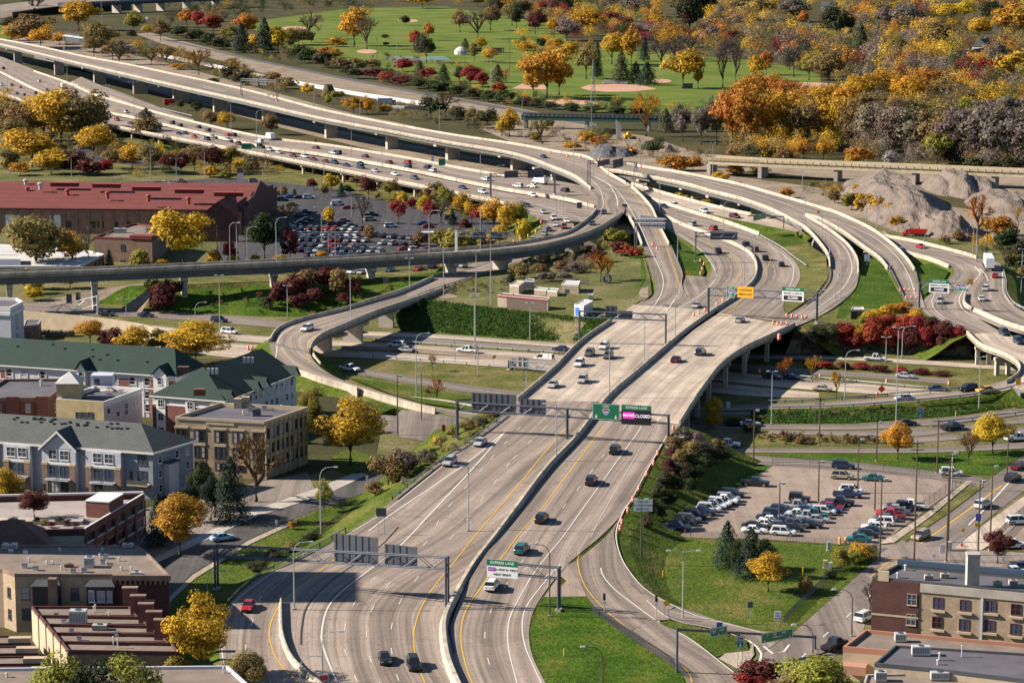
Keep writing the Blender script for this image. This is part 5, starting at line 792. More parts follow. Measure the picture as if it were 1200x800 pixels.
def car_meshes(ty):
 if ty in VMESH: return VMESH[ty]
 L, hw, secs, gb, gt, zb, zt, wb, wt, wx, wr = SPEC[ty]
 b = MB(); loft(b, secs, 0)
 rz = zt - .05; f = (rz - zb) / (zt - zb); mid = lambda p, q: p + (q - p) * f
 b.add(frus((mid(gb[0], gt[0]), mid(gb[1], gt[1])), gt, rz, zt + .01, mid(wb, wt) + .012, wt), FQ + [(3, 2, 1, 0)], 0)
 # pillars as narrow bands lying on the glass
 def pil(xb0, xb1, xt0, xt1):
  for s in (-1, 1): b.add([(xb0, s * (wb + .014), zb), (xb1, s * (wb + .014), zb), (xt1, s * (mid(wb, wt) + .014), rz), (xt0, s * (mid(wb, wt) + .014), rz)], [(0, 1, 2, 3) if s < 0 else (3, 2, 1, 0)], 0)
 g0, g1 = mid(gb[0], gt[0]), mid(gb[1], gt[1])
 pil(gb[1] - .10, gb[1] + .01, g1 - .10, g1 + .01); pil(gb[0] - .01, gb[0] + (.75 if ty == 'van' else .28), g0 - .01, g0 + (.7 if ty == 'van' else .22)); c = (gb[0] + gb[1]) / 2 + (.1 if ty != 'van' else .35); pil(c - .06, c + .06, c - .08, c + .03)
 if ty == 'van': pil(gb[0] + .9, c, g0 + .85, c - .05)
 # dark sills, bumper band and arches
 b.box((-L / 2 + .25, -hw * .93, zb * .22), (L / 2 - .25, hw * .93, zb * .34), 1)
 for x in wx:
  for s in (-1, 1):
   n = 12; r = wr * 1.16; b.add([(x + r * math.cos(2 * math.pi * i / n), s * (hw + .004), wr + r * math.sin(2 * math.pi * i / n)) for i in range(n)], [tuple(range(n)) if s < 0 else tuple(range(n))[::-1]], 1)
 b.add([(L / 2 + .006, -hw * .45, zb * .50), (L / 2 + .006, hw * .45, zb * .50), (L / 2 - .01, hw * .45, zb * .66), (L / 2 - .01, -hw * .45, zb * .66)], [(0, 1, 2, 3)], 1)
 if ty == 'pickup':
  b.add([(-2.68, -.78, 1.106), (-.95, -.78, 1.106), (-.95, .78, 1.106), (-2.68, .78, 1.106)], [(0, 1, 2, 3)], 1)
 if ty == 'suv':
  for s in (-1, 1): b.tube([(-1.8, s * .62, 1.79), (.2, s * .62, 1.79)], .025, 4, 1)
 for s in (-1, 1): b.box((gb[1] - .25, s * (hw + .06) - .07, zb + .02), (gb[1] - .1, s * (hw + .06) + .07, zb + .16), 1)
 body = b.me('body', [PAINT, TRIM])
 wn = MB(); wn.add(frus(gb, (g0, g1), zb - .02, rz, wb, mid(wb, wt)), FQ, 0); win = wn.me('window_glass', GLASS)
 wh = MB(); n = 14; wd = .22
 V = [(wr * math.cos(2 * math.pi * i / n), y, wr * math.sin(2 * math.pi * i / n)) for y in (-wd / 2, wd / 2) for i in range(n)]; wh.add(V, [(i, (i + 1) % n, n + (i + 1) % n, n + i) for i in range(n)] + [tuple(range(n))[::-1], tuple(n + i for i in range(n))], 0)
 for s in (-1, 1): wh.add([(wr * .62 * math.cos(2 * math.pi * i / n), s * (wd / 2 + .004), wr * .62 * math.sin(2 * math.pi * i / n)) for i in range(n)], [tuple(range(n)) if s > 0 else tuple(range(n))[::-1]], 1)
 wheel = wh.me('wheel', [TYRE, RIM])
 zh = zb * .68; hd = MB().box((-.02, -.19, -.075), (.02, .19, .075)).me('headlight', LAMPW); tl = MB().box((-.02, -.13, -.12), (.02, .13, .12)).me('tail_light', TAILR)
 fx = L / 2 - .035; lights = [('headlight', hd, fx - .02, hw * .62, zh), ('headlight', hd, fx - .02, -hw * .62, zh), ('tail_light', tl, -L / 2 + .02, hw * .68, zb * .80), ('tail_light', tl, -L / 2 + .02, -hw * .68, zb * .80)]
 far = MB(); me2 = [body, win]; far.V, far.F, far.mi, far.uv = list(b.V), list(b.F), list(b.mi), list(b.uv); far.add(wn.V, wn.F, 2)
 for x in wx:
  for s in (-1, 1): far.add([(v[0] + x, v[1] + s * (hw - .1), v[2] + wr) for v in wh.V], wh.F[:-2], 3)
 far.box((-L / 2 - .004, -hw * .8, zb * .72), (-L / 2 + .03, -hw * .5, zb * .95), 4); far.box((-L / 2 - .004, hw * .5, zb * .72), (-L / 2 + .03, hw * .8, zb * .95), 4); far.box((L / 2 - .06, -hw * .8, zb * .6), (L / 2 + .004, -hw * .42, zb * .76), 5); far.box((L / 2 - .06, hw * .42, zb * .6), (L / 2 + .004, hw * .8, zb * .76), 5)
 VMESH[ty] = (body, win, wheel, wx, hw, wr, lights, far.me('car_body', [PAINT, TRIM, GLASS, TYRE, TAILR, LAMPW])); return VMESH[ty]
CC = {'w': (.72, .72, .70), 's': (.36, .37, .38), 'k': (.012, .012, .015), 'g': (.10, .105, .115), 'r': (.40, .014, .018), 'b': (.018, .03, .075), 't': (.01, .12, .115), 'y': (.70, .40, .01), 'd': (.40, .33, .23), 'u': (.03, .12, .40), 'm': (.12, .012, .02), 'l': (.35, .52, .62)}
CN = {'w': 'white', 's': 'silver', 'k': 'black', 'g': 'dark grey', 'r': 'red', 'b': 'navy', 't': 'teal', 'y': 'yellow', 'd': 'beige', 'u': 'bright blue', 'm': 'maroon', 'l': 'pale blue'}
TY = {'s': 'sedan', 'u': 'suv', 'p': 'pickup', 'v': 'van', 'j': 'jeep'}; TW = {'sedan': 'sedan', 'suv': 'suv', 'pickup': 'pickup truck', 'van': 'van', 'jeep': 'boxy off-roader'}
def car(p, ang, ty, col, place, anchor, label=None, group=None, far=None):
 sc_ = scale(proj(p)[1], p.z); far = sc_ < 3.7 if far is None else far; body, win, wheel, wx, hw, wr, lights, fm = car_meshes(ty); c = CC[col]; f = random.uniform(.85, 1.15); c = (c[0] * f, c[1] * f, c[2] * f, 1)
 lb = label or '%s %s %s' % (CN[col], TW[ty], place); gp = group or 'vehicles ' + place; nm = {'sedan': 'car', 'suv': 'suv_car', 'jeep': 'jeep_car'}.get(ty, ty + '_truck' if ty == 'pickup' else ty); cat = {'pickup': 'pickup truck', 'van': 'van'}.get(ty, 'car')
 if far:
  o = obj(nm, fm, None, p, ang); o.color = c; return tag(o, lb, cat, gp, anchor)
 t = thing(nm, lb, cat, p, ang, gp, anchor); o = obj('body', body, t); o.color = c; obj('window_glass', win, t)
 for x in wx:
  for s in (-1, 1): obj('wheel', wheel, t, (x, s * (hw - .1), wr))
 for nm_, me, x, y, z in lights: obj(nm_, me, t, (x, y, z))
 return t
def road_dir(p, keys):
 best = None
 for _, L, Rr in (e for k in ([keys] if isinstance(keys, str) else keys) for e in ROADS[k]):
  if L is None: continue
  Mid = (L + Rr) / 2; D = ((Mid[:, :2] - np.array([p.x, p.y])) ** 2).sum(1); i = int(np.argmin(D))
  if best is None or D[i] < best[0]: a, b = Mid[max(i - 1, 0)], Mid[min(i + 1, len(Mid) - 1)]; best = (D[i], math.atan2(b[1] - a[1], b[0] - a[0]))
 return best[1]
def drive(place, anchor, keys, data):
 """x y typecolour sense per car; sense + runs with the road's own order of stations, - against it"""
 keys = [keys] if isinstance(keys, str) else keys
 for ln in data.split(';'):
  f = ln.split()
  if not f: continue
  x, y = float(f[0]), float(f[1]); p = on(x, y + .75 * scale(y, 4), keys)
  a = road_dir(p, keys) + (math.pi if f[3] == '-' else 0); car(p, a, TY[f[2][0]], f[2][1], place, anchor)
def park(place, anchor, keys, ang, data, jit=.05):
 for ln in data.split(';'):
  f = ln.split()
  if not f: continue
  x, y = float(f[0]), float(f[1]); p = on(x, y + .75 * scale(y, 0), keys); car(p, R(ang) + random.uniform(-jit, jit), TY[f[2][0]], f[2][1], place, anchor)
# mainline
drive('driving toward the long sign gantry', AN['br'], ['ml', 'mlt2'], '563 517 ss +;527 540 us +')
drive('in the cluster crossing the wide bridge', AN['pump'], ['mlt2', 'mlt'], '648 449.5 ss +;683 444 us +;679 425 uw +;691 413 ug +;713 416 ug +;708 405 uw +')
drive('leaving the frame on the curving highway', AN['br'], ['ml'], '451 769 sk +;485 776 uk +')
drive('on the shaded exit lane', AN['br'], ['ml'], '291 708 sr +')
drive('climbing the highway away from the express lane sign', AN['br'], ['mr', 'mrt'], '721 526 uk -;693 562 uk -;635 606 uk -;612 642 ut -;577 684 uw -')
drive('heading away over the wide bridge', AN['br'], ['mrt'], '792 420 sm -;821 412 ub -')
drive('by the yellow merge sign', AN['semi'], ['rf', 'mrt'], '867 374 ss -')
drive('on the curved roadway behind the yellow merge sign', AN['semi'], ['rf'], '874 286 uk -;885 292 um -;897 302 uk -;916 309 sk -;836 267 ur -;811 262 us -')
drive('coming round the inner curve by the cones', AN['semi'], ['lf', 'gp'], '842 294 uk +;816 357 ss +')
drive('on the underpass road below the branching flyover', AN['semi'], ['ar'], '861 253 um +;826 247 uw +;791 240 uw +;778 241 sb +')
drive('at the flyover split', AN['pump'], ['lv', 'uv'], '708 248 sb +;694 261 sb +')
drive('alone on the flyover', AN['pump'], ['uv'], '637 183 sb +')
drive('on the road by the gravel yard', AN['taxi'], ['rr'], '1079 288 sr +;1166 322 sr -;1155 337 uw -;1150 349 sw -;1102 352 us +;1177 389 ub +')
drive('on the loop ramp', AN['br'], ['lr2'], '1194 399 ub +;1155 455.5 sy +;1134 454 uk +;1060 465 ss +')
drive('on the sunken freeway past the bridge columns', AN['taxi'], ['i'], '1099 454 sb +;1061 439 ss +;1026 419 pw +;929 441 sb +;964 454 sd +;905 440 sb +')
drive('on the lower frontage roads', AN['taxi'], ['i'], '1062 494 sk +;1116 499 pk +;879 495 ss +;852 519.5 pw +;838 521 ps +;1192 512 pw +')
drive('on the sunken freeway before the bridge', AN['br'], ['i'], '465 403 uw -;475 408.5 ss -;548 409.5 pw -;637 420 vw -;657 407.5 sb -;410 431 pw +')
drive('on the road below the grey viaduct', AN['vi'], ['i'], '171 368 sb +;125 366.5 sk +;257 374 uk +;269 387.5 uw +')
drive('on the loop ramp bridge', AN['vi'], ['lr'], '360 384 uw +'); drive('below the loop ramp bridge', AN['vi'], ['i'], '419 386 sb +')
drive('in the queue behind the grey viaduct', AN['vi'], ['bank', 'lr'], '542 310.5 us +;506 312 uk +;490 314 sr +;457 315.5 sb +;412 317.5 sw +;424 318 ss +')
drive('on the exit loop below the flyover', AN['fl'], ['lr', 'c1'], '617 240 sb +;637 247.5 ss +;649 255 uw +;664 258 sw +;651 262.5 sw +;661 265 pr +;643 268 sb +;638 273 ss +;624 280 ss +')
TC_ = 'in the jam on the near freeway lanes'; TF = 'on the far freeway lanes under the flyover'
drive(TC_, AN['hut'], ['c1'], '24 102 sr +;14 99.5 sk +;42 109 ub +;20 109 sg +;29 111 sk +;8 105 ss +;2 99 uw +;42 116 uw +;122 137 ur +;137 140 ur +;153 144 sm +;187 146 uw +;186 150 sb +;210 156 sb +;217.5 155.5 sb +;228 159.5 sr +;243 162.5 uk +;249 159.5 ss +;267.5 163.5 uw +;280 168 um +;295 171 sk +;305 171 uk +;316 175 uw +;327 178 ss +;344 182 sm +;357.5 183 uw +;367 186 sm +;382 188.5 sm +;392.5 190 ub +;406 193 sb +;422.5 191 sk +;423 195.5 ub +;440 199.5 ss +;463 203.5 sw +;486 208 ug +;542 219 sb +;566 224.5 uw +;625 228 sw +')
drive(TF, AN['hut'], ['c2'], '46 95 uw -;55 105 sk -;4 80 uk -;125 122.5 ss -;148 131 pw -;202 143.5 uk -;211 147 uk -;233 148.5 sk -;244 152.5 uk -;267 157.5 sr -;274 158 uk -;370 172.5 sm -;391 179 pw -;396 178.5 um -;428 182.5 sm -;456 189.5 sm -;477.5 190 ur -;478 195 ub -;501 195.5 uk -;507 199.5 uw -;569 209.5 uw -;607 217.5 uw -;624 217.5 sw -;662 222.5 uk -;125 113 sr -;304 166 vw -')
# parking lots
park('in the row against the brush slope', AN['br'], ['lot', 'g0'], -16, '778 617.5 ub;792 616.5 pb;796 610 pk;807 607 ug;814 602.5 um;822 598 pb;831 594.5 uw;835 591 pw;843 588 uw;848 585.5 pw;853 582.5 us;858 577.5 uk')
park('in the middle rows of the asphalt lot', AN['br'], ['lot', 'g0'], -14, '884 619.5 sw;918 622 uw;884 614.5 sk;898 612 sw;904 608 sw;901 604.5 sb;908 601 ub;916 597 ub;934 591.5 ps;937 583 jk;928 617 sk;934 613 ug;941.5 610 sg;945 604 ps;953 601.5 pt;965 598 uw;972 595 sb;974 592 sr;976 589 sk;984 587 pk;914 614 sg;921 609 sb;926 605 ss;936 600 sw;944 596 sb;958 607 ss;950 613 sk')
park('by itself in the open part of the asphalt lot', AN['lot'], ['lot', 'g0'], -14, '885 564.5 pk;993 578 pb;997.5 573 uw;987 556.5 ud')
park('by itself in the open part of the asphalt lot', AN['lot'], ['lot', 'g0'], 166, '1023 558.5 st')
park('in the row along the chain link fence', AN['lot'], ['lot', 'g0'], 168, '1006 629.5 st;1014 624 sk;1020 620 sk;1024 615.5 sw;1033 610.5 uw;1037 605.5 sg;1044 602.5 pr;1041 598 sr;1052 598 sg;1047 594.5 ss;1056 592.5 pk;1067 591 pw')
park('on the side street behind the lot', AN['lot'], ['i'], -8, '988 544.5 ub;1115 552.5 uw')
park('on the sloping street', AN['lot'], ['st'], 52, '1152 589.5 uw;1187 559 uk;1194 545 um'); park('on the sloping street', AN['lot'], ['st'], 232, '1079 626.5 ud')
park('in the corner lots across the street', AN['lot'], ['st', 'g0'], 10, '1194 609 uw;1187 637 uw;1188 670 pw;1197 662 sb')
park('beside the dark brick building', AN['lot'], ['st'], 54, '1014 721 uw;978 754 pk')
park('parked along the shaded street', AN['tan'], ['lst'], 30, '261 628 sl')
# crowded far lot, row by row
def lot_row(place, x0, y0, x1, y1, n, ang, pal, skip=()):
 for i in range(n):
  if i in skip: continue
  x, y = x0 + (x1 - x0) * i / max(n - 1, 1), y0 + (y1 - y0) * i / max(n - 1, 1); p = on(x, y + 1.5, ['flot', 'g0']); car(p, R(ang) + random.uniform(-.06, .06) + (math.pi if random.random() < .4 else 0), random.choice(['sedan', 'sedan', 'suv', 'suv', 'pickup']), random.choice(pal), place, AN['wh'])
LP = 'wwsskkggbbrmt'
for nm_, *a in (('first', 342, 268.5, 424, 268.5, 9), ('second', 343, 274.5, 428, 275.5, 10), ('third', 344, 281, 428, 282, 10), ('fourth', 346, 287, 424, 289, 8), ('fifth', 352, 293.5, 446, 294.5, 10), ('sixth', 362, 299, 428, 300, 8)): lot_row('in the %s packed row of the crowded lot' % nm_, *a, 65, LP)
lot_row('in the short row beside the golden lot shrub', 438, 276, 482, 279, 5, 65, 'wwskg'); lot_row('in the short row beside the golden lot shrub', 448, 285, 486, 287, 4, 65, 'wskw'); lot_row('by the lot booth', 474, 292, 500, 294, 3, 20, 'rws')
park('at the upper end of the crowded lot', AN['wh'], ['flot', 'g0'], 12, '331 233.5 uk;340 230 su;351 230.5 sk;362 230.5 uw;396 238.5 vw;408 242.5 sr;435 251 pk;434 256.5 ud;458 264 uw;315 238.5 sb;316 245 sr;320 241 sw;343 239 sg;357 248 pk;352 251.5 ug;360 256.5 sb;354 259.5 sb;347 263 sk;403 257.5 sr;391 262.5 uk;402 262 ub;412 263.5 sk;497 261 su;502 264.5 sr;528 255 uk')
park('in the small lot behind the warehouse', AN['wh'], ['flot', 'g0'], 5, '162 220 uk;172 219.5 sk;187 216 uk;193 214 sw;212 212 pd;298 211.5 us;112 217 sw;165 218 sw;236 226 sw')
park('near the tree belt parking', AN['wh'], ['flot', 'g0'], -60, '135 173 uk;140 177 ub;145 180 uw;70 169 uk;90 174 uw')
# trucks
def truck(p, ang, kind, label, s=1.):
 t = thing({'box': 'box_truck', 'semi': 'semi_truck', 'dump': 'dump_truck', 'trailer': 'cargo_trailer'}[kind], label, 'truck', p, ang)
 cabc = {'box': 'w', 'semi': 'w', 'dump': 'r', 'trailer': 'r'}[kind]; c = (*CC[cabc], 1); L = {'box': 7, 'semi': 14, 'dump': 8, 'trailer': 7}[kind]; bw = 1.22
 if kind == 'box': o = MB().box((-3.5, -bw, .9), (1.4, bw, 3.4)).build('cargo_box', PAINT, t); o.color = (.75, .75, .75, 1)
 if kind == 'semi': o = MB().box((-8, -bw, 1.15), (4.2, bw, 4.05)).build('cargo_box', PAINT, t); o.color = (.82, .82, .82, 1)
 if kind == 'trailer': o = MB().box((-3.5, -bw, 1.0), (2.5, bw, 3.5)).build('cargo_box', PAINT, t); o.color = (.5, .02, .03, 1)
 if kind == 'dump':
  m = MB(); m.add(frus((-4, 1.5), (-4.4, 1.9), 1.1, 2.6, 1.1, 1.3), [(0, 1, 5, 4), (1, 2, 6, 5), (2, 3, 7, 6), (3, 0, 4, 7), (3, 2, 1, 0)]); o = m.build('dump_bed', PAINT, t); o.color = c
 x0 = {'box': 1.6, 'semi': 4.8, 'dump': 2.0, 'trailer': 2.8}[kind]
 if kind != 'trailer':
  m = MB(); loft(m, [(x0, 1.1, .6, 2.5), (x0 + .9, 1.12, .55, 2.6), (x0 + 1.2, 1.1, .55, 1.7), (x0 + 2.1, .95, .6, 1.5), (x0 + 2.25, .8, .7, 1.3)]); o = m.build('cab', PAINT, t); o.color = c
  m = MB(); m.add([(x0 + .92, -.95, 1.75), (x0 + .92, .95, 1.75), (x0 + .93, .9, 2.4), (x0 + .93, -.9, 2.4)], [(0, 1, 2, 3)]); m.box((x0 + .3, -1.135, 1.65), (x0 + .85, 1.135, 2.3)); m.build('window_glass', GLASS, t)
 wm2 = shared('truck_wheel', lambda: MB().tube([(0, -.15, 0), (0, .15, 0)], .48, 12).me('wheel', TYRE))
 for x in {'box': (-2.4, 2.9), 'semi': (-7, -5.8, 3.6, 4.7, 6.4), 'dump': (-2.6, -1.4, 3.4), 'trailer': (-2.5, -1.4)}[kind]:
  for s2 in (-1, 1): obj('wheel', wm2, t, (x, s2 * 1.02, .48))
 m = MB(); m.box((-L / 2 if kind != 'semi' else -8, -.5, .7), (x0 + .2, .5, .9)); m.build('frame', TRIM, t); return t
def rp(x, y, key, sgn=1): p = on(x, y, [key]); return p, road_dir(p, key) + (0 if sgn > 0 else math.pi)
p, a = rp(1158, 314, 'rr', -1); truck(p, a, 'semi', 'white semi truck with a long box trailer by the gravel yard')
p, a = rp(74, 104, 'c2', -1); tt = truck(p, a, 'box', 'yellow and green sided box truck on the freeway under the flyover'); tt.children[0].color = (.62, .60, .12, 1)
p, a = rp(316, 164, 'c2', -1); truck(p, a, 'box', 'white box truck on the far freeway lanes by a silver pole')
p, a = rp(633, 216, 'c2', -1); tt = truck(p, a, 'box', 'white and red box truck behind the dark sign gantry')
p = P(1072, 277, 0); truck(p, R(160), 'dump', 'red dump truck parked in front of the sand heaps')
p = P(199, 123, 0); truck(p, R(20), 'trailer', 'red container trailer under the tall flyover piers')
p = P(173, 24, 0); tt = truck(p, R(80), 'box', 'pale truck under the dark overpass at the top edge')
# ================================================================ LAMPS, GANTRIES, SIGNS
def lamp(x, y, top, kind, place, anchor, keys=None, z=0., side=1, col='steel', label=None):
 """x, y: foot; top: pixel row of its head; kind S single curved arm, D double arm, W wooden or bronze pole with box lamp, H tall straight pole"""
 p = on(x, y, keys) if keys else P(x, y, z); h = max(4., (y - top) / scale(y, p.z) * 1.015); m_ = {'steel': STEEL, 'bronze': BRONZE, 'wood': WOODP}[col]; cn = {'steel': 'steel', 'bronze': 'bronze', 'wood': 'wooden'}[col]
 kn = {'S': 'curved lamp', 'D': 'two-headed lamp', 'W': 'box lamp pole', 'H': 'straight lamp pole', 'P': 'utility pole'}[kind]
 t = thing('utility_pole' if kind == 'P' else 'street_lamp', label or '%s %s %s' % (cn, kn, place), 'utility pole' if kind == 'P' else 'street lamp', p, 0, 'lamps and poles ' + place, anchor)
 r = .14 if kind in 'PW' else .11; th = h - (1.6 if kind == 'S' else 0); MB().tube([(0, 0, -.5), (0, 0, th * .5), (0, 0, th)], [r * 1.25, r, r * .7], 8).build('pole', m_, t)
 MB().box((-.25, -.25, -.3), (.25, .25, .25)).build('base', CONC, t)
 if kind == 'S':
  a = [(0, 0, th)] + [(side * 2.6 * math.sin(u), 0, th + 1.6 * (1 - math.cos(u))) for u in (.5, .9, 1.3)]; a = [(0, 0, th), (side * .35, 0, th + .9), (side * 1.1, 0, th + 1.45), (side * 2.6, 0, th + 1.6)]; MB().tube(a, .065, 6).build('arm', m_, t)
  m = MB(); m.add(frus((side * 2.5, side * 3.35), (side * 2.6, side * 3.2), th + 1.48, th + 1.70, .17, .10) if side > 0 else frus((-3.35, -2.5), (-3.2, -2.6), th + 1.48, th + 1.70, .17, .10), FQ + [(3, 2, 1, 0)]); m.build('lamp_head', METALW, t)
 elif kind in 'DH':
  w = 2.4 if kind == 'D' else .9
  for s in (-1, 1):
   MB().tube([(0, 0, h - .25), (s * w * .5, 0, h + .05), (s * w, 0, h + .1)], .055, 6).build('arm', m_, t); m = MB(); m.add(frus((s * w - .42, s * w + .42), (s * w - .3, s * w + .3), h, h + .2, .17, .1), FQ + [(3, 2, 1, 0)]); m.build('lamp_head', METALW, t)
 elif kind == 'W':
  m = MB(); m.box((-.1, -.1, h - .12), (side * 1.0 if side > 0 else .1, .1, h)) if side > 0 else m.box((-1.0, -.1, h - .12), (.1, .1, h)); m.build('arm', m_, t); m = MB(); m.box((.7 * side - .35, -.25, h - .3), (.7 * side + .35, .25, h + .1)); m.build('lamp_head', METALW, t)
 else:
  for zz in (h - .6, h - 1.7): MB().box((-1.1, -.06, zz), (1.1, .06, zz + .14)).build('cross_arm', WOODP, t)
 return t
def lamps(place, anchor, data, keys=None, z=0.):
 for ln in data.split(';'):
  f = ln.split(); c = {'s': 'steel', 'b': 'bronze', 'w': 'wood'}[f[3][1]]; lamp(float(f[0]), float(f[1]), float(f[2]), f[3][0], place, anchor, keys, float(f[4]) if len(f) > 4 else z, -1 if f[3].endswith('-') else 1, c)
lamps('on the median of the wide highway', AN['br'], '549 622 545 Ds;652 540 473 Ds;714 466 402 Hs;755 425 372 Hs;791 396 338 Hs;838 362 308 Hs;872 337 290 Hs;884 305 276 Hs;794 308 262 Hs', ['ml', 'mr', 'mrt', 'mlt2', 'rf', 'lf', 'gp'])
lamps('at the edge of the curving highway', AN['br'], '345 714 633 Ss;378 799 738 Ss;243 700 668 Ss;352 805 767 Ss;376 628 546 Ss', ['ml', 'vl'])
lamps('on the green mound by the on ramp', AN['lot'], '644 722 636 Sb-;706 803 756 Sb-', ['lawnb', 'mr'])
lamps('on the lawn below the parked cars', AN['lot'], '800 730 644 Ds;751 662 584 Hb', ['lawn', 'or', 'mr_bank_r', 'g0'])
lamps('beside the sloping street', AN['lot'], '998 745 689 Sb-;952 790 730 Sb-;1031 655 560 Wb;1071 663 515 Pw;1111 635 530 Pw;1109 658 548 Pw;1146 650 562 Wb;1160 645 545 Ww', ['st', 'g0'])
lamps('in the asphalt lot', AN['lot'], '913 617 565 Wb;959 588 540 Wb;1025 598 555 Wb;1005 577 514 Wb;1098 555 490 Pw', ['lot', 'g0'])
lamps('along the side street behind the lot', AN['br'], '883 541 480 Wb;1027 540 494 Wb;960 522 464 Pw;1115 575 530 Ws;1180 560 510 Wb', ['g0', 'i'])
lamps('beside the lower freeway past the bridge', AN['taxi'], '904 497 435 Hs;990 468 410 Ss;1050 495 384 Hs;1147 480 418 Hs;1038 424 395 Hs;955 388 350 Hs', ['g0', 'i', 'rv1'])
lamps('on the sumac bank', AN['taxi'], '978 382 300 Ds;984 380 305 Hs;1057 420 382 Ss;962 378 340 Hs', ['sumac', 'rvg', 'g0'])
lamps('beside the lower freeway before the bridge', AN['br'], '556 412 347 Hs;557 420 345 Hs;533 424 400 Hs;488 468 390 Ss;494 492 428 Sb;466 510 440 Wb;560 440 405 Hs;621 398 355 Hs;558 345 295 Hs;617 465 430 Hs', ['g0', 'i', 'ivy', 'pump'])
lamps('below the grey viaduct', AN['vi'], '258 388 323 Hs;229 375 354 Ss;148 372 350 Ds;337 373 335 Hs;411 376 320 Hs;480 340 303 Hs;520 352 285 Hs;575 358 282 Hs', ['g0', 'i', 'bank', 'pump', 'lr'])
lamps('on the grey viaduct', AN['wh'], '324 307 255 Ss;563 292 241 Ss;535 295 273 Hs;503 297 247 Ss', ['lv'])
lamps('in the crowded lot', AN['wh'], '377 285 243 Ds;412 255 225 Ds;385 305 270 Hs;393 303 268 Hs;360 305 275 Hs;503 295 247 Ds;513 293 262 Ss;452 262 247 Ds;380 225 190 Ds;308 222 196 Hs', ['flot', 'g0'])
lamps('behind the red roofed warehouse', AN['wh'], '207 221 186 Ds;177 210 170 Ds;240 210 174 Ds;84 210 182 Ds;240 205 173 Ds;268 228 215 Ds;142 222 207 Ds;289 205 186 Ds;13 215 200 Ds;45 160 145 Ds;38 160 143 Ds;4 186 158 Ds;278 322 262 Hs;290 320 266 Ss;270 325 261 Ss;288 300 266 Pw;255 310 264 Pw;104 318 280 Pw', ['flot', 'g0'])
lamps('along the jammed freeway', AN['hut'], '17 95 62 Ds;9 98 74 Ds;79 100 78 Hs;157 135 97 Ds;127 125 100 Hs;271 158 121 Hs;301 178 130 Ss;412 186 152 Hs;448 210 175 Hs;525 226 205 Hs;581 233 194 Ss;563 205 180 Hs;640 258 225 Hs;620 270 242 Hs;652 272 233 Hs;688 258 225 Ds;660 252 230 Hs', ['c1', 'c2', 'g0'])
lamps('on the tall flyover', AN['fl'], '62 58 32 Hs;160 76 55 Hs;258 98 80 Hs;95 62 46 Hs;345 128 118 Hs;368 124 102 Hs;422 138 115 Hs;515 152 125 Hs;614 169 135 Hs;672 202 160 Hs;695 208 170 Hs;713 205 175 Hs;750 195 165 Hs', ['uv', 'rv'])
lamps('on the branching flyovers', AN['sand'], '835 210 168 Hs;743 225 200 Hs;773 248 210 Ss;848 264 236 Ss;940 235 200 Hs;943 262 222 Hs;1045 312 290 Ss;963 278 252 Hs;972 300 268 Hs;983 360 320 Hs', ['rv', 'rv1', 'rv2', 'rf', 'ar', 'g0'])
lamps('by the right hand roads', AN['sand'], '1027 268 230 Hs;1015 265 234 Hs;1140 298 265 Hs;1144 305 262 Hs;1082 315 272 Ss;1156 298 250 Pw;1197 330 292 Hs;1196 358 325 Hs;1104 362 340 Hs;1176 420 395 Hs;1042 345 295 Ss', ['g0', 'rr', 'rv2'])
lamps('in the far park', AN['fg'], '465 88 38 Hs;575 110 55 Hs;442 70 45 Pw;597 90 48 Pw;545 85 60 Pw;120 30 0 Hs;119 34 -10 Hs;258 20 -2 Hs;278 44 5 Pw;205 32 2 Pw;220 25 2 Hs;355 70 28 Pw;693 160 125 Hs;612 150 115 Hs;560 60 40 Pw;773 82 58 Hs;906 110 94 Hs;862 95 66 Hs', None)
def lattice(x, y, top, label):
 p = P(x, y); h = (y - top) / scale(y); t = thing('lattice_tower', label, 'tower', p); w = h * .05
 for sx in (-1, 1):
  for sy in (-1, 1): MB().tube([(sx * w, sy * w, 0), (sx * w * .15, sy * w * .15, h)], .14, 5).build('leg', STEEL, t)
 m = MB()
 for i in range(9):
  f0, f1 = i / 9, (i + 1) / 9; a, b = w * (1 - .85 * f0), w * (1 - .85 * f1)
  for s in (-1, 1): m.tube([(-a, s * a, h * f0), (b, s * b, h * f1)], .07, 4); m.tube([(a, s * a, h * f0), (-b, s * b, h * f1)], .07, 4); m.tube([(s * a, -a, h * f0), (s * b, b, h * f1)], .07, 4)
 m.build('bracing', STEEL, t)
lattice(695, 124, 70, 'steel lattice tower standing in front of the ball field')
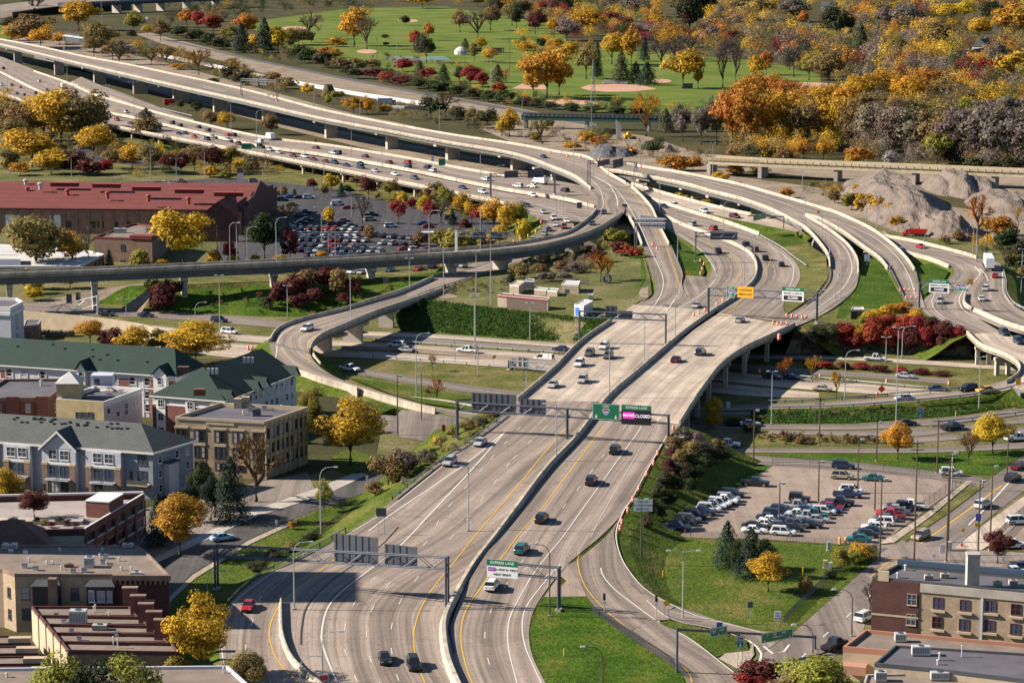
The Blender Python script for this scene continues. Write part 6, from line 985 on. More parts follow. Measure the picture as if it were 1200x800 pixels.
# ---------------------------------------------------------------- signs
def text(s, parent, x, z, size, mat, y=-.05, align='CENTER', sx=1.):
 c = bpy.data.curves.new('lettering', 'FONT'); c.body = s; c.size = size; c.align_x = align; c.align_y = 'CENTER'; c.extrude = .008; c.offset = size * .012; c.materials.append(mat)
 o = bpy.data.objects.new('lettering', c); COL.objects.link(o); o.parent = parent; o.location = (x, y, z); o.rotation_euler = (R(90), 0, 0); o.scale = (sx, 1, 1); return o
def sheet(m, pts, mi, y=-.045): m.add([(x, y, z) for x, z in pts], [tuple(range(len(pts)))], mi)
def panel(parent, w, h, bg, name='sign_panel', border=SWHITE, loc=(0, 0, 0)):
 m = MB(); m.box((-w / 2, -.04, -h / 2), (w / 2, .04, h / 2), 0)
 if border:
  b = .06
  for x0, z0, x1, z1 in ((-w / 2 + .05, -h / 2 + .05, w / 2 - .05, -h / 2 + .05 + b), (-w / 2 + .05, h / 2 - .05 - b, w / 2 - .05, h / 2 - .05), (-w / 2 + .05, -h / 2 + .05 + b, -w / 2 + .05 + b, h / 2 - .05 - b), (w / 2 - .05 - b, -h / 2 + .05 + b, w / 2 - .05, h / 2 - .05 - b)): sheet(m, [(x0, z0), (x1, z0), (x1, z1), (x0, z1)], 1)
 m.box((-w / 2 + .02, .041, -h / 2 + .02), (w / 2 - .02, .06, h / 2 - .02), 2)
 return obj(name, m.me(name, [bg, border or bg, SIGNB]), parent, loc)
def shield(parent, x, z, r, num, mats=True):
 m = MB(); out = [(-.5, .38), (-.25, .5), (0, .42), (.25, .5), (.5, .38), (.52, .1), (.38, -.25), (0, -.55), (-.38, -.25), (-.52, .1)]
 sheet(m, [(x + a * r * 1.15, z + b * r * 1.15) for a, b in out][::-1], 0, -.046); sheet(m, [(x + a * r, z + b * r) for a, b in out][::-1], 1, -.05); sheet(m, [(x + a * r, z + b * r) for a, b in out[:5]] [::-1] + [(x - .52 * r, z + .2 * r), (x + .52 * r, z + .2 * r)], 2, -.054)
 m.build('route_shield', [SWHITE, SBLUE, SRED], parent); text(num, parent, x, z - .1 * r, r * .52, SWHITE, -.06)
def arrow(parent, x, z, s): m = MB(); sheet(m, [(x - .12 * s, z + .5 * s), (x - .12 * s, z), (x - .42 * s, z), (x, z - .5 * s), (x + .42 * s, z), (x + .12 * s, z), (x + .12 * s, z + .5 * s)], 0, -.05); m.build('arrow', SWHITE, parent)
def fill(parent, k, w, h):
 """what is written on each kind of panel"""
 def strip(x0, z0, x1, z1, mat, name='band', y=-.05): m = MB(); sheet(m, [(x0, z0), (x1, z0), (x1, z1), (x0, z1)], 0, y); return m.build(name, mat, parent)
 if k == 'west394': text('WEST', parent, 0, h * .33, h * .17, SWHITE); shield(parent, 0, 0, h * .36, '394'); arrow(parent, -w * .36, -h * .32, h * .24); arrow(parent, w * .36, -h * .32, h * .24)
 if k == 'closed':
  strip(-w / 2, h * .24, w / 2, h / 2, SGREEN); text('EXPRESS LANE', parent, 0, h * .37, h * .17, SWHITE, -.06); strip(-w * .45, -h * .2, -w * .06, h * .14, SMAG); text('MnPASS', parent, -w * .255, -h * .03, h * .17, SLED, -.06); text('CLOSED', parent, w * .21, -h * .05, h * .22, SLED, -.06)
 if k == 'next':
  strip(-w / 2, h * .14, w / 2, h / 2, SGREEN); text('EXPRESS LANE', parent, 0, h * .32, h * .21, SWHITE, -.06); strip(-w * .46, -h * .16, -w * .22, h * .06, plain('purple', (.25, .03, .30), .5)); text('or HOV 2+ ONLY', parent, w * .13, -h * .05, h * .17, SBLACK, -.06); text('NEXT RIGHT', parent, 0, -h * .33, h * .17, SBLACK, -.06); text('MnPASS', parent, -w * .34, -h * .05, h * .1, SWHITE, -.06)
 if k == 'expr':
  strip(-w / 2, h * .22, w / 2, h / 2, SGREEN); text('EXPRESS LANE', parent, 0, h * .36, h * .16, SWHITE, -.06); text('MnPASS or HOV 2+', parent, 0, h * .06, h * .16, SBLACK, -.06); strip(-w * .42, -h * .42, w * .42, -h * .1, SBLACK); text('CLOSED', parent, 0, -h * .26, h * .2, SLED, -.06)
 if k == '94n': text('94', parent, 0, h * .28, h * .01, SWHITE); shield(parent, 0, 0, h * .42, '94'); text('EAST', parent, 0, h * .36, h * .15, SWHITE); text('ONLY', parent, 0, -h * .36, h * .15, SWHITE)
 if k == 'merge': text('LANE ENDS', parent, 0, h * .18, h * .22, SBLACK); text('MERGE LEFT', parent, 0, -h * .2, h * .22, SBLACK)
 if k == 'w394': shield(parent, -w * .28, h * .14, h * .42, '394'); text('WEST', parent, w * .17, h * .14, h * .26, SWHITE); arrow(parent, 0, -h * .30, h * .26)
 if k == 'lynd': text('TO', parent, -w * .32, h * .24, h * .2, SWHITE); shield(parent, -w * .08, h * .25, h * .34, '94'); text('WEST', parent, w * .22, h * .24, h * .22, SWHITE); text('Lyndale Ave N', parent, 0, -h * .06, h * .19, SWHITE); arrow(parent, -w * .4, -h * .33, h * .22); arrow(parent, w * .4, -h * .33, h * .22)
 if k == '94s': shield(parent, 0, h * .2, w * .7, '94'); text('WEST', parent, 0, h * .42, w * .22, SWHITE); arrow(parent, 0, -h * .28, w * .5)
 if k == 'two94': shield(parent, -w * .22, 0, h * .6, '94'); shield(parent, w * .25, 0, h * .6, '394')
 if k == '94e': text('94 WEST', parent, 0, h * .2, h * .26, SWHITE); text('St Paul', parent, 0, -h * .2, h * .22, SWHITE)
BG = {'west394': SGREEN, 'closed': SBLACK, 'next': SWHITE, 'expr': SWHITE, '94n': SGREEN, 'merge': SYEL, 'w394': SGREEN, 'lynd': SGREEN, '94s': SGREEN, 'two94': SGREEN, '94e': SGREEN, 'back': SIGNB}
def gantry(label, A, B, ztop, depth, panels, posts_at=(0, 1), mono=False, mat=GST, keys=('g0',), mid=None):
 """overhead sign frame from foot pixel A to foot pixel B; panels as pixel boxes (x0, x1, y0, y1, kind)"""
 a, b = on(*A, list(keys)), on(*B, list(keys)); t = thing('sign_gantry', label, 'sign gantry', a); d = Vector((b.x - a.x, b.y - a.y, 0)); ln = d.length; d.normalize(); t.rotation_euler = (0, 0, math.atan2(d.y, d.x)); bz = b.z - a.z
 ua, za = upright(A[0], ztop[0], a, b); ub, zb = upright(B[0], ztop[1], a, b); za -= a.z; zb -= a.z; Z = lambda u: za + (zb - za) * u / ln
 for f in posts_at:
  u = f * ln; zz = bz * f
  for y in ((0,) if mono else (-.45, .45)): MB().tube([(u, y, zz - .8), (u, y, Z(u))], .2 if not mono else .19, 8).build('post', mat, t)
  if not mono: MB().box((u - .45, -.75, zz - .3), (u + .45, .75, zz + .35)).build('footing', CONC, t)
 if mono: MB().tube([(0, 0, Z(0) - .3), (ln, 0, Z(ln) - .3)], .2, 8).build('beam', mat, t)
 else:
  m = MB()
  for y in (-.45, .45):
   for dz in (-.1, -depth): m.tube([(-.3, y, Z(0) + dz), (ln + .3, y, Z(ln) + dz)], .11, 6)
   n = max(4, int(ln / (depth * 1.25)))
   for i in range(n):
    u0, u1 = ln * i / n, ln * (i + 1) / n; z0, z1 = (-.1, -depth) if i % 2 else (-depth, -.1); m.tube([(u0, y, Z(u0) + z0), (u1, y, Z(u1) + z1)], .06, 5)
  m.build('truss', mat, t)
 for x0, x1, y0, y1, k in panels:
  u0, z0 = upright(x0, y1, a, b); u1, z1 = upright(x1, y0, a, b); w, h = u1 - u0, z1 - z0; yb = -.62 if k != 'back' else .62
  p = panel(t, w, h, BG[k], 'sign_panel', None if k in ('back', 'merge', 'closed', 'next', 'expr') else SWHITE, ((u0 + u1) / 2, yb if not mono else -.26, (z0 + z1) / 2 - a.z)); fill(p, k, w, h)
  if k == 'back':
   for i in range(max(2, int(w / 1.2))): MB().box((-w / 2 + .3 + i * 1.2, -.12, -h / 2), (-w / 2 + .38 + i * 1.2, -.041, h / 2)).build('stiffener', GST, p)
 return t
gantry('long steel gantry with a green route sign and a black lane closed board', (536, 515), (783, 524), (470, 486), 1.8, [(552, 604, 463, 484, 'back'), (608, 639, 469, 486, 'back'), (695, 727, 473, 490, 'west394'), (729, 764, 475, 496, 'closed')], (0, .526, 1), keys=('ml', 'mr', 'mr_bank_r', 'ml_bank_l', 'g0'))
gantry('blue grey steel gantry over the left exit lane with plain sign backs', (254, 690), (524, 713), (638, 652), 2.0, [(390, 441, 631, 658, 'back'), (449, 487, 642, 662, 'back')], (0, 1), keys=('ml', 'vl'))
gantry('short gantry with a white and green lane sign over the inner curve', (573, 707), (655, 715), (657, 664), 1.9, [(572, 608, 656, 674, 'next')], (1,), keys=('mr', 'lawnb'))
gantry('single tube sign bridge with two green signs over the ramp entrance', (793, 790), (955, 760), (735, 744), .4, [(831, 851, 732, 746, 'w394'), (891, 928, 735, 753, 'lynd')], (0, 1), True, keys=('or', 'st', 'g0'))
gantry('gantry with a yellow merge sign over the curved roadways', (830, 370), (957, 378), (337, 343), 2.0, [(852, 862, 335, 348, '94n'), (865, 884, 336, 348, 'merge'), (917, 943, 337, 352, 'expr')], (0, 1), keys=('rf', 'lf', 'mrt', 'rv1', 'gp'))
gantry('gantry with white and green signs over the road by the gravel yard', (1077, 362), (1133, 365), (331, 332), 1.9, [(1089, 1113, 328, 342, 'expr'), (1119, 1133, 331, 340, 'two94')], (0,), keys=('rr', 'rv2', 'rvg'))
gantry('gantry with a grey sign back over the top of the wide bridge', (679, 402), (780, 405), (364, 368), 1.6, [(709, 723, 359, 374, 'back'), (724, 741, 365, 374, 'back')], (0, 1), keys=('mlt2',))
gantry('short gantry holding a long dark sign back over the inner curve', (815, 307), (864, 308), (272, 273), 1.4, [(832, 864, 272, 281, 'back')], (0,), keys=('lf',))
gantry('short gantry holding a dark sign back over the main ramp', (745, 292), (779, 294), (256, 256), 1.4, [(749, 778, 256, 265, 'back')], (0,), keys=('uv', 'mp', 'pump'))
gantry('gantry with two dark sign backs over the flyover split', (690, 219), (745, 205), (188, 190), 1.3, [(702, 716, 186, 196, 'back'), (720, 732, 185, 198, 'back')], (0, 1), keys=('uv',))
gantry('gantry with wide dark sign backs over the jammed freeway', (575, 232), (650, 228), (203, 203), 1.3, [(592, 608, 200, 209, 'back'), (619, 638, 200, 209, 'back')], (0, 1), keys=('c1', 'c2'))
gantry('white lattice sign gantry behind the sound wall under the grey viaduct', (60, 366), (115, 368), (360, 346), 2.6, [(77, 83, 345, 356, 'back'), (88, 93, 343, 354, 'back')], (1,), mat=METALW, keys=('i', 'g0'))
gantry('gantry with dark sign backs low over the sunken freeway', (597, 433), (660, 440), (422, 426), 1.6, [(598, 603, 421, 434, 'back'), (606, 610, 419, 432, 'back'), (612, 617, 420, 432, 'back')], (0, 1), keys=('i', 'g0'))
gantry('gantry with blue grey sign backs across the flyover by the golden brush', (283, 112), (325, 118), (92, 94), 1.2, [(295, 301, 92, 100, 'back'), (303, 311, 92, 100, 'back')], (0, 1), mat=DSTEEL, keys=('uv',))
gantry('gantry with pale sign backs beside the lime shrubs', (535, 296), (600, 292), (270, 272), 1.6, [(555, 571, 270, 281, 'back'), (576, 590, 271, 281, 'back')], (0,), mat=METALW, keys=('lv',))
gantry('green sign bridge hanging under the branching flyover', (876, 275), (918, 284), (252, 253), .3, [(882, 897, 249, 259, '94e')], (1,), True, keys=('rf', 'g0'))
gantry('pale sign panel frame by the small hut road', (75, 60), (98, 64), (41, 44), 1.0, [(76, 92, 41, 48, 'back')], (0, 1), mat=METALW, keys=('g0',))
def sign(x, y, top, w, hpx, kind, label, keys=('g0',), two=False, ang=0., bg=None):
 """post sign: foot pixel, top pixel row, board size in pixels"""
 p = on(x, y, list(keys)); s = scale(y, p.z); h = (y - top) / s; bw, bh = w / s, hpx / s; t = thing('road_sign', label, 'road sign', p, ang)
 for dx in ((-bw * .3, bw * .3) if two else (0,)): MB().tube([(dx, .02, -.4), (dx, .02, h - bh * .3)], .045, 6).build('post', STEEL, t)
 if kind == 'diamond':
  m = MB(); q = bw / 2; m.add([(-q, -.06, 0), (0, -.06, -q), (q, -.06, 0), (0, -.06, q), (-q, -.02, 0), (0, -.02, -q), (q, -.02, 0), (0, -.02, q)], [(0, 1, 2, 3), (7, 6, 5, 4), (0, 4, 5, 1), (1, 5, 6, 2), (2, 6, 7, 3), (3, 7, 4, 0)]); o = m.build('sign_board', bg or SYEL, t); o.location.z = h - q
 else:
  o = panel(t, bw, bh, {'white': SWHITE, 'green': SGREEN, 'blue': SBLUE, 'back': SIGNB, 'red': SRED, 'yellow': SYEL, 'orange': SORG, 'black': SBLACK}[kind], 'sign_board', None if kind != 'green' else SWHITE, (0, -.03, h - bh / 2))
 return t, o, bw, bh
t_, o, w, h = sign(753, 662, 583, 22, 14, 'white', 'pale three line notice board on a pole beside the parked cars', ('mr_bank_r', 'lawn', 'g0'))
for i, s_ in enumerate(('WEST 394', 'ALL TRAFFIC MUST', 'MERGE LEFT')): text(s_, o, 0, h * (.3 - .3 * i), h * .2, SBLACK)
t_, o, w, h = sign(783, 524, 512, 7, 10, 'white', 'speed limit sign on the gantry post by the orange drums', ('mr_bank_r', 'mr'))
for i, (s_, f) in enumerate((('SPEED', .16), ('LIMIT', .16), ('55', .4))): text(s_, o, 0, h * (.34, .16, -.18)[i], h * f, SBLACK)
t_, o, w, h = sign(867, 790, 743, 9, 14, 'green', 'narrow green route sign on two posts at the ramp gore', ('or', 'g0'), True); fill(o, '94s', w, h)
t_, o, w, h = sign(911, 738, 715, 8, 11, 'white', 'white street sign at the lawn corner above the green sign', ('lawn', 'g0'))
for i in range(3): text(('NO', 'TURN', 'ANY TIME')[i], o, 0, h * (.3 - .3 * i), h * .18, SBLACK)
sign(879, 727, 704, 6, 7, 'back', 'small plain sign back standing on the lawn'); sign(843, 745, 728, 7, 6, 'blue', 'small blue sign behind the green sign bridge', ('or', 'lawn', 'g0'))
sign(658, 700, 674, 11, 11, 'diamond', 'yellow diamond sign in front of the short gantry post', ('mr', 'or')); t_, o, w, h = sign(781, 724, 701, 9, 9, 'diamond', 'yellow diamond signal ahead sign beside the ramp meter', ('or',), True)
sign(1128, 640, 617, 6, 6, 'diamond', 'small yellow diamond sign across the sloping street', ('st', 'g0')); sign(1145, 650, 600, 6, 9, 'blue', 'blue sign on the pole across the sloping street', ('st', 'g0')); sign(1143.5, 652, 611, 5, 5, 'yellow', 'yellow plate under the blue sign on the pole', ('st', 'g0'))
sign(1104, 657, 637, 6, 10, 'white', 'white sign with a blue cap at the street corner', ('st', 'g0')); sign(1094, 660, 648, 4, 4, 'white', 'small white sign by the corner crossing', ('st', 'g0')); sign(1175, 662, 652, 4, 5, 'white', 'small white sign by the corner car park', ('st', 'g0'))
t_, o, w, h = sign(1078, 495, 476, 7, 13, 'green', 'tall green exit sign on the slope by the dark sedan', ('gslope', 'g0')); fill(o, '94s', w, h)
t_, o, w, h = sign(1033, 462, 451, 9, 9, 'diamond', 'orange diamond road work sign by the lower freeway', ('i', 'g0'), bg=SORG)
sign(1193, 456, 443, 6, 8, 'yellow', 'yellow chevron sign on the loop ramp bend', ('lr2',)); sign(940, 385, 366, 5, 8, 'blue', 'pale blue sign on the gantry leg by the inner ramp', ('rv1', 'g0'))
sign(1016, 312, 298, 6, 8, 'white', 'white sign between the two curved ramps', ('rvg', 'g0')); sign(1085, 340, 320, 8, 9, 'white', 'white sign back in the grass wedge', ('rr', 'g0')); sign(1093, 325, 308, 6, 7, 'white', 'small white sign in the grass wedge', ('rr', 'g0'))
sign(941, 345, 331, 7, 7, 'diamond', 'yellow diamond sign above the curved grass strip', ('rv1', 'g0')); sign(959, 262, 246, 5, 6, 'diamond', 'yellow diamond sign at the ramp fork', ('rv', 'rv1')); sign(1137, 345, 327, 6, 6, 'yellow', 'yellow plate sign at the tan median wall', ('rr',)); sign(806, 328, 316, 7, 7, 'diamond', 'pale diamond sign on the grass wedge of the inner curve', ('lf', 'mp')); sign(732, 243, 239, 6, 6, 'back', 'dark gore sign at the flyover split', ('uv',)); sign(679, 248, 237, 6, 7, 'back', 'dark sign back above the exit loop', ('c1',))
sign(362, 640, 0 + 622, 4, 6, 'black', 'small black plate on a post in the exit gore', ('ml',)) if 0 else None
t_, o, w, h = sign(447, 626, 594, 12, 10, 'back', 'grey sign back on three posts in the exit gore', ('ml',), True)
t_, o, w, h = sign(380, 806, 790, 8, 6, 'red', 'maroon plate on a pole at the bottom of the exit', ('ml',))
sign(520, 512, 497, 4, 8, 'red', 'red and white sign beside the parking apron', ('lst', 'g0')); sign(430, 565, 557, 3, 5, 'white', 'white street sign by the brown bush', ('lst', 'g0')); sign(388, 590, 578, 3, 5, 'white', 'white street sign near the curved lamp', ('lst', 'vl')); sign(324, 625, 609, 3, 5, 'white', 'white street sign beside the grass by the shaded street', ('vl', 'lst'))
sign(452, 335, 325, 6, 6, 'back', 'round grey sign back beside the ramp under the viaduct', ('lr',)); sign(108, 119, 106, 5, 5, 'diamond', 'yellow diamond sign on the freeway below the flyover', ('c2',)); sign(518, 198, 186, 8, 8, 'green', 'green exit sign below the flyover pier', ('c2', 'g0')); sign(507, 190, 183, 3, 6, 'white', 'narrow white sign below the flyover pier', ('c2', 'g0')); sign(289, 176, 168, 12, 7, 'green', 'white and green sign on the freeway parapet', ('c1',))
# ramp meters, drums, cones
def meter(x, y, top, label):
 p = on(x, y, ['or']); h = (y - top) / scale(y, p.z); t = thing('ramp_meter', label, 'traffic signal', p); MB().tube([(0, 0, -.2), (0, 0, h - .9)], .07, 6).build('pole', METALW, t); b = MB().box((-.2, -.15, h - 1.1), (.2, .15, h)).build('signal_head', SBLACK, t)
 for z in (h - .3, h - .75): MB().tube([(0, -.16, z), (0, -.20, z)], .11, 10).build('lens', SORG if z > h - .5 else SBLACK, t)
 panel(t, .5, .4, SWHITE, 'sign_plate', None, (0, -.05, h - 1.45))
meter(708, 721, 694, 'black ramp meter signal at the edge of the on ramp'); meter(769, 723, 696, 'black ramp meter signal in the paved gore')
DRUM = MB().tube([(0, 0, 0), (0, 0, .35), (0, 0, .352), (0, 0, .5), (0, 0, .502), (0, 0, .75), (0, 0, .752), (0, 0, .9), (0, 0, .902), (0, 0, 1.05)], [.32, .30, .3, .3, .29, .28, .28, .27, .27, .2], 10)
for i in range(len(DRUM.F)):
 if i < 90: DRUM.mi[i] = 1 if (i // 10) in (2, 6) else 0
DRUMM = DRUM.me('drum', [SORG, SWHITE]); CONEM = MB().tube([(0, 0, 0), (0, 0, .04), (0, 0, .05), (0, 0, .9)], [.3, .3, .2, .03], 8).me('cone', SORG)
def drums(place, anchor, pts, keys, me=DRUMM, nm='traffic_drum', kn='orange traffic drum', sc=1.0):
 for x, y in pts: o = obj(nm, me, None, on(x, y, list(keys))); o.scale = (sc,) * 3; tag(o, kn + ' ' + place, 'traffic drum', 'drums ' + place, anchor)
drums('by the brush slope', AN['br'], [(789, 504), (784, 513), (771, 533), (766, 545), (758, 557), (749, 574), (742, 587), (736, 600), (729, 614), (727, 621)], ('mr',)); drums('beside the inner curve', AN['semi'], [(821, 307), (825, 311), (823, 317), (821, 322), (855, 350), (847, 354), (840, 358), (826, 365), (819, 368), (813, 371), (765, 288), (770, 293)], ('lf', 'mp', 'gp'))
drums('along the exit loop parapet', AN['fl'], [(631, 257), (634, 262), (633, 268), (628, 273), (619, 278), (610, 282), (602, 285), (596, 288)], ('lr',)); drums('by the queue behind the viaduct', AN['vi'], [(518, 311), (534, 309), (553, 306), (512, 313)], ('lr', 'bank')); drums('behind the green roof', AN['vi'], [(291, 410), (296, 410)], ('i',), sc=1.15)
drums('across the closed ramp end', AN['taxi'], [(1055, 341), (1060, 341), (1066, 341), (1072, 341), (1062, 350), (1068, 350), (1074, 350)], ('rv2',), sc=.9); drums('across the closed bridge shoulder', AN['br'], [(922, 371), (928, 372), (934, 372), (940, 373), (945, 373), (906, 380), (911, 381), (916, 381), (922, 381)], ('rv1', 'mrt'), sc=.9); drums('on the sunken freeway', AN['taxi'], [(1028, 464), (1039, 449), (1112, 451), (961, 443), (890, 437)], ('i',))
drums('on the flyover edge', AN['fl'], [(645, 180), (665, 184), (680, 186), (702, 189), (706, 190), (745, 196), (751, 197)], ('uv', 'rv'), sc=1.3)
drums('at the bridge parapet end', AN['br'], [(913, 398)], ('mrt',), sc=1.5)
MARK = MB().tube([(0, 0, -.2), (0, 0, 1.2)], .09, 6).me('marker', SYEL)
for x, y, lb in ((777, 676, 'yellow marker post in the lawn beside the notice board'), (941, 672, 'yellow marker post by the golden lawn tree'), (661, 768, 'yellow marker post on the green mound'), (1120, 487, 'yellow marker post on the green ivy slope')): tag(obj('marker_post', MARK, None, on(x, y, ['lawn', 'lawnb', 'gslope', 'g0'])), lb, 'post')
# ================================================================ BUILDINGS
def ccw(pts):
 a = sum(pts[i].x * pts[(i + 1) % len(pts)].y - pts[(i + 1) % len(pts)].x * pts[i].y for i in range(len(pts))); return pts if a > 0 else pts[::-1]
class Bldg:
 """a thing with walls, roof, windows ... as parts; every corner read off the photo at its own height"""
 def __init__(s, name, label, cat='building'): s.t = thing(name, label, cat)
 def poly(s, px, h): return [P(x, y, h) for x, y in px]
 def walls(s, pts, z0, z1, mat, name='wall', tops=None):
  pts = ccw([Vector(p) for p in pts]); m = MB(); u = 0
  for i, p in enumerate(pts):
   q = pts[(i + 1) % len(pts)]; l = math.hypot(q.x - p.x, q.y - p.y); m.add([(p.x, p.y, z0), (q.x, q.y, z0), (q.x, q.y, z1), (p.x, p.y, z1)], [(0, 1, 2, 3)], 0, [(u, z0), (u + l, z0), (u + l, z1), (u, z1)]); u += l
  return m.build(name, mat, s.t)
 def flat(s, pts, z, mat, name='roof', par=.0, pmat=None, pw=.3):
  """flat roof at z with a parapet standing par above it"""
  pts = ccw([Vector(p) for p in pts]); m = MB(); m.add([(p.x, p.y, z) for p in pts], [tuple(range(len(pts)))], 0, [(p.x, p.y) for p in pts]); o = m.build(name, mat, s.t)
  if par:
   m = MB(); n = len(pts); inn = []
   for i in range(n):
    a, b, c = pts[i - 1], pts[i], pts[(i + 1) % n]; d1 = (b - a); d2 = (c - b); d1.z = d2.z = 0; d1.normalize(); d2.normalize(); n1 = Vector((-d1.y, d1.x, 0)); n2 = Vector((-d2.y, d2.x, 0)); w = (n1 + n2); w = w / max(w.dot(n1), .3); inn.append(b + w * pw)
   V = [(p.x, p.y, z + par) for p in pts] + [(p.x, p.y, z + par) for p in inn] + [(p.x, p.y, z + .001) for p in inn] + [(p.x, p.y, z - .05) for p in pts]
   V = V[:3 * n] + [(p.x - (q.x - p.x) * .06, p.y - (q.y - p.y) * .06, z - .25) for p, q in zip(pts, inn)] + [(p.x - (q.x - p.x) * .06, p.y - (q.y - p.y) * .06, z + par) for p, q in zip(pts, inn)]
   F = []
   for i in range(n):
    j = (i + 1) % n; F += [(4 * n + i, 4 * n + j, n + j, n + i), (n + i, n + j, 2 * n + j, 2 * n + i), (3 * n + i, 3 * n + j, 4 * n + j, 4 * n + i)]
   m.add(V, F, 0); m.build('parapet', pmat or CONC, s.t)
  return o
 def roof(s, V, F, mat, name='roof', th=.25):
  m = MB(); V = [Vector(v) for v in V]; fs = []
  for f in F:
   n = (V[f[1]] - V[f[0]]).cross(V[f[2]] - V[f[0]]); fs.append(f if n.z > 0 else f[::-1])
  m.add(V, fs, 0); k = len(V); m.add([v - Vector((0, 0, th)) for v in V], [f[::-1] for f in fs], 0)
  ed = {}
  for f in fs:
   for i in range(len(f)): e = (f[i], f[(i + 1) % len(f)]); ed[e] = 1
  m.F += [(b, a, a + k, b + k) for a, b in ed if (b, a) not in ed]; m.mi += [0] * (len(m.F) - len(m.mi)); return m.build(name, mat, s.t)
 def face(s, A, B):
  """facade frame from A to B (as seen, A at the left): returns (matrix, length)"""
  A = Vector(A); B = Vector(B); d = Vector((B.x - A.x, B.y - A.y, 0)); l = d.length; d.normalize(); n = Vector((d.y, -d.x, 0)); return Matrix(((d.x, n.x, 0, A.x), (d.y, n.y, 0, A.y), (0, 0, 1, 0), (0, 0, 0, 1))), l
 def rect(s, A, B, x0, y0, x1, y1):
  u0, z1 = upright(x0, (y0), A, B); u1, _ = upright(x1, y0, A, B); _, z0 = upright(x0, y1, A, B); return u0, u1, z0, z1
 def box(s, name, A, B, r, d0, d1, mat, parent=None):
  """box on the facade: r = (u0, u1, z0, z1); d0..d1 metres out from the wall"""
  M4, l = s.face(A, B); u0, u1, z0, z1 = r; m = MB(); m.box((u0, d0, z0), (u1, d1, z1), 0, M4); o = m.build(name, mat, parent or s.t); fixn(o.data); return o
 def win(s, A, B, u, z, w, h, frame=TRIMW, glass=GLASS, nx=1, sill=True, fr=.07, out=.004):
  M4, l = s.face(A, B); key = ('win', round(w, 2), round(h, 2), frame.name, glass.name, nx, sill)
  if glass is GLASS: glass = random.choice([GLASS, GLASS, GLASS, GLASSB, BLIND]); key = key + (glass.name,)
  def mk():
   m = MB()
   for a, b in (((-w / 2, 0, -h / 2), (-w / 2 + fr, .09, h / 2)), ((w / 2 - fr, 0, -h / 2), (w / 2, .09, h / 2)), ((-w / 2 + fr, 0, h / 2 - fr), (w / 2 - fr, .09, h / 2)), ((-w / 2 + fr, 0, -h / 2), (w / 2 - fr, .09, -h / 2 + fr)), ((-w / 2 + fr, 0, -.03), (w / 2 - fr, .07, .03))): m.box(a, b, 0)
   for i in range(1, nx): x = -w / 2 + w * i / nx; m.box((x - .035, 0, -h / 2 + fr), (x + .035, .08, h / 2 - fr), 0)
   m.box((-w / 2 + fr, .005, -h / 2 + fr), (w / 2 - fr, .03, h / 2 - fr), 1)
   if sill: m.box((-w / 2 - .08, 0, -h / 2 - .12), (w / 2 + .08, .16, -h / 2 - .005), 0)
   return fixn(m.me('window', [frame, glass]))
  o = obj('window', shared(key, mk), s.t); o.matrix_local = M4 @ Matrix.Translation((u, out, z)); return o
 def wpx(s, A, B, x0, y0, x1, y1, **kw): u0, u1, z0, z1 = s.rect(A, B, x0, y0, x1, y1); return s.win(A, B, (u0 + u1) / 2, (z0 + z1) / 2, round(abs(u1 - u0), 1), round(abs(z1 - z0), 1), **kw)
def roofbox(label, px, py, h, w, d, hh, mat=METALW, name='roof_unit', ang=.0, legs=True):
 """mechanical unit standing on a roof"""
 p = P(px, py, h); t = thing(name, label, 'roof unit', p, ang); m = MB(); m.box((-w / 2, -d / 2, .12), (w / 2, d / 2, hh)); m.build('casing', mat, t); m = MB()
 for i in range(max(2, int(w / .25))): x = -w / 2 + .1 + i * .25; m.box((x, -d / 2 - .02, hh * .3), (x + .1, -d / 2 - .001, hh * .85))
 m.build('grille', DSTEEL, t)
 if w > .7: MB().tube([(0, 0, hh + .002), (0, 0, hh + .12)], min(w, d) * .32, 12).build('fan', DSTEEL, t)
 MB().box((-w / 2 + .05, -d / 2 + .05, -.1), (w / 2 - .05, d / 2 - .05, .119)).build('curb', DSTEEL, t); return t
def vent(px, py, h, label=None, r=.16, hh=.8, place='', anchor=None):
 t = thing('roof_vent', label or 'small roof vent pipe ' + place, 'roof vent', P(px, py, h), 0, 'vents ' + place, anchor); MB().tube([(0, 0, -.05), (0, 0, hh)], r, 8).build('pipe', METALW, t); MB().tube([(0, 0, hh + .002), (0, 0, hh + .12), (0, 0, hh + .22)], [r * 1.7, r * 1.6, .03], 8).build('cap', METALW, t)
def ac(px, py, h, place, anchor, s=.9):
 t = thing('roof_box', 'square metal vent box ' + place, 'roof vent', P(px, py, h), random.uniform(-.1, .1), 'vent boxes ' + place, anchor); MB().box((-s / 2, -s / 2, -.05), (s / 2, s / 2, s * .8)).build('casing', METALW, t); MB().box((-s * .58, -s * .58, s * .802), (s * .58, s * .58, s * .92)).build('cap', DSTEEL, t)
V3 = lambda p, z: Vector((p.x, p.y, z))
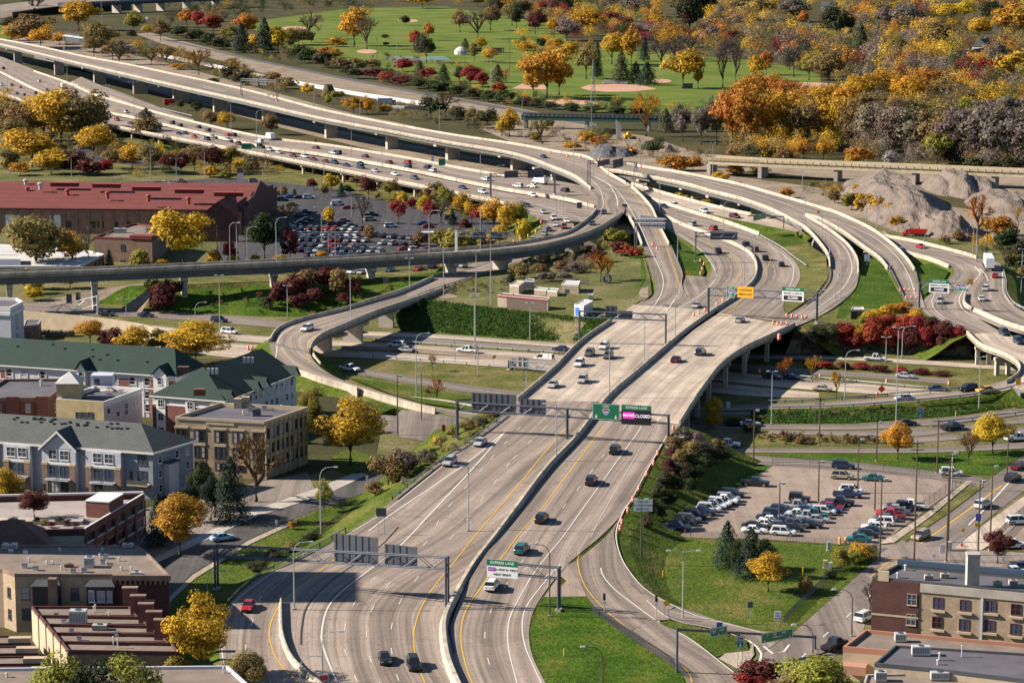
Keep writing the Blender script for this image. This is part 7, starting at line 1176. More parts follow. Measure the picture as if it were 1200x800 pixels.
# --- grey roofed apartments
b = Bldg('apartment_house', 'long blue grey apartment house with grey shingle hip roof and balconies'); h = 9.4
A, B, C = P(-40, 514.5, h), P(180, 530.5, h), P(231, 515.5, h); D = A + (C - B); cx = (A + B + C + D) / 4
ins = lambda p, f=.975: Vector((cx.x + (p.x - cx.x) * (1 - .6 / max((p - cx).length, 1)), cx.y + (p.y - cx.y) * (1 - .6 / max((p - cx).length, 1)), 0))
e1 = (B - A).normalized(); e2 = (C - B).normalized(); wa = V3(A + e2 * .5, 0); wb = V3(B - e1 * .6 + e2 * .5, 0); wc = V3(C - e1 * .6 - e2 * .5, 0); wd = V3(D - e2 * .5, 0)
b.walls([wa, wb, wc, wd], 0, h - .05, GREYP)
r0 = P(-40, 478.5, 13.6); r1 = P(140, 492.5, 13.6); r1 = Vector((*((B + C) / 2 - e1 * 7.4).xy, 13.6)); r0 = Vector((*((A + D) / 2).xy, 13.6))
b.roof([A, B, C, D, r0, r1], [(0, 1, 5, 4), (1, 2, 5), (2, 3, 4, 5)], SROOF); b.box('fascia', A, B, (0, (B - A).length, h - .38, h + .03), .02, .12, TRIMW); b.box('fascia', B, C, (0, (C - B).length, h - .38, h + .03), .02, .12, TRIMW)
U = lambda x, y=540: upright(x, y, wa, wb)[0]
for x0, x1, kind in ((7, 38, 'bay'), (52, 91, 'gable'), (103, 144, 'bay'), (-34, -2, 'bay')):
 u0, u1 = U(x0), U(x1); b.box('bay', wa, wb, (u0, u1, 0, h - .42), .003, .9, LGREYP); M4, l = b.face(wa, wb)
 fa = Vector((M4 @ Vector((0, .9, 0)))); fb = Vector((M4 @ Vector((l, .9, 0))))
 for q in (u0 + .02, u1 - 1.22): b.box('brick_pier', fa, fb, (q, q + 1.2, 0, 5.6), .003, .25, BRBR); b.box('pier_cap', fa, fb, (q - .05, q + 1.25, 5.605, 6.1), .003, .32, YSTUC)
 b.box('band', fa, fb, (u0 + 1.3, u1 - 1.3, 5.7, 6.1), .003, .15, TRIMW)
 mid_ = (u0 + u1) / 2
 for k in (-1, 1):
  b.win(fa, fb, mid_ + k * 1.25, 7.7, 1.9, 1.9, nx=2, glass=GLASSB); b.win(fa, fb, mid_ + k * 1.15, 4.3, 1.9, 2.3, frame=DSTEEL, nx=2, glass=GLASSB, sill=False); b.win(fa, fb, mid_ + k * 1.15, 1.3, 1.9, 2.3, frame=DSTEEL, nx=2, sill=False)
  f0 = mid_ + k * 1.25; bal = b.box('balcony', fa, fb, (f0 - 1.35, f0 + 1.35, 2.75, 2.98), .003, 1.3, LGREYP); m = MB()
  for uu in np.arange(f0 - 1.3, f0 + 1.31, .2): m.box((uu - .02, 1.24, 2.985), (uu + .02, 1.28, 3.95))
  m.box((f0 - 1.35, 1.22, 3.95), (f0 + 1.35, 1.3, 4.02)); q = m.build('railing', DSTEEL, bal); q.matrix_local = Matrix(b.face(fa, fb)[0])
 if kind == 'gable':
  gz = h + 3.0; gm = (u0 + u1) / 2; m = MB(); m.add([M4 @ Vector(v) for v in ((u0 - .2, .95, h - .42), (u1 + .2, .95, h - .42), (gm, .95, gz))], [(0, 1, 2)]); m.build('gable', LGREYP, b.t)
  V = [M4 @ Vector(v) for v in ((u0 - .5, 1.4, h - .5), (gm, 1.4, gz + .2), (u1 + .5, 1.4, h - .5), (u0 - .5, -1.5, h - .5), (gm, -6.5, gz + .2), (u1 + .5, -1.5, h - .5))]; b.roof(V, [(0, 1, 4, 3), (1, 2, 5, 4)], SROOF, 'gable_roof')
  for (ua, za), (ub, zb) in (((u0 - .5, h - .5), (gm, gz + .2)), ((gm, gz + .2), (u1 + .5, h - .5))):
   m = MB(); m.add([M4 @ Vector((uu, yy, zz + dz)) for uu, zz in ((ua, za), (ub, zb)) for yy in (1.42, 1.5) for dz in (-.45, .05)], [(0, 1, 5, 4), (2, 6, 7, 3), (1, 3, 7, 5), (0, 4, 6, 2)]); m.build('rake_trim', TRIMW, b.t)
for x0, x1, y0, y1 in ((161, 172, 532, 544), (161, 172, 551, 562), (152, 155.5, 552, 561)): b.wpx(wa, wb, x0, y0, x1, y1, frame=DSTEEL, nx=2, glass=GLASSB)
f0, f1 = U(152), U(176); bal = b.box('balcony', wa, wb, (f0, f1, 2.75, 3.0), .003, 1.6, YSTUC); b.box('railing', wa, wb, (f0, f1, 3.01, 3.9), 1.52, 1.56, DSTEEL, bal)
for z in (7.6, 4.7, 1.8):
 for u in (2.2, 7.5, 10.8): b.win(wb, wc, u, z, 1.1, 1.5, nx=1)
b.box('side_bay', wb, wc, (3.3, 6.2, 0, 6.6), .003, 1.4, LGREYP); b.box('side_bay_roof', wb, wc, (3.0, 6.5, 6.605, 6.9), .0, 1.8, SROOF)
for i in range(34): x = random.uniform(0, 1); q = A + (B - A) * (.18 + .72 * x); f = random.uniform(.72, .92); pk = q * (1 - f) + (r0 + (r1 - r0) * (.18 + .72 * x)) * f; m = MB(); m.box((pk.x - .22, pk.y - .2, pk.z + .02), (pk.x + .22, pk.y + .2, pk.z + .3)); m.build('roof_vent', DSTEEL, b.t)
# --- green roofed apartments (two wings)
b = Bldg('apartment_house', 'long pale apartment wing with dark green shingle roof and white dormers'); h = 10.0
A, B = P(-30, 425.5, h), P(207, 441, h); e1 = (B - A).normalized(); e2 = Vector((-e1.y, e1.x, 0)); Wd = 15.; C, D = B + e2 * Wd, A + e2 * Wd; wa, wb = V3(A + e2 * .6, 0), V3(B + e2 * .6, 0)
b.walls([wa, V3(B + e2 * .6 - e1 * .6, 0), V3(C - e2 * .6 - e1 * .6, 0), V3(D - e2 * .6, 0)], 0, h - .05, WHITEP); r0, r1 = Vector((*((A + D) / 2).xy, h + 5.)), Vector((*((B + C) / 2 - e1 * 4).xy, h + 5.))
b.roof([A, B, C, D, r0, r1], [(0, 1, 5, 4), (1, 2, 5), (2, 3, 4, 5), (3, 0, 4)], GROOF); b.box('gutter', A, B, (0, (B - A).length, h - .28, h - .02), .02, .14, TRIMW)
U = lambda x, y=440: upright(x, y, wa, wb)[0]
for x0, x1 in ((1, 8), (107, 117), (140, 152), (174, 182), (198, 206)): b.box('brick_bay', wa, wb, (U(x0), U(x1), 0, 8.6), .003, .12, REDBR)
for x in (11, 28, 50, 82, 124, 134, 155, 172, 190):
 for z in (8.2, 5.2, 2.2): b.win(wa, wb, U(x), z, 1.25, 1.7)
 b.box('pilaster', wa, wb, (U(x) - 1.05, U(x) - .85, 0, 9.2), .003, .12, TRIMW); b.box('pilaster', wa, wb, (U(x) + .85, U(x) + 1.05, 0, 9.2), .003, .12, TRIMW)
b.box('band', wa, wb, (0, (wb - wa).length - .6, 6.55, 6.8), .13, .2, TRIMW)
M4, l = b.face(wa, wb)
for x0, x1 in ((94, 103), (183, 198)):
 u0, u1 = U(x0), U(x1); um = (u0 + u1) / 2; b.box('bay', wa, wb, (u0, u1, 0, 10.4), .14, 1.5, TRIMW); fa, fb = Vector(M4 @ Vector((0, 1.5, 0))), Vector(M4 @ Vector((l, 1.5, 0))); b.win(fa, fb, um, 8.9, 1.1, 1.6); b.win(fa, fb, um, 5.4, 1.1, 1.6)
 m = MB(); m.add([M4 @ Vector(v) for v in ((u0, 1.49, 10.4), (u1, 1.49, 10.4), (um, 1.49, 12.0))], [(0, 1, 2)]); m.build('gable', TRIMW, b.t); V = [M4 @ Vector(v) for v in ((u0 - .5, 2, 10.2), (um, 2, 12.4), (u1 + .5, 2, 10.2), (u0 - .5, -2, 10.2), (um, -4, 12.4), (u1 + .5, -2, 10.2))]; b.roof(V, [(0, 1, 4, 3), (1, 2, 5, 4)], GROOF, 'dormer_roof', .15)
for px, py in ((147, 410), (215, 431)):
 p = P(px, py + 2, 13.4); m = MB(); m.box((p.x - 1.2, p.y - .7, p.z - .6), (p.x + 1.2, p.y + .7, p.z + .7)); m.build('skylight', BROOF, b.t)
p = P(51, 398, 14.5); MB().box((p.x - .35, p.y - .35, p.z - 1.6), (p.x + .35, p.y + .35, p.z + 1.)).build('chimney', DSTEEL, b.t)
for i in range(9): f = random.uniform(.05, .95); g_ = random.uniform(.4, .9); q = (A + (B - A) * f) * (1 - g_) + (r0 + (r1 - r0) * f) * g_; MB().box((q.x - .22, q.y - .2, q.z - .1), (q.x + .22, q.y + .2, q.z + .3)).build('roof_vent', DSTEEL, b.t)
b = Bldg('apartment_house', 'brick fronted apartment wing with green hip roof beside the tan building'); h = 9.6
A, B = P(175, 463, h), P(264, 470, h); C = P(350, 437.5, h); e1 = (B - A).normalized(); e2 = (C - B); e2.z = 0; e2n = e2.normalized(); D = A + e2; wa, wb, wc, wd = [V3(q, 0) for q in (A + (e1 + e2n) * .5, B + (-e1 + e2n) * .5, C + (-e1 - e2n) * .5, D + (e1 - e2n) * .5)]
b.walls([wa, wb, wc, wd], 0, h - .05, WHITEP); mm = (A + B) / 2; r0 = Vector((*(mm + e2n * 8).xy, h + 5.2)); r1 = Vector((*((C + D) / 2).xy, h + 5.2)); b.roof([A, B, C, D, r0, r1], [(0, 1, 4), (1, 2, 5, 4), (3, 0, 4, 5), (2, 3, 5)], GROOF); b.box('gutter', A, B, (0, (B - A).length, h - .28, h - .02), .02, .14, TRIMW); b.box('gutter', B, C, (0, e2.length, h - .28, h - .02), .02, .14, TRIMW)
l1 = (wb - wa).length; b.box('brick_front', wa, wb, (0, l1, 0, 7.6), .003, .14, REDBR); b.box('band', wa, wb, (0, l1, 7.61, 7.9), .003, .2, TRIMW)
for f in (.12, .53, .88):
 b.box('bay', wa, wb, (l1 * f - 1.1, l1 * f + 1.1, 0, 9.3), .145, .3, TRIMW); M4, l = b.face(wa, wb); fa, fb = Vector(M4 @ Vector((0, .3, 0))), Vector(M4 @ Vector((l1, .3, 0)))
 for z in (8.0, 5.0, 2.0): b.win(fa, fb, l1 * f, z, 1.3, 1.6, nx=2)
l2 = (wc - wb).length
for i in range(13):
 for z in (8.0, 5.1, 2.2): b.win(wb, wc, 2 + (l2 - 4) * i / 12, z, 1.1, 1.6)
M4, l = b.face(wb, wc)
for f in (.06, .42, .54, .97):
 um = l2 * f; m = MB(); m.add([M4 @ Vector(v) for v in ((um - 1.6, .5, h - .3), (um + 1.6, .5, h - .3), (um, .5, h + 1.7))], [(0, 1, 2)]); m.build('gable', TRIMW, b.t); V = [M4 @ Vector(v) for v in ((um - 2, .9, h - .4), (um, .9, h + 2), (um + 2, .9, h - .4), (um - 2, -1.5, h - .4), (um, -4, h + 2), (um + 2, -1.5, h - .4))]; b.roof(V, [(0, 1, 4, 3), (1, 2, 5, 4)], GROOF, 'dormer_roof', .15)
p = P(234, 458, 12); MB().box((p.x - 1.2, p.y - .8, p.z - .9), (p.x + 1.2, p.y + .8, p.z + .5)).build('skylight', BROOF, b.t)
for x, y in ((249, 434), (291, 421)): p = P(x, y, 14.6); m = MB(); [m.box((p.x - 1.2 + k * .9, p.y - .3, p.z - .8), (p.x - .6 + k * .9, p.y + .3, p.z + .5)) for k in range(3)]; m.build('chimney', METALW, b.t)
# --- yellow and pink stucco building
b = Bldg('stucco_building', 'yellow and pink stucco building with small white pyramid roof'); h = 10.2
A, B, C = P(66, 467, h), P(122, 470.5, h), P(166, 455, h); e = C - B; wa, wb, wc, wd = V3(A, 0), V3(B, 0), V3(C, 0), V3(A + e, 0); b.walls([wa, wb, wc, wd], 0, h, PSTUC); b.flat([V3(q, h) for q in (wa, wb, wc, wd)], h - .9, FLATD, 'roof', .9, TRIMW)
l1 = (wb - wa).length; b.box('front_wall', wa, wb, (0, l1, 0, h + .02), .003, .25, YSTUC)
tw = [P(66, 449, 13.2), P(92, 449, 13.2)]; d = (tw[1] - tw[0]).normalized(); n_ = Vector((-d.y, d.x, 0)); tp = [V3(tw[0], 0) - n_ * .2, V3(tw[1], 0) - n_ * .2, V3(tw[1] + n_ * 6, 0), V3(tw[0] + n_ * 6, 0)]; b.walls(tp, 0, 13.2, YSTUC, 'tower'); cc = sum((Vector(q) for q in tp), Vector()) / 4; V = [Vector((q.x + (q.x - cc.x) * .12, q.y + (q.y - cc.y) * .12, 13.2)) for q in tp] + [Vector((cc.x, cc.y, 15.3))]; b.roof(V, [(0, 1, 4), (1, 2, 4), (2, 3, 4), (3, 0, 4)], FLATW, 'tower_roof', .15)
M4, l = b.face(wa, wb); fa, fb = Vector(M4 @ Vector((0, .25, 0))), Vector(M4 @ Vector((l, .25, 0)))
for x in (91.5, 98.5, 106): b.wpx(fa, fb, x - 3, 482.5, x + 3, 489, frame=DSTEEL, glass=GLASSB)
for x, y in ((127, 484), (138, 480.5), (148, 478), (159, 474), (138, 487), (148, 485)): b.wpx(wb, wc, x - 2, y - 5, x + 2, y + 1.5, frame=TRIMW)
pb = P(118, 452, 10); m = MB(); m.box((pb.x - 2.2, pb.y, 9.3), (pb.x + 2.6, pb.y + 4, 12.3)); m.build('penthouse', LGREYP, b.t); b.box('penthouse_window', pb + Vector((-2.2, 0, 0)), pb + Vector((2.6, 0, 0)), (.8, 2, 9.9, 11.6), .003, .06, GLASSB)
for i in range(7): q = P(100 + i * 7, 461 - (i % 3) * 3, 9.4); m = MB(); m.tube([(0, 0, 0), (0, 0, .7)], .06, 5); m.tube([(0, 0, .7), (0, 0, .76)], .7, 8); o = obj('patio_table', m.me('patio_table', [BARK, TRIMW][i % 2]), None, q); tag(o, ('brown' if i % 2 == 0 else 'white') + ' round table on the stucco building roof terrace', 'table', 'tables on the roof terrace', AN['tan'])
# --- brick row house behind the yellow building
b = Bldg('row_house', 'dark brick row house with flat grey roof beside the yellow wall'); h = 8.2
A, B, C = P(32, 468, h), P(56, 465.5, h), P(66, 458, h); A = P(-30, 466, h); wa, wb = V3(A, 0), V3(B, 0); e = Vector((2, 22, 0)); wc, wd = wb + e, wa + e; b.walls([wa, wb, wc, wd], 0, h, REDBR); b.flat([V3(q, h) for q in (wa, wb, wc, wd)], h - .6, FLATD, 'roof', .6, BRBR)
for i in range(6): b.win(wa, wb, 2 + i * 3.2, 5.9, 1.1, 1.9); b.win(wa, wb, 2 + i * 3.2, 2.6, 1.1, 1.9)
for i in (0, 2, 4): b.box('brick_bay', wa, wb, (.6 + i * 3.2, 3.3 + i * 3.2, 0, 8.5), .12, .6, REDBR)
vent(48, 452, 7.6, 'dark roof vent on the brick row house', .25, 1.1)
# --- tan brick building
b = Bldg('tan_brick_building', 'tan brick building with tall arched window bays and flat grey roof'); h = 12.0
A, B, C = P(205.5, 488, h), P(310, 493.5, h), P(360, 476.5, h); e = C - B; wa, wb, wc, wd = V3(A, 0), V3(B, 0), V3(C, 0), V3(A + e, 0); b.walls([wa, wb, wc, wd], 0, h, TANBR); b.flat([V3(q, h) for q in (wa, wb, wc, wd)], h - .8, FLATD, 'roof', .8, LIMEST)
l1 = (wb - wa).length; l2 = (wc - wb).length; U = lambda x, y=520: upright(x, y, wa, wb)[0]
b.box('cornice', wa, wb, (0, l1, h - .5, h + .05), .003, .22, LIMEST); b.box('cornice', wb, wc, (0, l2, h - .5, h + .05), .003, .22, LIMEST); b.box('dentil_band', wa, wb, (U(242), U(275), h - 1.25, h - .75), .003, .15, LIMEST)
for x in (213, 234, 258, 279, 303):
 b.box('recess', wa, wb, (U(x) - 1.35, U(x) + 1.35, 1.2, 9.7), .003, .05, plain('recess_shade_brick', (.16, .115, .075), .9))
 for z in (8.3, 5.0, 2.2):
  for k in (-.62, .62): b.win(wa, wb, U(x) + k, z, 1.0, 2.3 if z > 3 else 1.5, frame=BRONZE, sill=False, out=.052)
 b.box('lintel', wa, wb, (U(x) - 1.5, U(x) + 1.5, 9.72, 10.1), .003, .2, LIMEST); b.box('spandrel', wa, wb, (U(x) - 1.3, U(x) + 1.3, 6.3, 6.9), .055, .16, LIMEST)
for i in range(9):
 u = l2 * (i + .6) / 9.2; b.box('pilaster', wb, wc, (u - l2 / 18.4 - .25, u - l2 / 18.4 + .25, 0, h - .7), .003, .25, TANBR)
 for z in (9.3, 6.2, 3.1): b.win(wb, wc, u, z, 1.15, 2.0, frame=BRONZE)
for x, y in ((279, 470), (288, 468)): p = P(x, y + 6, 11.5); MB().box((p.x - .8, p.y - .6, 11.2), (p.x + .8, p.y + .6, 13.2)).build('chimney', LIMEST, b.t)
roofbox('dark roof unit on the tan brick building', 301, 487, 11.2, 1.6, 1.4, 1.5, DSTEEL); ac(293, 482, 11.2, 'on the tan brick building', AN['wh']); ac(310, 480, 11.2, 'on the tan brick building', AN['wh']); ac(320, 481, 11.2, 'on the tan brick building', AN['wh'], .5); vent(285, 486, 11.2, None, .15, .7, 'on the tan brick building', AN['wh']); vent(330, 479, 11.2, None, .15, .7, 'on the tan brick building', AN['wh'])
# --- parking garage with brick bands
b = Bldg('parking_garage', 'low parking garage with dark brick bands and pale open top deck'); h = 7.6
A, B = P(168, 577.5, h), P(98, 619, h); C = P(-40, 577, h); wb = V3(A, 0); wa = V3(B, 0); wd = V3(P(-40, 582, h), 0); wc = wa + (wd - wb)
b.walls([wa, wb, wd, wc], 0, h - 1.1, CONC); b.flat([V3(q, h) for q in (wa, wb, wd, wc)], h - 1.0, M('garage_deck', (.33, .285, .265), var=.2, sc=.2), 'top_deck', 1.0, DKBR, .3)
l1 = (wb - wa).length
for z in (h - 1.2, 3.5, .2): b.box('brick_band', wa, wb, (0, l1, z - .1, z + 1.15), .003, .25, REDBR); b.box('rail_cap', wa, wb, (0, l1, z + 1.155, z + 1.3), .003, .32, TRIMW)
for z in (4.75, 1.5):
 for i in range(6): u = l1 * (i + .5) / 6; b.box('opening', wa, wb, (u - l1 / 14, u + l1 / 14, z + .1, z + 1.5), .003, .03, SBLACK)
for i in range(7): u = l1 * i / 6; b.box('brick_pier', wa, wb, (max(u - .5, 0), min(u + .5, l1), 0, h - 1.35), .26, .4, REDBR)
b.box('end_wall', wb, wd, (0, (wd - wb).length, h + .02, h + .35), -.5, .1, FLATW)
M4, l = b.face(wa, wb); m = MB(); m.box((l1 * .42, -4.5, h - .9), (l1 * .66, -.05, h + 1.9), 0, M4); m.build('stair_tower', REDBR, b.t); m = MB(); m.box((l1 * .42 - .1, -4.6, h + 1.905), (l1 * .66 + .1, .05, h + 2.1), 0, M4); m.build('stair_tower_cap', TRIMW, b.t)
pl = thing('planter_bed', 'long raised planter bed on the garage deck', 'planter', P(45, 612, 6.65)); MB().box((-7, -1.4, 0), (8, 1.4, .6)).build('planter_wall', CONC, pl)
for i in range(9): tree(16 + i * 9, 611 + (i % 3) * 3, 12, 7, 'S', 'kmkGlmkmk'[i], 'in the raised garage planter', AN['tan'], 7.2)
tree(40, 606, 46, 36, 'B', 'm', 'on the garage deck', AN['tan'], 6.9, label='dark maroon tree growing from the garage deck planter')
pt = thing('flower_pot', 'orange flower pot on the garage parapet', 'flower pot', P(139, 586, 7.6)); MB().tube([(0, 0, 0), (0, 0, .7)], [.35, .5], 10).build('pot', SORG, pt); o = obj('plant', CROWN['S', 1][0], pt, (0, 0, .55)); o.scale = (1.3, 1.3, .9); o.color = (.1, .1, .03, 1)
# --- brown hip roof house
b = Bldg('brown_roof_house', 'house with a plain brown shingle roof beside the garage'); h = 7.
A, B = P(-60, 655, h), P(60, 643, h); e = Vector((-4, 14, 0)); wa, wb = V3(A, 0), V3(B, 0); wc, wd = wb + e, wa + e; b.walls([wa, wb, wc, wd], 0, h - .05, BRBR); mm1, mm0 = (wb + wc) / 2 - (wb - wa).normalized() * 5, (wa + wd) / 2; X = [V3(q + (q - (wa + wc) / 2).normalized() * .6, h) for q in (wa, wb, wc, wd)]; b.roof(X + [V3(mm0, h + 4), V3(mm1, h + 4)], [(0, 1, 5, 4), (1, 2, 5), (2, 3, 4, 5)], BROOF)
for i in range(5): b.win(wa, wb, 3 + i * 3.5, 4.5, 1.1, 1.6)
# --- foreground tan building with ballast roof
b = Bldg('corner_apartment_block', 'tan brick apartment block with wide gravel roof and dark bay windows'); h = 9.6
A = P(17, 672, h); B = P(198, 673, h); C = P(171, 645.5, h); C2 = P(160, 639, h); D = P(-30, 638, h); A2 = P(-30, 664, h); A1 = P(3, 667, h)
out = [V3(q, 0) for q in (A2, A1, A, B, C, C2, D)]; b.walls(out, 0, h, TANBR); b.flat([V3(q, h) for q in out], h - .25, FLATR, 'roof', .3, BRBR, .35)
wa, wb = V3(A, 0), V3(B, 0); l1 = (wb - wa).length; U = lambda x, y=700: upright(x, y, wa, wb)[0]
b.box('brick_end', wa, wb, (U(132), l1, 0, h - .9), .003, .1, DKBR); b.box('cornice', wa, wb, (U(133), l1 + .3, h - .85, h + .02), .003, .6, BRBR)
for u in np.arange(U(135), l1, .8): b.box('bracket', wa, wb, (u, u + .3, h - 1.5, h - .86), .11, .5, BRBR)
for x0, x1 in ((40, 72), (103, 135)):
 b.box('bay', wa, wb, (U(x0), U(x1), 1, h - 1.6), .105, 1.1, plain('bay_dark', (.02, .02, .025), .5)); M4, l = b.face(wa, wb); V = [M4 @ Vector(v) for v in ((U(x0) - .3, 1.4, h - 1.65), (U(x1) + .3, 1.4, h - 1.65), (U(x1) - .5, .12, h - .8), (U(x0) + .5, .12, h - .8))]; b.roof(V, [(0, 1, 2, 3)], DSTEEL, 'bay_roof', .1)
 fa, fb = Vector(M4 @ Vector((0, 1.1, 0))), Vector(M4 @ Vector((l, 1.1, 0)))
 if x0 > 100:
  for x, w in ((109, 1.0), (120, 1.3), (130, .9)):
   for z in (h - 3.3, h - 6.6): b.win(fa, fb, U(x), z, w, 1.9, frame=LGREYP, glass=BLIND)
b.box('chimney', wa, wb, (U(60), U(70), 0, h + .4 - .6), 1.15, 2.3, BRBR)
for x in (88, 30, 9):
 if x > 20:
  for z in (h - 3.2, h - 6.6): b.win(wa, wb, U(x), z, 1.35, 2.0, frame=DSTEEL)
b.win(wa, wb, U(176), h - 3.1, 1.3, 1.9, frame=LGREYP, glass=BLIND)
a1, a2 = V3(A1, 0), V3(A, 0)
for z in (h - 3.4, h - 7): b.win(a1, a2, (a2 - a1).length * .5, z, .9, 1.7, frame=DSTEEL)
AB = AN['tan']; W1 = 'on the corner block roof'
roofbox('large square air unit in the middle of the gravel roof', 105, 664, h - .25, 1.5, 1.5, 1.7); roofbox('long flat unit at the far edge of the gravel roof', 12, 643, h - .25, 2.4, 1., 1.); roofbox('flat white unit at the far end of the gravel roof', 150, 641, h - .25, 1.8, .8, .7); roofbox('flat silver unit at the near edge of the gravel roof', 160, 674, h - .25, 1.7, .8, .6); roofbox('low rusty hatch on the gravel roof', 81, 664, h - .25, 1.4, .9, .5, BROOF)
for x, y in ((13, 646), (30, 648), (29, 665), (124, 654), (121, 660), (86, 671), (99, 670), (42, 668)): ac(x, y, h - .25, W1, AB, .75)
for x, y in ((34, 658), (70, 646), (120, 646), (117, 653), (125, 662), (140, 657), (72, 667), (142, 668), (154, 668), (55, 661), (62, 661)): vent(x, y, h - .25, None, .13, .5, W1, AB)
# --- stepped row with brick chimney stacks
ANr = ('the air unit', (105, 664))
for i in range(5):
 h = 5.4 - i * .1; y0 = 712 + i * 10.2; x0 = 45 + i * 8.6; x1 = 150 + i * 14.; x1 = 160 + i * 12.0
 b = Bldg('row_house', ('first', 'second', 'third', 'fourth', 'last')[i] + ' stepped brick row house counting from the corner block'); A, B = P(x0, y0 + 9, h), P(x1 + 2, y0 + 11, h); wa, wb = V3(A, 0), V3(B, 0); C, D = V3(P(x1 - 8, y0 - 1.5, h), 0), V3(P(x0 - 8, y0 - 1.5, h), 0)
 b.walls([wa, wb, C, D], 0, h, BRBR if i == 4 else TANBR); b.flat([V3(q, h) for q in (wa, wb, C, D)], h - .3, FLATR, 'roof', .42, DKBR, .25)
 l = (D - wa).length; b.box('end_face', D, wa, (.5, l, 0, h - .35), .003, .12, LIMEST); b.win(D, wa, l * .5, h - 2.4, .7, 2.0, frame=DSTEEL, sill=False)
 cx_, cy_ = 153 + i * 9.3, 711 + i * 9.6; p = P(cx_, cy_, h - .3); m = MB(); m.box((p.x - 1.15, p.y - .5, h - .3), (p.x + 1.15, p.y + .5, h + 2.8)); m.build('chimney', REDBR, b.t); m = MB(); m.box((p.x - 1.25, p.y - .6, h + 2.805), (p.x + 1.25, p.y + .6, h + 3.0)); m.build('chimney_cap', BRBR, b.t)
for x, y in ((66, 722), (75, 729.5), (84, 740), (93, 749), (137, 744)): ac(x, y, 4.95, 'on the stepped brick row', ANr, .6)
for x, y in ((110, 718), (128, 725), (133, 754), (138, 757), (112, 716)): vent(x, y, 4.95, None, .1, 1.0, 'on the stepped brick row', ANr)
roofbox('big pale louvred unit on the stepped brick row', 92, 731, 4.95, 2.6, 1.6, 2.3); roofbox('low dark unit on a frame on the stepped brick row', 117, 737, 4.95, 2.2, 1.3, .8, CONC)
for i in range(4):
 h = 3.0; b = Bldg('porch_roof', ('first', 'second', 'third', 'fourth')[i] + ' flat porch block stepping down beside the brick row', 'building'); y = 747 + i * 12; A, B = P(-30, y + 7, h), P(36 + i * 9, y + 6, h); C, D = P(28 + i * 9, y - 3, h), P(-30, y - 2, h); w4 = [V3(q, 0) for q in (A, B, C, D)]; b.walls(w4, 0, h, TANBR); b.flat([V3(q, h) for q in w4], h - .25, FLATR, 'roof', .3, DKBR, .2); b.box('step_wall', w4[0], w4[1], ((w4[1] - w4[0]).length - 3.4, (w4[1] - w4[0]).length, h + .07, h + .8), -1.2, .05, LIMEST)
b = Bldg('flat_roof_building', 'low building with plain gravel roof along the bottom edge'); h = 9.; pts = [V3(P(x, y, h), 0) for x, y in ((-40, 783), (267, 780), (296, 806), (298, 812), (-40, 812))]; b.walls(pts, 0, h, BRBR); b.flat([V3(q, h) for q in pts], h - .3, FLATR, 'roof', .4, LGREYP, .35); vent(262, 788, 8.7, 'pair of bent vents on the gravel roof at the bottom edge', .12, .7); vent(8, 793, 8.7, 'white vent on the gravel roof in the bottom corner', .15, .5)
# --- red roofed warehouse
b = Bldg('warehouse', 'huge brick warehouse with long dark red roof and stepped gable end'); h = 9.
A, B = P(-60, 240.5, h), P(262, 251.5, h); A2, B2 = P(-60, 211, h + 5), P(262, 224, h + 5); E = P(309, 231, h); wa, wb = V3(A, 0), V3(B, 0); dp = Vector((B2.x - B.x, B2.y - B.y, 0)); e1 = (wb - wa).normalized(); n_ = Vector((-e1.y, e1.x, 0)); dpt = 70.
wb = V3(P(283, 246, h), 0); wa = V3(P(-60, 243, h), 0); e1 = (wb - wa).normalized(); n_ = Vector((-e1.y, e1.x, 0)); wc, wd = wb + n_ * dpt, wa + n_ * dpt; b.walls([wa, wb, wc, wd], 0, h, brick_mat('warehouse_brick', (.33, .165, .12), (.27, .13, .095), (.3, .22, .18))); ra, rb = V3((wa + wd) / 2, h + 5.5), V3((wb + wc) / 2, h + 5.5)
b.roof([V3(wa - n_ * .5, h), V3(wb - n_ * .5, h), rb, ra, V3(wc, h), V3(wd, h)], [(0, 1, 2, 3), (3, 2, 4, 5)], RROOF); m = MB()
gp = [(0, 0), (0, h + .6), (.12, h + .6), (.12, h + 2.2), (.3, h + 2.9), (.5, h + 6.6), (.7, h + 2.9), (.88, h + 2.2), (.88, h + .6), (1, h + .6), (1, 0)]; o1 = [wb + n_ * dpt * f + Vector((0, 0, z)) + e1 * .02 for f, z in gp]; o2 = [v + e1 * .9 for v in o1]; k = len(gp); m.add(o1 + o2, [tuple(range(k)), tuple(range(k, 2 * k))[::-1]] + [(i, i + k, (i + 1) % k + k, (i + 1) % k) for i in range(k)]); g_ = m.build('gable_wall', DKBR, b.t); fixn(g_.data)
l1 = (wb - wa).length; U = lambda x, y=255: upright(x, y, wa, wb)[0]
for i in range(24): u = l1 * (i + .5) / 24; b.box('pilaster', wa, wb, (u - .5, u + .5, 0, h - .4), .003, .35, BRBR)
b.box('band', wa, wb, (0, l1, h - .5, h - .1), .36, .5, DKBR)
for x0, x1 in ((5, 23), (58, 71)): b.box('panel', wa, wb, (U(x0), U(x1), 2.4, 6.6), .003, .1, TRIMW)
for x in (8, 36, 80, 108, 118, 135, 150): b.win(wa, wb, U(x), 3.4, 2.2, 2.2, nx=3, frame=DSTEEL)
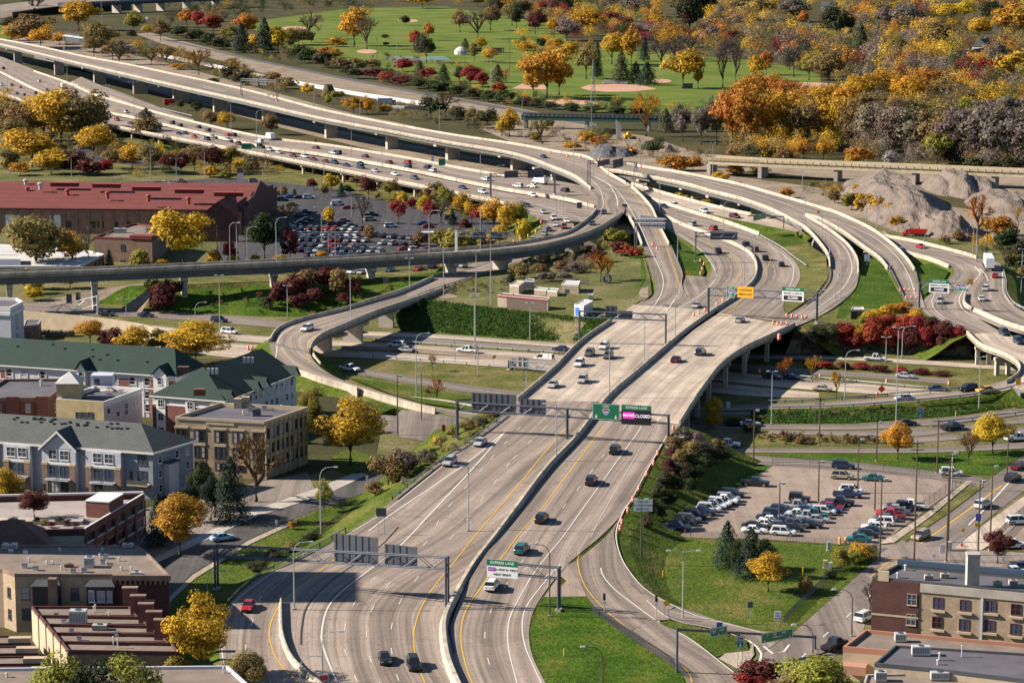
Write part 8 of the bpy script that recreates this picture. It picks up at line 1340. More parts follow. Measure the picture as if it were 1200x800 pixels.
gx = V3(P(235, 252, h), 0); m = MB(); q0, q1 = gx, gx + e1 * 13; pr = [q0, q0 + Vector((0, 0, h)), (q0 + q1) / 2 + Vector((0, 0, h + 5)), q1 + Vector((0, 0, h)), q1]; m.add([v - n_ * 2 for v in pr] + [v - n_ * .01 for v in pr], [(0, 1, 2, 3, 4), (5, 9, 8, 7, 6), (0, 5, 6, 1), (3, 8, 9, 4)]); fixn(m.build('cross_gable', DKBR, b.t).data); b.roof([pr[1] - n_ * 2.3, pr[2] - n_ * 2.3, pr[3] - n_ * 2.3, pr[1] + n_ * 1, pr[2] + n_ * 32, pr[3] + n_ * 1], [(0, 1, 4, 3), (1, 2, 5, 4)], RROOF, 'cross_gable_roof')
st = P(282, 226, 9); m = MB(); m.box((st.x - 1., st.y - 1., 8), (st.x + 1., st.y + 1., 16.5)); m.build('smoke_stack', TRIMW, b.t); m = MB(); m.box((st.x - 1.1, st.y - 1.1, 16.505), (st.x + 1.1, st.y + 1.1, 18.5)); m.build('stack_top', DSTEEL, b.t)
for i, (x, y) in enumerate(((32, 224), (79, 226.5), (126, 229.5), (174, 233), (221, 236), (30, 215), (47, 219))):
 f = .35 if i < 5 else .75; t = thing('roof_ventilator', 'round red turbine ventilator on the warehouse roof' if i < 5 else 'white roof ventilator on the warehouse roof', 'roof vent', P(x, y, h + (3.4 if i < 5 else 5.2)), 0, 'warehouse ventilators', AN['vi']); MB().tube([(0, 0, -1), (0, 0, .5), (0, 0, .9), (0, 0, 1.4), (0, 0, 1.7)], [.6, .6, .95, .9, .2], 10).build('cowl', plain('vent_red', (.3, .05, .04), .6) if i < 5 else METALW, t)
for i, (x, y) in enumerate(((76, 216.5), (125, 218), (172, 221.5), (222, 224.5), (268, 228))):
 t = thing('roof_monitor', 'low red roof monitor along the warehouse ridge', 'roof unit', P(x, y, h + 5.6), math.atan2(e1.y, e1.x), 'warehouse ridge monitors', AN['vi']); MB().box((-5, -1.2, -.6), (5, 1.2, .7)).build('casing', RROOF, t); MB().box((-5.2, -1.4, .702), (5.2, 1.4, .9)).build('cover', plain('vent_red', (.3, .05, .04), .6), t)
b = Bldg('brick_annex', 'square brick annex with red edged flat roof before the warehouse'); h = 8.; pts = [V3(P(x, y, h), 0) for x, y in ((110, 277.5), (178, 280), (196, 266), (160, 262), (152, 263))]; b.walls(pts, 0, h, BRBR); b.flat([V3(q, h) for q in pts], h - .5, FLATR, 'roof', .6, RROOF, .4); wa, wb = pts[0], pts[1]
for x, y in ((144, 290), (143.5, 308)): b.wpx(wa, wb, x - 2.5, y - 3.5, x + 2.5, y + 3.5, frame=DSTEEL)
b.box('canopy', wa, wb, ((wb - wa).length * .62, (wb - wa).length, h - .3, h + .9), -4, .3, RROOF); roofbox('long pale air unit on the brick annex roof', 141, 273, 7.5, 4., 1.6, 1.6); ac(126, 276, 7.5, 'on the brick annex roof', AN['vi'], .9)
b = Bldg('white_roof_building', 'low brick building with bright white flat roof below the warehouse'); h = 4.5; pts = [V3(P(x, y, h), 0) for x, y in ((-40, 312), (92, 312), (122, 298), (100, 293), (60, 290), (-40, 284))]; b.walls(pts, 0, h, BRBR); b.flat([V3(q, h) for q in pts], h - .3, FLATW, 'roof', .4, TRIMW, .3)
wa, wb = pts[1], pts[2]
for i in range(4): b.win(wa, wb, (wb - wa).length * (i + .5) / 4, 2.2, 1.6, 1.8, frame=DSTEEL)
b = Bldg('pale_shed', 'pale blue flat sided shed at the end of the grey viaduct'); h = 6.; pts = [V3(P(x, y, h), 0) for x, y in ((-40, 304), (24, 304), (24, 299), (-40, 299))]; b.walls(pts, 0, h, LGREYP); b.flat([V3(q, h) for q in pts], h - .02, FLATW, 'roof', .2, TRIMW); b.box('base_band', pts[0], pts[1], (0, (pts[1] - pts[0]).length, 0, 1.2), .003, .1, CONC)
b = Bldg('grey_tower', 'square grey building with slit windows beside the sound wall'); h = 12.; pts = [V3(P(x, y, h), 0) for x, y in ((-40, 358), (12, 360), (27, 353), (20, 349), (-40, 347))]; b.walls(pts, 0, h, LGREYP); b.flat([V3(q, h) for q in pts], h - .7, FLATD, 'roof', .7, TRIMW, .4); b.box('cornice', pts[1], pts[2], (0, (pts[2] - pts[1]).length, h - 2.2, h - 1.4), .003, .35, TRIMW); b.box('cornice', pts[0], pts[1], (0, (pts[1] - pts[0]).length, h - 2.2, h - 1.4), .003, .35, TRIMW)
for z in (7.5, 2.6): b.win(pts[1], pts[2], (pts[2] - pts[1]).length * .45, z, 1.2, 3.4, frame=DSTEEL)
b = Bldg('small_shed', 'small brown flat shed behind the sound wall yard'); h = 4.; pts = [V3(P(x, y, h), 0) for x, y in ((27, 382), (45, 380), (48, 375), (30, 375))]; b.walls(pts, 0, h, BRBR); b.flat([V3(q, h) for q in pts], h - .1, FLATD, 'roof', .2); b.box('door', pts[0], pts[1], (.8, 2., .0, 2.4), .003, .08, DSTEEL)
# --- right foreground: brick and tan block, dark flat roofs
b = Bldg('brick_apartment_block', 'dark red and beige brick block with tall chimney and blue parapet'); h = 10.2
A, B = P(1022.5, 675.5, h), P(1080, 681, h); B = P(1230, 694.5, h); C = P(1052, 660.5, h); e = C - A; wa, wb, wc, wd = V3(A, 0), V3(B, 0), V3(B + e, 0), V3(C, 0); b.walls([wa, wb, wc, wd], 0, h, TANBR); b.flat([V3(q, h) for q in (wa, wb, wc, wd)], h - .55, FLATD, 'roof', .55, DSTEEL, .3)
l1 = (wb - wa).length; U = lambda x, y=700: upright(x, y, wa, wb)[0]; b.box('dark_brick_front', wa, wb, (0, U(1077), 0, h - .3), .003, .14, DKBR); b.box('stone_band', wa, wb, (0, U(1077), h - 6.1, h - 5.8), .145, .22, LIMEST); b.box('concrete_cornice', wa, wb, (U(1078), l1, h - 1.7, h - .35), .003, .18, CONC); b.box('drainpipe', wa, wb, (U(1150), U(1150) + .35, 0, h - 1.8), .003, .3, LGREYP); b.box('far_parapet', wd, wc, (0, (wc - wd).length, h - .2, h + .8), -.3, .3, plain('blue_flashing', (.045, .075, .12), .5))
b.box('corner_block', wa, wb, (.9, 2.6, h - .5, h + 1.1), -.2, .2, LIMEST)
FRD = plain('maroon_frame', (.16, .05, .06), .5)
for x, y in ((1069, 701.5), (1068, 725)): b.wpx(wa + Vector((0, -.15, 0)), wb + Vector((0, -.15, 0)), x - 5.5, y - 6.5, x + 5.5, y + 6.5, frame=LIMEST, nx=2)
for x, y in ((1099.5, 706), (1131, 708.5), (1161.5, 709.5), (1191, 713.5), (1098.5, 728.5), (1130, 731.5), (1160, 732.5), (1190, 736.5)): b.wpx(wa, wb, x - 6, y - 7, x + 6, y + 6.5, frame=FRD, nx=2, sill=False); u, z = upright(x, y + 9, wa, wb); b.box('window_sill', wa, wb, (u - 1.1, u + 1.1, z - .25, z + .1), .003, .35, LIMEST)
p = P(1139, 687, h - .5); m = MB(); m.box((p.x - .95, p.y - .9, h - .55), (p.x + .95, p.y + .9, h + 4.6)); m.build('chimney', CONC, b.t); m = MB(); m.box((p.x - 1.05, p.y - 1., h + 4.605), (p.x + 1.05, p.y + 1., h + 4.9)); m.build('chimney_cap', CONC, b.t)
R1n = 'on the brick and beige block'; AR = ('the tall chimney', (1139, 680))
for x, y in ((1088, 679), (1107, 677), (1169, 687), (1187, 685)): roofbox('low curved roof skylight ' + R1n, x, y, h - .55, 1.3, .9, .8, CONC); THINGS[-1][0]['group'] = 'skylights'; THINGS[-1] = (THINGS[-1][0], THINGS[-1][1], AR)
for x, y in ((1052, 677), (1061, 668)): vent(x, y, h - .55, None, .18, .8, R1n, AR)
b = Bldg('flat_roof_building', 'low shop building with brown gravel roof and terracotta corner'); h = 5.2; pts = [V3(P(x, y, h), 0) for x, y in ((988, 757), (1014, 737), (1240, 757), (1240, 790), (1056, 766), (1047, 762))]; b.walls(pts, 0, h, LIMEST); b.flat([V3(q, h) for q in pts], h - .55, FLATR, 'roof', .55, plain('terracotta_cap', (.36, .17, .11), .7), .35); roofbox('square grey air unit on the brown gravel roof', 1055, 751, h - .5, 1.7, 1.3, 1.3)
t0, t1 = pts[0], pts[5]; b.box('canopy', t0, t1, (.2, (t1 - t0).length * .5, 1.6, 2.9), .003, 2.2, plain('terracotta', (.38, .20, .14), .8))
b = Bldg('flat_roof_building', 'low building with dark blue grey membrane roof in the corner'); h = 5.8; pts = [V3(P(x, y, h), 0) for x, y in ((1025, 777), (1049, 756), (1240, 768), (1240, 801), (1100, 784))]; b.walls(pts, 0, h, LIMEST); b.flat([V3(q, h) for q in pts], h - .25, FLATD, 'roof', .35, DSTEEL, .3)
roofbox('long pale air unit on the dark membrane roof', 1079, 767, h - .2, 2.7, 1.2, 1.4); vent(1127, 769, h - .2, 'tall thin white pipe on the dark membrane roof', .09, 1.6); vent(1101, 773, h - .2, 'cluster of bent white pipes on the dark membrane roof', .16, 1.); vent(1099, 778, h - .2, 'short white pipe on the dark membrane roof', .16, .6)
b = Bldg('flat_roof_building', 'low building with gravel roof at the bottom corner'); h = 4.6; pts = [V3(P(x, y, h), 0) for x, y in ((1015, 790), (1100, 788), (1240, 806), (1240, 840), (1000, 840))]; b.walls(pts, 0, h, LIMEST); b.flat([V3(q, h) for q in pts], h - .25, FLATR, 'roof', .3, CONC, .3); roofbox('square air unit on the bottom corner roof', 1032, 797, h - .2, 1.6, 1.4, 1.4); roofbox('long pale unit on the bottom corner roof', 1101, 796, h - .2, 2.6, 1.2, 1.2)
# --- off to the side: the tower block whose shade crosses the exit lane
b = Bldg('tower_block', 'tall plain tower block standing beside the exit lane'); sh = P(443, 689, 1.8); L_ = 54 / math.tan(R(SUN_EL)); bx, by = sh.x - L_ * math.cos(R(SUN_BEHIND)), sh.y - L_ * math.sin(R(SUN_BEHIND)); pts = [Vector((bx - 26, by - 8, 0)), Vector((bx, by - 8, 0)), Vector((bx, by + 8, 0)), Vector((bx - 26, by + 8, 0))]; b.walls(pts, 0, 54, LGREYP); b.flat([V3(q, 54) for q in pts], 53.5, FLATD, 'roof', .6)
for i in range(5):
 for j in range(16): b.win(pts[1], pts[2], 1.8 + i * 3.1, 4 + j * 3.1, 1.6, 1.7, nx=2)
# ================================================================ OTHER STRUCTURES AND SMALL THINGS
def wallthing(name, label, pts, h, w, mat, keys=None, z=0., cat='wall', pil=0, cap=None):
 Q = catmull([tuple(on(x, y, keys) if keys else P(x, y, z)) for x, y in pts], 5); t = thing(name, label, cat); V, F, uv = sweep(Q, [(0, -.3), (0, h), (w, h), (w, -.3)], 1); obj('panel', fixn(mesh('panel', V, F, mat, uv=uv)), t)
 if pil:
  s = 99; c = 0; pm = shared(('pil', name, h), lambda: MB().box((-.25, -.35, -.3), (.25, .35, h + .12)).me('pilaster', cap or mat))
  for i in range(1, len(Q)):
   d = Q[i] - Q[i - 1]; l = np.linalg.norm(d); n = max(1, int(l))
   for j in range(n):
    s += l / n
    if s > pil and c < 90: q = Q[i - 1] + d * j / n; obj('pilaster', pm, t, Vector(q), math.atan2(d[1], d[0])); s = 0; c += 1
 return t
wallthing('sound_wall', 'long beige sound wall with pilasters below the grey viaduct', [(26, 383), (60, 386), (120, 392), (170, 400), (190, 408)], 4.6, .4, M('sound_wall_panel', (.42, .34, .24), var=.15), None, .0, 'wall', 6)
wallthing('retaining_wall', 'stepped concrete wall by the loop ramp and the green roof', [(286, 440), (320, 438), (336, 436)], 2.2, .5, CONC)
wallthing('ramp_wall', 'tall cream retaining wall under the sunken loop ramp', [(322, 432), (345, 446), (380, 456), (420, 468)], 3.0, .4, CREAM)
wallthing('freight_wall', 'long low white wall along the old rail bed', [(185, 66), (240, 77), (300, 90), (319, 93.5), (400, 109), (450, 117), (500, 124.5)], 2.4, .5, FLATW)
# beige bridge at right, green rail bridge, dark overpass at the top edge
def girder_bridge(name, label, a, b, z, hg, w, mat, pmat, piers, rail=True, keysz=0.):
 A, B = P(*a, z), P(*b, z); d = Vector((B.x - A.x, B.y - A.y, 0)); l = d.length; t = thing(name, label, 'bridge', (A.x, A.y, 0), math.atan2(d.y, d.x)); MB().box((0, 0, z - hg), (l, w, z - .3)).build('girder', mat, t); MB().box((-.2, -.3, z - .298), (l + .2, w + .3, z)).build('deck', PAVE, t)
 for y in (-.3, w): MB().box((0, y, z + .002), (l, y + .3, z + .95)).build('parapet', pmat, t)
 for i in range(1, 40): MB().box((l * i / 40 - .15, -.42, z - .3), (l * i / 40 + .15, -.3, z + 1.0)).build('pilaster', mat, t)
 for f in piers: MB().box((l * f - .8, .5, -.5), (l * f + .8, w - .5, z - hg - .002)).build('pier', CONC, t)
 return t
BEI = M('beige_concrete', (.52, .43, .28), var=.15)
girder_bridge('road_bridge', 'long beige concrete road bridge in front of the cottonwoods', (890, 190), (1260, 205), 7., 2.0, 9, BEI, BEI, (.0, .25, .5, .75)); girder_bridge('road_bridge', 'short beige concrete bridge end beyond the orange bushes', (830, 187), (892, 190), 7., 2.0, 9, BEI, BEI, (.0, .97))
girder_bridge('rail_bridge', 'narrow dark green girder bridge over the rail bed', (611, 135), (830, 139), 7., 2.6, 5, plain('bridge_green', (.02, .085, .065), .6), DSTEEL, (.02, .35, .68, .98))
girder_bridge('road_overpass', 'wide dark blue overpass at the top edge of the view', (78, 5), (300, -4), 12, 3.0, 14, M('overpass_girder', (.05, .06, .085), var=.15), M('overpass_rail', (.15, .18, .25), var=.1), (.1, .27, .38, .5, .64, .8))
ws = thing('white_spike', 'white slanting sail shaped marker by the rail bridge', 'monument', P(725, 165)); m = MB(); m.add([(-1.2, -.4, 0), (1., -.4, 0), (1.3, -.4, 7.5), (-1.4, -.4, 10.5), (-1.2, .4, 0), (1., .4, 0), (1.3, .4, 7.5), (-1.4, .4, 10.5)], [(0, 1, 2, 3), (7, 6, 5, 4), (0, 4, 5, 1), (1, 5, 6, 2), (2, 6, 7, 3), (3, 7, 4, 0)]); m.build('panel', TRIMW, ws)
# arched steel hut
hut = thing('arched_hut', 'grey arched steel hut with open dark end beyond the flyover', 'hut', P(142, 61), R(62)); m = MB(); n = 12; rr = 5.2; LL = 26
m.add([(x, rr * math.cos(math.pi * i / n), rr * math.sin(math.pi * i / n)) for x in (-LL / 2, LL / 2) for i in range(n + 1)], [(i, i + 1, n + 2 + i, n + 1 + i) for i in range(n)]); m.build('arched_roof', METALW, hut)
for x in (-LL / 2 + .3, LL / 2 - .3): m = MB(); m.add([(x, rr * .97 * math.cos(math.pi * i / n), rr * .97 * math.sin(math.pi * i / n)) for i in range(n + 1)], [tuple(range(n + 1))]); m.build('end_wall', SBLACK, hut)  # black sheets painting the dark inside of the open ends
# heaps of sand, gravel
def heap(label, cx, cy, rx_px, h, mat, seed, ry=None, peaks=None, name='sand_heap', cut=9):
 c = P(cx, cy); s = scale(cy); rx = rx_px / s; ry = ry or rx * .8; r_ = np.random.default_rng(seed); N = 72; V = []; ph = r_.uniform(0, 6.28, 8); pk = peaks or [(0, 0, 1, 1)]
 for i in range(N + 1):
  for j in range(N + 1):
   u, v = -1 + 2 * i / N, -1 + 2 * j / N; z = 0
   for a, b, w, k in pk: z = max(z, min(k * 1.7 * (1 - math.hypot((u - a) / w, (v - b) / w)), k))
   z += .05 * math.sin(u * 9 + ph[0]) * math.sin(v * 8 + ph[1]) * (z > .03) + .035 * math.sin(u * 21 + ph[2] + v * 7) * math.sin(v * 17 + ph[3]) * (z > .05) + r_.normal() * .008 * (z > .03); z *= min(1, 6 * (1 - max(abs(u), abs(v)))) * max(.06, min(1, 1 - (u - cut - .1 * math.sin(v * 6) + .15 * v) * 9)); z += sum(a_ * (.5 - abs(math.sin(u * f_ + v * g_ + p_ + 1.5 * math.sin(v * f_ * .6 + p_)))) for a_, f_, g_, p_ in ((.02, 7, 5, ph[4]), (.02, 13, -9, ph[5]), (.012, 27, 19, ph[6]))) * min(1, z * 8) if z > .02 else 0; V.append((c.x + u * rx, c.y + v * ry, max(z, -.02) * h - .05))
 F = [(i * (N + 1) + j, (i + 1) * (N + 1) + j, (i + 1) * (N + 1) + j + 1, i * (N + 1) + j + 1) for i in range(N) for j in range(N)]; return tag(obj(name, mesh(name, V, up(V, F), mat)), label, 'heap')
heap('broad grey sand heap with a steep shaded cut face by the gravel yard', 1060, 242, 62, 9.5, GRAVELM, 3, 95, [(-.1, 0, 1., .95), (.2, .3, .8, 1.), (-.5, -.1, .5, .6)], cut=.12); heap('smooth pale gravel heap behind the red dump truck', 1106, 272, 36, 6.5, GRAVELM, 5, 26, [(.1, 0, .95, 1), (-.35, .1, .6, .85)]); heap('long low sand heap beyond the leafless orange tree', 1184, 246, 46, 6, GRAVELM, 8, 60, [(-.2, 0, .8, 1), (.45, 0, .7, .95)]); heap('rounded sand heap in front of the beige bridge', 1126, 222, 46, 7.5, GRAVELM, 9, 60, [(-.15, 0, .6, 1), (-.5, 0, .45, .7), (.4, 0, .6, .7)])
heap('broad dark blue grey gravel heap by the orange excavator', 716, 181, 30, 4, DGRAV, 11, 24, [(-.2, 0, .7, 1), (.35, 0, .6, .8)]); heap('small brown dirt heap by the excavator', 782, 178, 10, 3.5, DIRT, 12); heap('pointed dark brown dirt heap beside the rail bed', 385, 112, 10, 6.5, WOODS, 14, 12, name='dirt_heap'); heap('low dark dirt heap beyond the rail bridge', 700, 156, 24, 3, WOODS, 15, 20, name='dirt_heap')
ex = thing('excavator', 'orange excavator working by the dark gravel heap', 'excavator', P(742, 180), R(200)); OP = plain('machine_orange', (.65, .25, .02), .5)
m = MB(); m.box((-1.8, -1.4, 0), (1.8, -.7, .9)); m.box((-1.8, .7, 0), (1.8, 1.4, .9)); m.build('track', TYRE, ex); m = MB(); m.box((-1.9, -1.3, 1.0), (1.2, 1.3, 2.2)); m.box((.2, -1.2, 2.2), (1.4, -.1, 3.3)); m.build('cab', OP, ex); m = MB(); m.tube([(1.0, .3, 2.0), (3.6, .3, 4.6), (5.6, .3, 3.0)], .28, 6); m.build('boom', OP, ex); m = MB(); m.tube([(5.6, .3, 3.0), (5.2, .3, .9)], .22, 6); m.box((4.7, -.3, .2), (5.6, .9, 1.0)); m.build('bucket', DSTEEL, ex)
ld = thing('loader', 'yellow wheel loader by the leafless gold tree', 'loader', P(737, 163), R(20)); m = MB(); m.box((-2.6, -1.2, .8), (1, 1.2, 2.2)); m.box((-1, -.9, 2.2), (.6, .9, 3.4)); m.build('cab', plain('machine_yellow', (.65, .38, .02), .5), ld); m = MB(); m.box((2.2, -1.5, .1), (3.4, 1.5, 1.2)); m.build('bucket', DSTEEL, ld)
for x in (-1.8, 1.2):
 for y in (-1.3, 1.3): obj('wheel', shared('truck_wheel', None), ld, (x, y, .5))
# pump yard
def shed(label, roofpx, h, wall, roof, gz, name='shed'):
 b = Bldg(name, label, 'shed'); pts = [V3(P(x, y, h), 0) for x, y in roofpx]; b.walls(pts, gz, h, wall); b.flat([V3(q, h) for q in pts], h - .02, roof, 'roof', .18, TRIMW, .12); return b, pts
TANW = M('tan_metal', (.40, .33, .24), var=.15)
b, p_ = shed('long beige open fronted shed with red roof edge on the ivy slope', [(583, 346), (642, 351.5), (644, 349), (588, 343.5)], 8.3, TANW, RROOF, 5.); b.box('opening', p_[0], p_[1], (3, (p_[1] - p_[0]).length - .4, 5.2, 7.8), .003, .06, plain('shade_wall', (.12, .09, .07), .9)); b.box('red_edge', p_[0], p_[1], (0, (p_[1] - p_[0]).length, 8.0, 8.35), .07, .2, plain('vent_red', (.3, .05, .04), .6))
b, p_ = shed('small tan fluted metal shed in the pump yard', [(597, 334), (608, 335), (615, 330), (605, 329)], 8.2, TANW, LIMEST, 5.); b, p_ = shed('pale cabin with round white tank in the pump yard', [(658, 333), (678, 334), (680, 329.5), (662, 328.5)], 8.6, TANW, FLATW, 5.); b.box('door', p_[0], p_[1], (1., 2.2, 5., 7.3), .003, .06, DSTEEL); b, p_ = shed('low green topped tan cabin beside the pump yard fence', [(626, 339), (640, 340), (642, 337.5), (629, 336.5)], 7.4, TANW, M('pale_green_roof', (.30, .36, .26)), 5.); b, p_ = shed('second low tan cabin beside the pump yard fence', [(641, 340.5), (653, 341.5), (655, 338.5), (643, 337.5)], 7.4, TANW, M('pale_green_roof', (.30, .36, .26)), 5.); b, p_ = shed('dark open framed bin in the pump yard', [(615, 329), (626, 329.5), (626, 327), (617, 326.5)], 8., DSTEEL, DSTEEL, 5.); b, p_ = shed('bright white box trailer at the head of the ivy slope', [(673, 357), (684, 359), (695, 353), (684, 351)], 8.4, METALW, FLATW, 5.3, 'box_trailer'); b.box('door', p_[0], p_[1], (.5, 2., 5.6, 7.8), .003, .06, SBLUE); b, p_ = shed('grey square cabinet by the pump yard track', [(690, 346), (695, 346), (695, 344.5), (690, 344.5)], 7.6, METALW, METALW, 5.4, 'cabinet')
b, p_ = shed('dark little kiosk with pale roof below the ramp fork', [(997, 363), (1013, 363), (1011, 360), (999, 360)], 9., DSTEEL, FLATW, 6.2, 'kiosk'); b.box('opening', p_[0], p_[1], (.4, 1.6, 6.3, 8.4), .003, .06, SBLACK)
b, p_ = shed('red lot booth with white roof in the crowded lot', [(493, 273), (508, 273), (508, 271), (494, 271)], 3.5, plain('booth_red', (.25, .04, .04), .6), FLATW, 0., 'booth'); b.box('window_band', p_[0], p_[1], (.3, 3, 1.2, 2.4), .003, .06, GLASS)
tk = thing('water_tank', 'white round water tank mounted on the pump yard cabin', 'tank', P(663, 341, 5.)); MB().tube([(0, -.9, 2.0), (0, -.1, 2.0)], .9, 14).build('drum', METALW, tk); MB().box((-.5, -.8, 0), (.5, -.2, 1.2)).build('stand', DSTEEL, tk)
for x, y, lb in ((594, 359, 'large dark tyre ring at the end of the open shed'), (619, 361, 'small dark tyre ring by the open shed'), (632, 361, 'pair of large dark pipe rings by the open shed'), (711, 332, 'dark round pipe stack by the grass slope')):
 t = thing('pipe_ring', lb, 'pipe', on(x, y, ['pump', 'ivy']), random.uniform(-.4, .4)); m = MB(); n = 16
 for k in range(2):
  y0 = k * .9
  for i in range(n):
   a0, a1 = 2 * math.pi * i / n, 2 * math.pi * (i + 1) / n; r0, r1 = .85, 1.25
   q = [(r * math.cos(a), yy + y0, 1.25 + r * math.sin(a)) for a in (a0, a1) for r in (r0, r1) for yy in (-.4, .4)]; m.add(q, [(0, 1, 5, 4), (2, 6, 7, 3), (0, 4, 6, 2), (1, 3, 7, 5)])
 m.build('ring', DSTEEL, t)
fence('dark wire fence behind the pump yard cabins', [(605, 334), (640, 333), (670, 332), (690, 334)], 2., ['pump'], post=4)
# playground toy, boat trailer, white van yard
pg = thing('play_set', 'red yellow and blue play set above the green roof', 'play set', P(43, 395.5)); MB().box((-.9, -.7, 0), (.9, .7, 1.4)).build('tower', SYEL, pg); m = MB(); m.add([(-1, -.8, 2.2), (1, -.8, 2.2), (1, .8, 2.2), (-1, .8, 2.2), (0, 0, 3.4)], [(0, 1, 4), (1, 2, 4), (2, 3, 4), (3, 0, 4)]); m.build('roof', SBLUE, pg); m = MB(); m.tube([(-.9, 0, 1.4), (-2.2, 0, .3)], .35, 6); m.build('slide', plain('toy_green', (.05, .35, .05), .5), pg); MB().box((-.95, -.75, 1.41), (.95, .75, 1.8)).build('rail', SRED, pg)
for px, py in ((-.8, -.6), (.8, -.6), (.8, .6), (-.8, .6)): MB().box((px - .07, py - .07, 1.4), (px + .07, py + .07, 2.2)).build('post', SRED, pg)
car(P(62, 384), R(185), 'van', 'w', '', None, 'white van parked in the yard behind the green roof', 'yard vehicles', False)
rk = thing('flat_rack', 'long dark loaded flat rack in the yard behind the green roof', 'rack', P(66, 394), R(3)); MB().box((-5, -1.4, .5), (5, 1.4, 1.0)).build('deck', DSTEEL, rk); m = MB(); [m.box((-4.6 + i * 1.1, -1.2, 1.002), (-3.9 + i * 1.1, 1.2, 1.3 + (i % 3) * .15)) for i in range(9)]; m.build('load', WOODP, rk)
for x in (-4, 4): MB().box((x - .3, -1.3, -.1), (x + .3, 1.3, .499)).build('support', DSTEEL, rk)
# far houses
def house(label, x, y, w, d, h, wall, roof, ang, gable=True):
 p = P(x, y); t = thing('house', label, 'house', p, R(ang)); b = MB(); b.box((-w / 2, -d / 2, -.3), (w / 2, d / 2, h)); b.build('wall', wall, t); m = MB(); o = .6; m.add([(-w / 2 - o, -d / 2 - o, h - .2), (w / 2 + o, -d / 2 - o, h - .2), (w / 2 + o, d / 2 + o, h - .2), (-w / 2 - o, d / 2 + o, h - .2), (-w / 2 - o, 0, h + d * .42), (w / 2 + o, 0, h + d * .42)], [(0, 1, 5, 4), (2, 3, 4, 5), (0, 4, 3), (1, 2, 5)]); m.build('roof', roof, t)
 for i in range(int(w / 3)):
  for z in np.arange(1.6, h - .8, 2.9): o_ = MB().box((-w / 2 + 1 + i * 3, -d / 2 - .08, z - .7), (-w / 2 + 2.2 + i * 3, -d / 2 - .004, z + .7)).build('window', GLASS, t)
 MB().box((w * .2, -.5, h + d * .2), (w * .2 + .9, .5, h + d * .42 + 1.6)).build('chimney', BRBR, t); MB().box((-.6, -d / 2 - .07, 0), (.6, -d / 2 - .003, 2.2)).build('door', WOODP, t)
house('grey roofed house with long ridge among the crimson maples', 763, 42, 34, 14, 6, BRBR, SROOF, 5); house('house with white porch below the grey roofed house', 758, 48, 12, 9, 4, FLATW, RROOF, 10); house('tall white gabled house above the bright crimson maple', 1152, 66, 16, 13, 8, WHITEP, SROOF, 60); house('grey house with a pale front wall behind the bright crimson maple', 1148, 76, 22, 12, 7, LGREYP, SROOF, 55); house('dark roofed cottage behind the maroon maples', 1044, 68, 14, 10, 5, WHITEP, SROOF, 20); house('white cottage under the orange tree', 944, 38, 12, 9, 5, FLATW, SROOF, 5); house('small white house at the top of the woods', 970, 12, 14, 10, 5, WHITEP, SROOF, -10); house('brown roofed house beyond the golden trees', 1078, 50, 16, 10, 6, TANBR, BROOF, 10); house('brick house under the purple bare tree', 1130, 78, 20, 11, 7, BRBR, BROOF, 40)
# park furniture
bk = thing('backstop', 'dark mesh backstop frame at the edge of the lawn', 'backstop', P(420, 14)); m = MB(); [m.box((-16 + i * 4, -.1, 0), (-15.7 + i * 4, .1, 9)) for i in range(9)]; m.build('post', DSTEEL, bk); m = MB(); [m.box((-16, -.06, z), (16, .06, z + .25)) for z in np.arange(.5, 9, 1.1)]; m.build('mesh_panel', DSTEEL, bk)
pv = thing('picnic_shelter', 'flat roofed dark picnic shelter by the courts', 'shelter', P(581, 62)); MB().box((-7, -4, 3.4), (7, 4, 4.0)).build('roof', BROOF, pv); [MB().box((x - .3, y - .3, 0), (x + .3, y + .3, 3.398)).build('post', DSTEEL, pv) for x in (-6, 6) for y in (-3.4, 3.4)]; MB().box((-5, -2, 0), (5, 3, 3.2)).build('wall', TANW, pv)
for x, y, lb in ((540, 64, 'white domed tent by the tennis court'),): t = thing('tent', lb, 'tent', P(x, y)); MB().tube([(0, 0, 0), (0, 0, 3), (0, 0, 5), (0, 0, 6.2)], [5, 5, 3.2, .4], 12).build('canopy', FLATW, t); MB().tube([(0, 0, 6.2), (0, 0, 7.4)], .1, 5).build('pole', STEEL, t)
bn = thing('bleacher', 'low pale bleachers at the ball field edge', 'bleacher', P(721, 99)); [MB().box((-8, i * .9, 0), (8, i * .9 + .8, .6 + i * .5)).build('bench', FLATW, bn) for i in range(4)]
bn = thing('dugout', 'small dark dugout box on the lawn', 'dugout', P(806, 104)); MB().box((-3, -1.5, 0), (3, 1.5, 3)).build('wall', DSTEEL, bn); MB().box((-3.3, -1.8, 3.002), (3.3, 1.8, 3.3)).build('roof', SBLACK, bn)
fence('tall wire fence along the near side of the ball field', [(625, 128), (680, 131), (740, 132), (800, 131)], 3.5, None, 0, post=12); fence('wire fence around the tennis court', [(448, 74), (490, 75), (535, 74)], 4, None, 0, post=10)
for x, y, lb, w_, c_ in ((450, 118, 'stack of pale lumber by the rail bed wall', 8, LIMEST), (462, 127, 'long pale stack of beams beside the rail bed', 16, FLATW), (484, 128, 'dark stack of beams beside the rail bed', 10, DSTEEL)):
 t = thing('lumber_stack', lb, 'lumber', P(x, y), random.uniform(-.3, .3)); [MB().box((-w_ / 2, -1.2 + k * .9, 0), (w_ / 2, -.4 + k * .9, 1 + .6 * (k % 2))).build('bundle', c_, t) for k in range(3)]
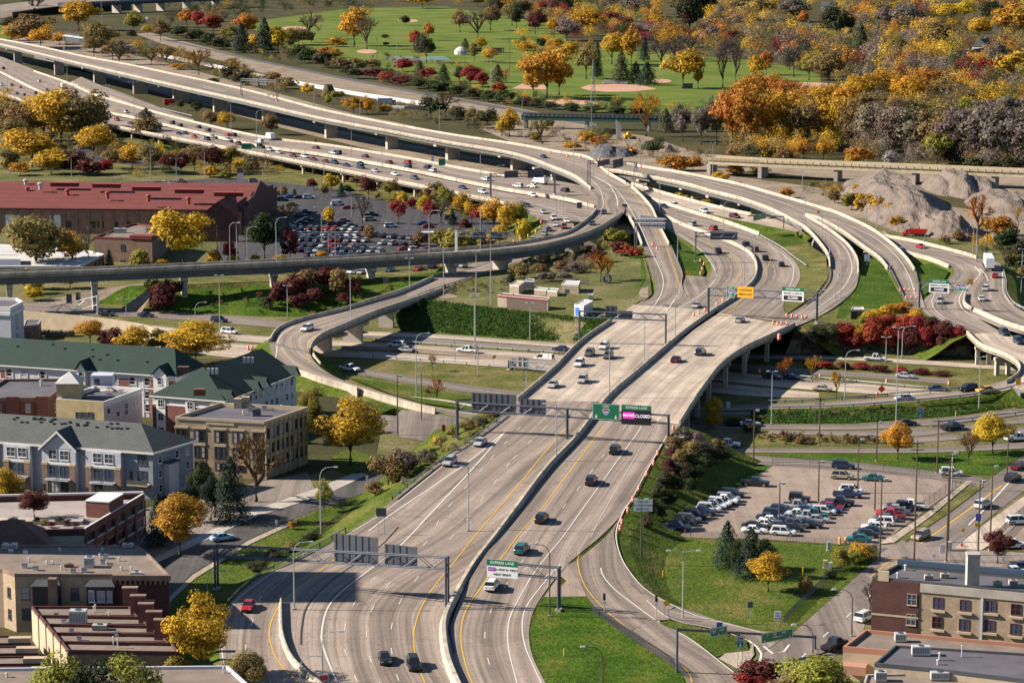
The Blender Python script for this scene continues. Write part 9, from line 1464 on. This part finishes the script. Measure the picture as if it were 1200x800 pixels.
t = thing('work_truck', 'grey boxy machine parked by the rail bed wall', 'machine', P(452, 123)); MB().box((-4, -1.6, .8), (4, 1.6, 4)).build('body', METALW, t); MB().box((4.002, -1.5, .8), (6, 1.5, 2.8)).build('cab', DSTEEL, t); [MB().tube([(x, -1.5, .6), (x, 1.5, .6)], .6, 10).build('wheel', TYRE, t) for x in (-2.5, 2.5, 5)]
# traffic boxes and small street things
for x, y, lb, w_, h_ in ((971, 645, 'tall white utility cabinet at the lawn edge', .6, 1.7), (973, 669, 'white utility cabinet on the lawn by the yellow shrub', .6, 1.6), (967, 665, 'brown stone block beside the white cabinet', .7, 1.4), (1112, 645, 'small grey signal cabinet at the corner', .8, 1.7), (853, 480, 'grey cabinet beside the bridge columns', .9, 1.8), (799, 523, 'pale cabinet on the brush slope', .9, 2.)):
 t = thing('utility_cabinet', lb, 'cabinet', on(x, y, ['lawn', 'mr_bank_r', 'g0']), random.uniform(-.2, .2)); MB().box((-w_ / 2, -w_ / 2, .1), (w_ / 2, w_ / 2, h_)).build('casing', METALW if 'brown' not in lb else LIMEST, t); MB().box((-w_ / 2 - .1, -w_ / 2 - .1, -.2), (w_ / 2 + .1, w_ / 2 + .1, .099)).build('plinth', CONC, t); MB().box((-w_ * .4, -w_ / 2 - .03, .25), (w_ * .4, -w_ / 2 - .003, h_ - .15)).build('door', METALW if 'brown' not in lb else LIMEST, t)
for x, y, lb in ((1001, 634, 'yellow and red fire hydrant at the lot entrance'), (1127, 641, 'small red fire hydrant on the corner pavement')):
 t = thing('fire_hydrant', lb, 'fire hydrant', on(x, y, ['lot', 'g0', 'st'])); MB().tube([(0, 0, 0), (0, 0, .6), (0, 0, .75), (0, 0, .9)], [.16, .16, .2, .04], 8).build('barrel', SYEL if 'yellow' in lb else SRED, t); MB().tube([(-.28, 0, .5), (.28, 0, .5)], .08, 6).build('nozzle', SRED, t)
for x, y in ((984, 637), (991, 637)): tag(obj('bollard', shared('bollard', lambda: MB().tube([(0, 0, -.2), (0, 0, 1.2), (0, 0, 1.3)], [.22, .22, .1], 8).me('bollard', SYEL)), None, on(x, y, ['lot', 'g0'])), 'short yellow bollard at the asphalt lot entrance', 'bollard', 'lot bollards', AN['br'])
# ivy on the slopes: too many leaves to count
def cover(name, key, n, size, col, lift=.35, clump=.5, seed=1):
 bvh_V = []; r_ = np.random.default_rng(seed); e = ROADS[key]; src = bpy.data.objects[key_obj[key]].data; tri = []
 for p in src.polygons: v = [np.array(src.vertices[i].co) for i in p.vertices]; tri += [(v[0], v[k], v[k + 1]) for k in range(1, len(v) - 1)]
 ar = np.array([np.linalg.norm(np.cross(b - a, c - a)) for a, b, c in tri]); k = r_.choice(len(tri), n, p=ar / ar.sum()); u = r_.random((n, 2)); f = u.sum(1) > 1; u[f] = 1 - u[f]; T = np.array(tri)[k]; C = T[:, 0] + (T[:, 1] - T[:, 0]) * u[:, :1] + (T[:, 2] - T[:, 0]) * u[:, 1:]
 bump = np.sin(C[:, 0] * 1.1 + 2 * np.sin(C[:, 1] * .4)) * np.sin(C[:, 1] * .8 + C[:, 0] * .3); kp = (bump + r_.normal(size=n) * .5) > -.75; C = C[kp]; bump = bump[kp]; n = len(C); C[:, 2] += lift * (.3 + r_.random(n)) * (1 + clump * bump); N = np.tile([0, -.4, 1.], (n, 1)) + r_.normal(size=(n, 3)) * .6; o = obj(name, npmesh(name, quads(C, N, size), LEAF)); o['kind'] = 'stuff'; o['label'] = 'dark green ivy covering the slope'; o.color = (*col, 1); return o
key_obj = {}
for o in SC.objects:
 if o.name.startswith('ivy_slope'): key_obj['ivy'] = o.name
 if o.name.startswith('slope_lawn') and abs(o.data.vertices[0].co.z - .12) < .002 and len(o.data.vertices) == 10: key_obj['gslope'] = o.name
 if o.name == 'slope_bank': key_obj['bank'] = o.name
if 'ivy' in key_obj: cover('ground_cover', 'ivy', 24000, .24, (.05, .10, .018))
if 'gslope' in key_obj: cover('ground_cover', 'gslope', 14000, .24, (.055, .105, .02), seed=2)
if 'bank' in key_obj: cover('ground_cover', 'bank', 9000, .22, (.055, .105, .018), .25, seed=3)
# lettering turned into plain meshes
dg = bpy.context.evaluated_depsgraph_get()
for o in [o for o in SC.objects if o.type == 'FONT']:
 me = bpy.data.meshes.new_from_object(o.evaluated_get(dg)); q = obj('lettering', me, o.parent); q.matrix_local = o.matrix_local; n_ = o.name; bpy.data.objects.remove(o); q.name = n_
# ================================================================ every label singles out one thing
ORD = 'first second third fourth fifth sixth seventh eighth ninth tenth eleventh twelfth thirteenth fourteenth fifteenth sixteenth seventeenth eighteenth nineteenth'.split()
TENS = ['', '', 'twent', 'thirt', 'fort', 'fift', 'sixt', 'sevent', 'eight', 'ninet']
def ordw(n): return ORD[n - 1] if n < 20 else TENS[n // 10] + ('ieth' if n % 10 == 0 else 'y-' + ORD[n % 10 - 1])
by = {}; bpy.context.view_layer.update()
for o, lb, an in THINGS: by.setdefault(lb, []).append((o, an))
for lb, L in by.items():
 if len(L) == 1: continue
 an = L[0][1] or AN['br']; ap = P(*an[1])
 def cen(o): return o.matrix_world.translation if o.type == 'EMPTY' or o.location.length > 1 else o.matrix_world @ (sum((Vector(c) for c in o.bound_box), Vector()) / 8)
 L.sort(key=lambda e: (cen(e[0]) - ap).length)
 for i, (o, _) in enumerate(L): o['label'] = '%s %s, from %s' % (ordw(i + 1), lb, an[0]); o['group'] = o.get('group') or lb
for o, _, _ in THINGS:
 if len(o['label'].replace(',', ' ').split()) > 16: print('LONG', o['label'])
print('THINGS', len(THINGS), 'OBJECTS', len(SC.objects), {c: sum(1 for o, _, _ in THINGS if o['category'] == c) for c in {o['category'] for o, _, _ in THINGS}})
